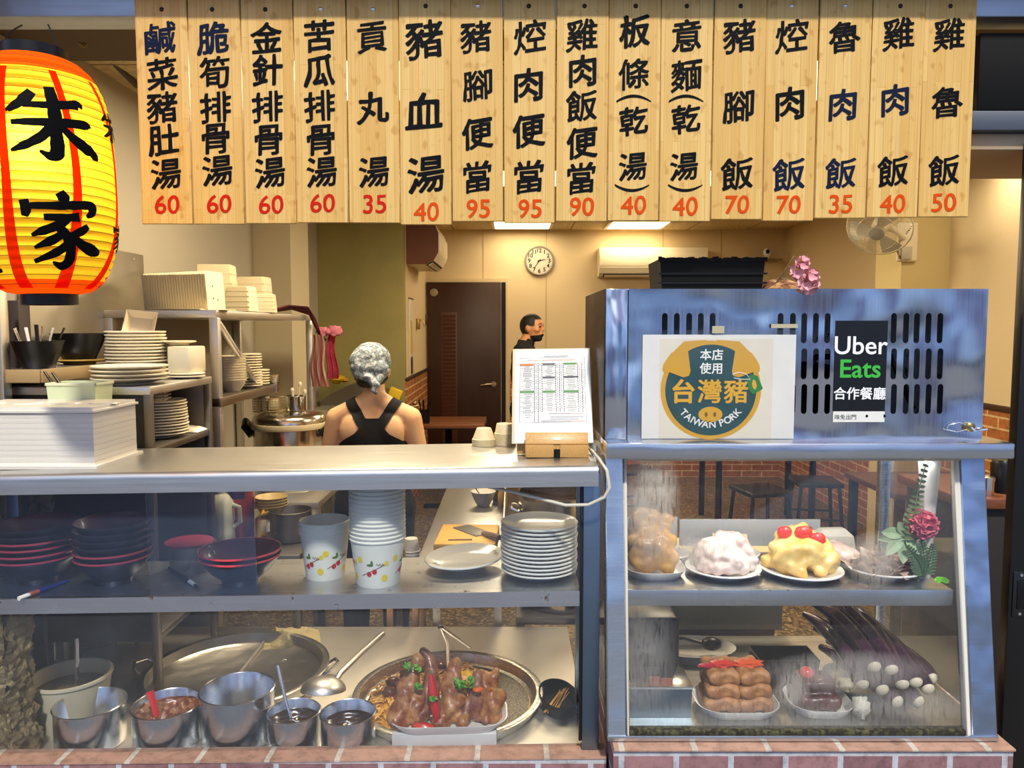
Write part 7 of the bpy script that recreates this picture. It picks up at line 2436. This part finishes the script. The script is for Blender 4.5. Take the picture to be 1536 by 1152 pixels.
b = B().add([(-.062, -.030, 0), (.062, -.030, 0), (.062, .030, 0), (-.062, .030, 0), (-.052, -.025, .064), (.052, -.025, .064), (.052, .025, .064), (-.052, .025, .064), (-.034, -.012, .082), (.034, -.012, .082), (.034, .012, .082), (-.034, .012, .082)], [(3, 2, 1, 0), (0, 1, 5, 4), (1, 2, 6, 5), (2, 3, 7, 6), (3, 0, 4, 7), (4, 5, 9, 8), (5, 6, 10, 9), (6, 7, 11, 10), (7, 4, 8, 11), (8, 9, 10, 11)])
part('box_body', b, mat('white_lunch_card', '#e9e2d2', .7), t, 15)
t = thing('black_ladle', 'black ladle resting upside down behind the yellow chicken', 'ladle', (.84, 2.165, CP + .085))
part('bowl', B().lathe([(.024 * math.sin(PI / 2 * k / 8), .018 * math.cos(PI / 2 * k / 8)) for k in range(9)] + [(.022, 0), (0, .015)], 24), BLACKP, t)
part('handle', B().tube([(.018, .0, .002), (.026, .01, -.05), (.03, .016, -.083)], .004, 8), BLACKP, t)
# flower in the corner
LEAFG = mat('dusty_green_leaf', '#7d9a74', .55, var=(12, '#a9bd96', .35, .7))
FERN = mat('dark_fern', '#2f4a2a', .55, var=(12, '#4f6a3c', .35, .7))
FERN2 = mat('olive_fern', '#5d6a38', .55)
fv = thing('flower_vase', 'white curved vase of fern and leaves in the right corner of the case shelf', 'vase', (1.100, 2.022, CP))
def vs_(u, v):
    a = -PI * .75 + 1.5 * PI * u
    r = .024 - .006 * math.sin(PI * v) + .006 * v
    return Vector((r * math.cos(a) + .010 * math.sin(v * 2.2), r * .8 * math.sin(a), .318 * v))
b = B().grid(vs_, 28, 24)
bmesh.ops.solidify(b.bm, geom=list(b.bm.faces), thickness=.003)
part('vase_body', b, mat('white_vase', '#f4f3ef', .3, sss=.2), fv)
def leaf_b(b, p0, d, l, w, droop=.25, nrm_=Vector((0, -1, .3))):
    d = Vector(d).normalized()
    s = d.cross(nrm_).normalized()
    n = s.cross(d)
    vs, fs = [], []
    for k in range(9):
        f = k / 8
        ww = w * math.sin(PI * min(1, f * .96 + .03)) ** .8
        c = Vector(p0) + d * l * f + Vector((0, 0, -droop * l * f * f)) + n * .0
        vs += [c - s * ww, c + n * ww * -.15, c + s * ww]
    for k in range(8):
        fs += [(k * 3, k * 3 + 1, k * 3 + 4, k * 3 + 3), (k * 3 + 1, k * 3 + 2, k * 3 + 5, k * 3 + 4)]
    b.add(vs, fs)
def fern_b(b, p0, p1, bend, n, l, w):
    p0, p1 = Vector(p0), Vector(p1)
    pts = [p0.lerp(p1, k / 12) + Vector(bend) * math.sin(PI * k / 12) for k in range(13)]
    b.tube(pts, [.0016] * 13, 5)
    for k in range(n):
        f = (k + 1) / (n + .5)
        i = min(11, int(f * 12))
        c = pts[i].lerp(pts[i + 1], f * 12 - i)
        t_ = (pts[i + 1] - pts[i]).normalized()
        sd = t_.cross(Vector((0, -1, 0))).normalized()
        ll = l * (1 - .75 * f ** 1.5)
        for s in (-1, 1):
            leaf_b(b, c, sd * s + t_ * .45, ll, w, .1)
b = B()
fern_b(b, (-.045, -.045, .10), (-.020, -.04, .315), (-.012, 0, 0), 15, .030, .0045)
fern_b(b, (.012, .03, .06), (.032, .03, .30), (.004, 0, 0), 15, .026, .0045)
part('fern', b, FERN2, fv, 0, 'olive fern fronds')
b = B()
for k, (dx, dz_, l) in enumerate(((-.055, .085, .1), (-.015, .10, .1), (.02, .09, .1), (-.035, .06, .1))):
    fern_b(b, (-.02, -.05, .015), (-.02 + dx * .9, -.055, .015 + dz_), (.004, 0, .004), 11, .028, .0035)
part('palm_frond', b, FERN, fv, 0, 'dark green palm fronds')
cf = thing('pink_carnation', 'pink carnation with grey green leaves in front of the white vase', 'flower', (1.078, 1.984, CP))
b = B()
petal_ball(b, (0, 0, .152), .036, 34, 77, .9)
part('petals', b, mat('carnation_pink', '#c9566c', .6, var=(40, '#e58d9b', .4, .7), sss=.1), cf)
part('stem', B().tube([(0, .004, .122), (.001, .004, .06), (-.004, .004, .0)], .0026, 6), mat('carnation_stem', '#8a8a52', .6), cf)
b = B()
c0 = (-.040, .01, .120)
for d, l, w in (((-1, -.2, .35), .075, .016), ((-.8, -.3, -.45), .075, .017), ((-.25, -.4, -1), .065, .019), ((.35, -.4, -.5), .05, .013), ((.1, 0, 1), .095, .012), ((.6, -.2, .4), .045, .014), ((-1, 0, .0), .07, .014), ((-.5, -.2, 1), .055, .013)):
    leaf_b(b, c0, d, l, w, .15)
b.tube([c0, (-.02, .006, .09), (0, .004, .05)], .002, 6)
part('leaf', b, LEAFG, cf, 0, 'grey green leaves')
b = B()
for k in range(7):
    a = 2 * PI * k / 7
    leaf_b(b, (0, 0, .012), (math.cos(a), math.sin(a) * .7, .5), .020, .008, .2)
solo('small_green_sprig', b, mat('lime_green_leaf', '#79c42a', .5), 'small bright green leaf sprig at the right front corner of the case shelf', 'leaf', (1.112, 1.945, CP + .001), 0, None, 0)

# lower level of the case
FP = .5655
t = thing('metal_tray_box', 'blue grey metal tray box at the lower left of the food case', 'tray', (.385, 1.985, FP))
part('box_body', sq_tub(.082, .060, .078, .003, .97), BLUEST, t, 20)
part('box_lid', B().box(-.084, .084, -.062, .062, .078, .083, .002), STEELF, t)
part('label_chip', B().box(-.03, -.004, -.063, -.061, .088, .112).box(.0, .03, -.063, -.061, .086, .108), mat('chip_red_white', '#9a5a48', .5), t)
solo('dark_insulated_box', B().box(-.085, .085, -.07, .07, 0, .20, .012, 3), mat('dark_grey_box', '#34363c', .3, .4), 'tall dark grey box behind the metal tray box in the lower case', 'box', (.385, 2.16, FP))
solo('serving_platter', platter(.108, .085, .024), WHITEC, 'white oblong platter of brown braised slabs in the lower case', 'plate', (.595, 1.985, FP))
SLB = mat('braised_brown_slab', '#8f5c36', .55, var=(30, '#c08a58', .38, .66), bump=(70, .5, .01), sss=.1)
for k in range(3):
    for s in (0, 1):
        w = .088 - .006 * k
        x = -.042 + .084 * s
        b = blobB(lambda q: q.box(-w / 2, w / 2, -.055, .055, 0, .036, .012, 3), .004, 2, .010, 30)
        solo('braised_slab', b, SLB, '%s %s braised brown slab on the lower platter' % (['bottom', 'middle', 'top'][k], ['left', 'right'][s]), 'meat', (.595 + x * (1 - .05 * k), 1.985 + .006 * k, FP + .010 + .0335 * k), R((-3, 4)[s] + k * 2), 'braised slabs in the lower case')
for k, (x, y, c, r, lb) in enumerate(((-.035, .0, '#c8362c', (.034, .016, .010), 'red pickled pepper strips on the left of the braised slabs'), (.035, .004, '#d8562c', (.040, .018, .011), 'orange red pepper strips on the right of the braised slabs'), (-.078, -.01, '#b01f38', (.024, .008, .006), 'thin crimson chili at the left edge of the braised slabs'))):
    solo('pepper_strips', B().sph((0, 0, 0), r, 14, 9, bump=.5, fr=4), mat('pepper_strip_%d' % k, c, .4, coat=.3), lb, 'pepper', (.595 + x, 1.985 + y, FP + .118))
solo('serving_platter', platter(.082, .078, .024), WHITEC, 'white oblong platter of dark red blood cake in the lower case', 'plate', (.815, 1.985, FP), R(-4))
b = blobB(lambda q: (q.box(-.055, .055, -.05, .05, 0, .038, .012, 3), q.box(-.05, .045, -.03, .055, .034, .072, .012, 3)), .0045, 4, .004, 40)
solo('blood_cake', b, mat('dark_red_cake', '#3f1a1c', .4, var=(24, '#6b3234', .4, .7), coat=.2), 'dark red brown cake on the small lower platter', 'blood cake', (.812, 1.985, FP + .010), R(-4), None, 180)
solo('cherry_tomato', B().sph((0, 0, 0), (.020, .018, .016), 18, 12), mat('tomato_red', '#dd2a20', .25, coat=.4), 'red tomato half on top of the dark red cake', 'tomato', (.785, 1.985, FP + .094))
t = thing('black_sauce_tray', 'black plastic tray behind the dark red cake in the lower case', 'tray', (.775, 2.13, FP))
part('tray_body', sq_tub(.085, .05, .085, .003, .9), BLACKP, t, 20)
for k, (x, y, z, rx, lb, c) in enumerate(((.905, 1.925, .030, .022, 'white radish chunk beside the dark red cake', '#e2dccb'), (.890, 1.985, .062, .020, 'cream yellow radish slice above the white chunk', '#d6cba4'))):
    solo('radish_piece', B().sph((0, 0, 0), (rx, .02, .028 - .012 * k), 14, 9, bump=.4, fr=3), mat('radish_%d' % k, c, .5, sss=.2), lb, 'radish', (x, y, FP + z))
EGG = mat('eggplant_skin', '#2a1428', .22, var=(20, '#4d2440', .4, .75), stretch=(1, 1, 1), coat=.5)
EGW = mat('eggplant_white_end', '#dccfb4', .5, sss=.2)
solo('serving_platter', platter(.115, .10, .022), WHITEC, 'white oblong platter under the dark purple eggplants at the lower right', 'plate', (1.005, 2.10, FP), R(-6))
EP = [((.90, 2.27, .175), (.96, 2.12, .175), (.955, 1.965, .108)), ((.94, 2.28, .185), (1.00, 2.11, .185), (.995, 1.955, .105)), ((.97, 2.28, .18), (1.04, 2.12, .180), (1.020, 1.945, .070)),
      ((.98, 2.27, .15), (1.06, 2.13, .165), (1.055, 1.945, .075)), ((1.0, 2.26, .12), (1.085, 2.14, .145), (1.090, 1.95, .055)), ((.99, 2.25, .09), (1.10, 2.14, .115), (1.114, 1.975, .070)),
      ((.88, 2.25, .14), (.93, 2.10, .14), (.925, 1.965, .060)), ((.90, 2.22, .11), (.965, 2.08, .11), (.968, 1.945, .055)), ((.93, 2.20, .08), (1.00, 2.06, .08), (1.055, 1.930, .030)), ((.91, 2.2, .06), (.96, 2.05, .065), (1.0, 1.93, .030))]
WHICH = ['highest eggplant at the upper left of the purple heap', 'second highest eggplant, white end facing front', 'eggplant ending in the middle of the purple heap', 'eggplant right of the middle with a round white end', 'eggplant curving down to the right front', 'rightmost eggplant against the case side', 'leftmost eggplant beside the radish', 'eggplant below the leftmost ones', 'lowest right eggplant at the front of the heap', 'lowest left eggplant touching the platter']
for k, (p0, p1, p2) in enumerate(EP):
    p0, p1, p2 = (Vector((p[0], p[1], p[2] + FP + .012)) for p in (p0, p1, p2))
    t = thing('eggplant', WHICH[k], 'eggplant', tuple(p0), group='dark purple eggplants in the lower case')
    pts = []
    for j in range(13):
        f = j / 12
        pts.append(p0 * (1 - f) ** 2 + p1 * 2 * f * (1 - f) + p2 * f * f - p0)
    rr = [.010 + .013 * min(1, f * 3) for f in [j / 12 for j in range(13)]]
    rr[-1] = .018
    part('body', B().tube(pts, rr, 16), EGG, t)
    e = (pts[-1] - pts[-2]).normalized()
    q = Vector((0, 0, 1)).rotation_difference(e).to_matrix()
    part('white_end', B().sph(pts[-1], (.0175, .0175, .012), 16, 10, rot=q), EGW, t, label='white cut end')
t = thing('white_tray', 'white oval tray at the back of the lower case', 'tray', (.56, 2.30, FP))
part('tray_body', B().lathe([(0, .004), (.075, .004), (.085, 0), (.105, .03), (.112, .032), (.108, .034), (.088, .008), (0, .008)], 44, sx=1.15, sy=.75), WHITEC, t)
t = thing('black_spoon', 'black serving spoon lying in the white oval tray', 'spoon', (.61, 2.285, FP + .036))
part('scoop', B().sph((0, 0, .01), (.032, .022, .02), 16, 10), BLACKP, t)
part('handle', B().tube([(-.02, .0, .01), (-.08, .02, .02), (-.13, .03, .015)], .006, 8), BLACKP, t)
bx2 = thing('polystyrene_box', 'cream box with a gold label behind the rear ledge of the food case', 'box', (.62, 2.66, 0))
part('box_body', B().box(-.26, .30, -.12, .14, .55, .80, .008), mat('cream_foam_box', '#cfc59a', .7), bx2)
part('box_stand', B().box(-.24, .28, -.10, .12, 0, .552, .004), DARKST, bx2)
part('gold_label', B().box(-.22, -.10, -.122, -.1202, .70, .79), mat('gold_label', '#c9961e', .5), bx2, 0, 'gold label')
# ------------------------------------------------------------------ parts of parts
def nest(thing_name, holder, names):
    for o in [o for o in bpy.data.objects if o.parent is None and o.name.split('.')[0] == thing_name]:
        ch = list(o.children)
        hs = [c for c in ch if c.name.split('.')[0] == holder]
        if not hs:
            continue
        for c in ch:
            if c.name.split('.')[0] in names and c is not hs[0]:
                c.parent = hs[0]
nest('menu_board', 'board', ('character', 'bracket', 'price'))
nest('paper_lantern', 'lantern_paper', ('red_band', 'brush_character', 'rib_wires'))
nest('noodle_bowl', 'body', ('rim',))
nest('paper_bowl', 'body', ('rolled_rim', 'cherry_print', 'lemon_print', 'leaf_print', 'twig_print'))
nest('pork_notice', 'sheet', ('inner_sheet', 'badge', 'snout', 'badge_field', 'ear_shape', 'white_lettering', 'yellow_lettering', 'snout_holes', 'ear_tag', 'island_shape', 'tag_string'))
nest('delivery_sticker', 'black_field', ('white_lettering', 'green_lettering'))
nest('delivery_sticker', 'white_strip', ('black_lettering',))
nest('menu_stand', 'lower_block', ('notch',))
nest('menu_stand', 'upper_lip', ('hinge_plate',))
nest('menu_sheet', 'paper', ('table_lines', 'orange_heading', 'grey_heading', 'green_heading', 'fine_print', 'red_print'))
nest('wall_clock', 'face', ('numerals',))
nest('wall_fan', 'guard', ('guard_badge',))
nest('wall_fan', 'mount_plate', ('switch_box',))
nest('security_camera', 'head', ('lens',))
nest('food_display_case', 'glass_front', ('gasket',))
nest('lidded_pot', 'pot_body', ('band', 'handle', 'tap'))
nest('white_box', 'box_body', ('box_flap',))
nest('red_canister', 'canister_body', ('label_band',))
nest('wall_banner', 'sheet', ('yellow_stripe', 'black_print'))
nest('air_conditioner', 'housing', ('outlet', 'front_panel', 'louver', 'end_cap'))
nest('black_crate', 'crate_body', ('ragged_rim', 'ribs'))
nest('pink_carnation', 'stem', ('leaf',))
nest('stew_basin', 'stew', ('stewed_strip_heap', 'stewed_meat_lumps', 'tofu_block'))
nest('red_chili', 'pod', ('stem',))
nest('sauce_ladle', 'handle', ('hook',))
nest('polystyrene_box', 'box_body', ('gold_label',))
nest('person', 'face_mask', ('mask_strap',))
for o in bpy.data.objects:
    if o.type == 'MESH' and o.parent and o.parent.type == 'MESH' and o.parent.parent and o.parent.parent.type == 'MESH' and o.parent.parent.parent:
        print('TOO DEEP', o.name)
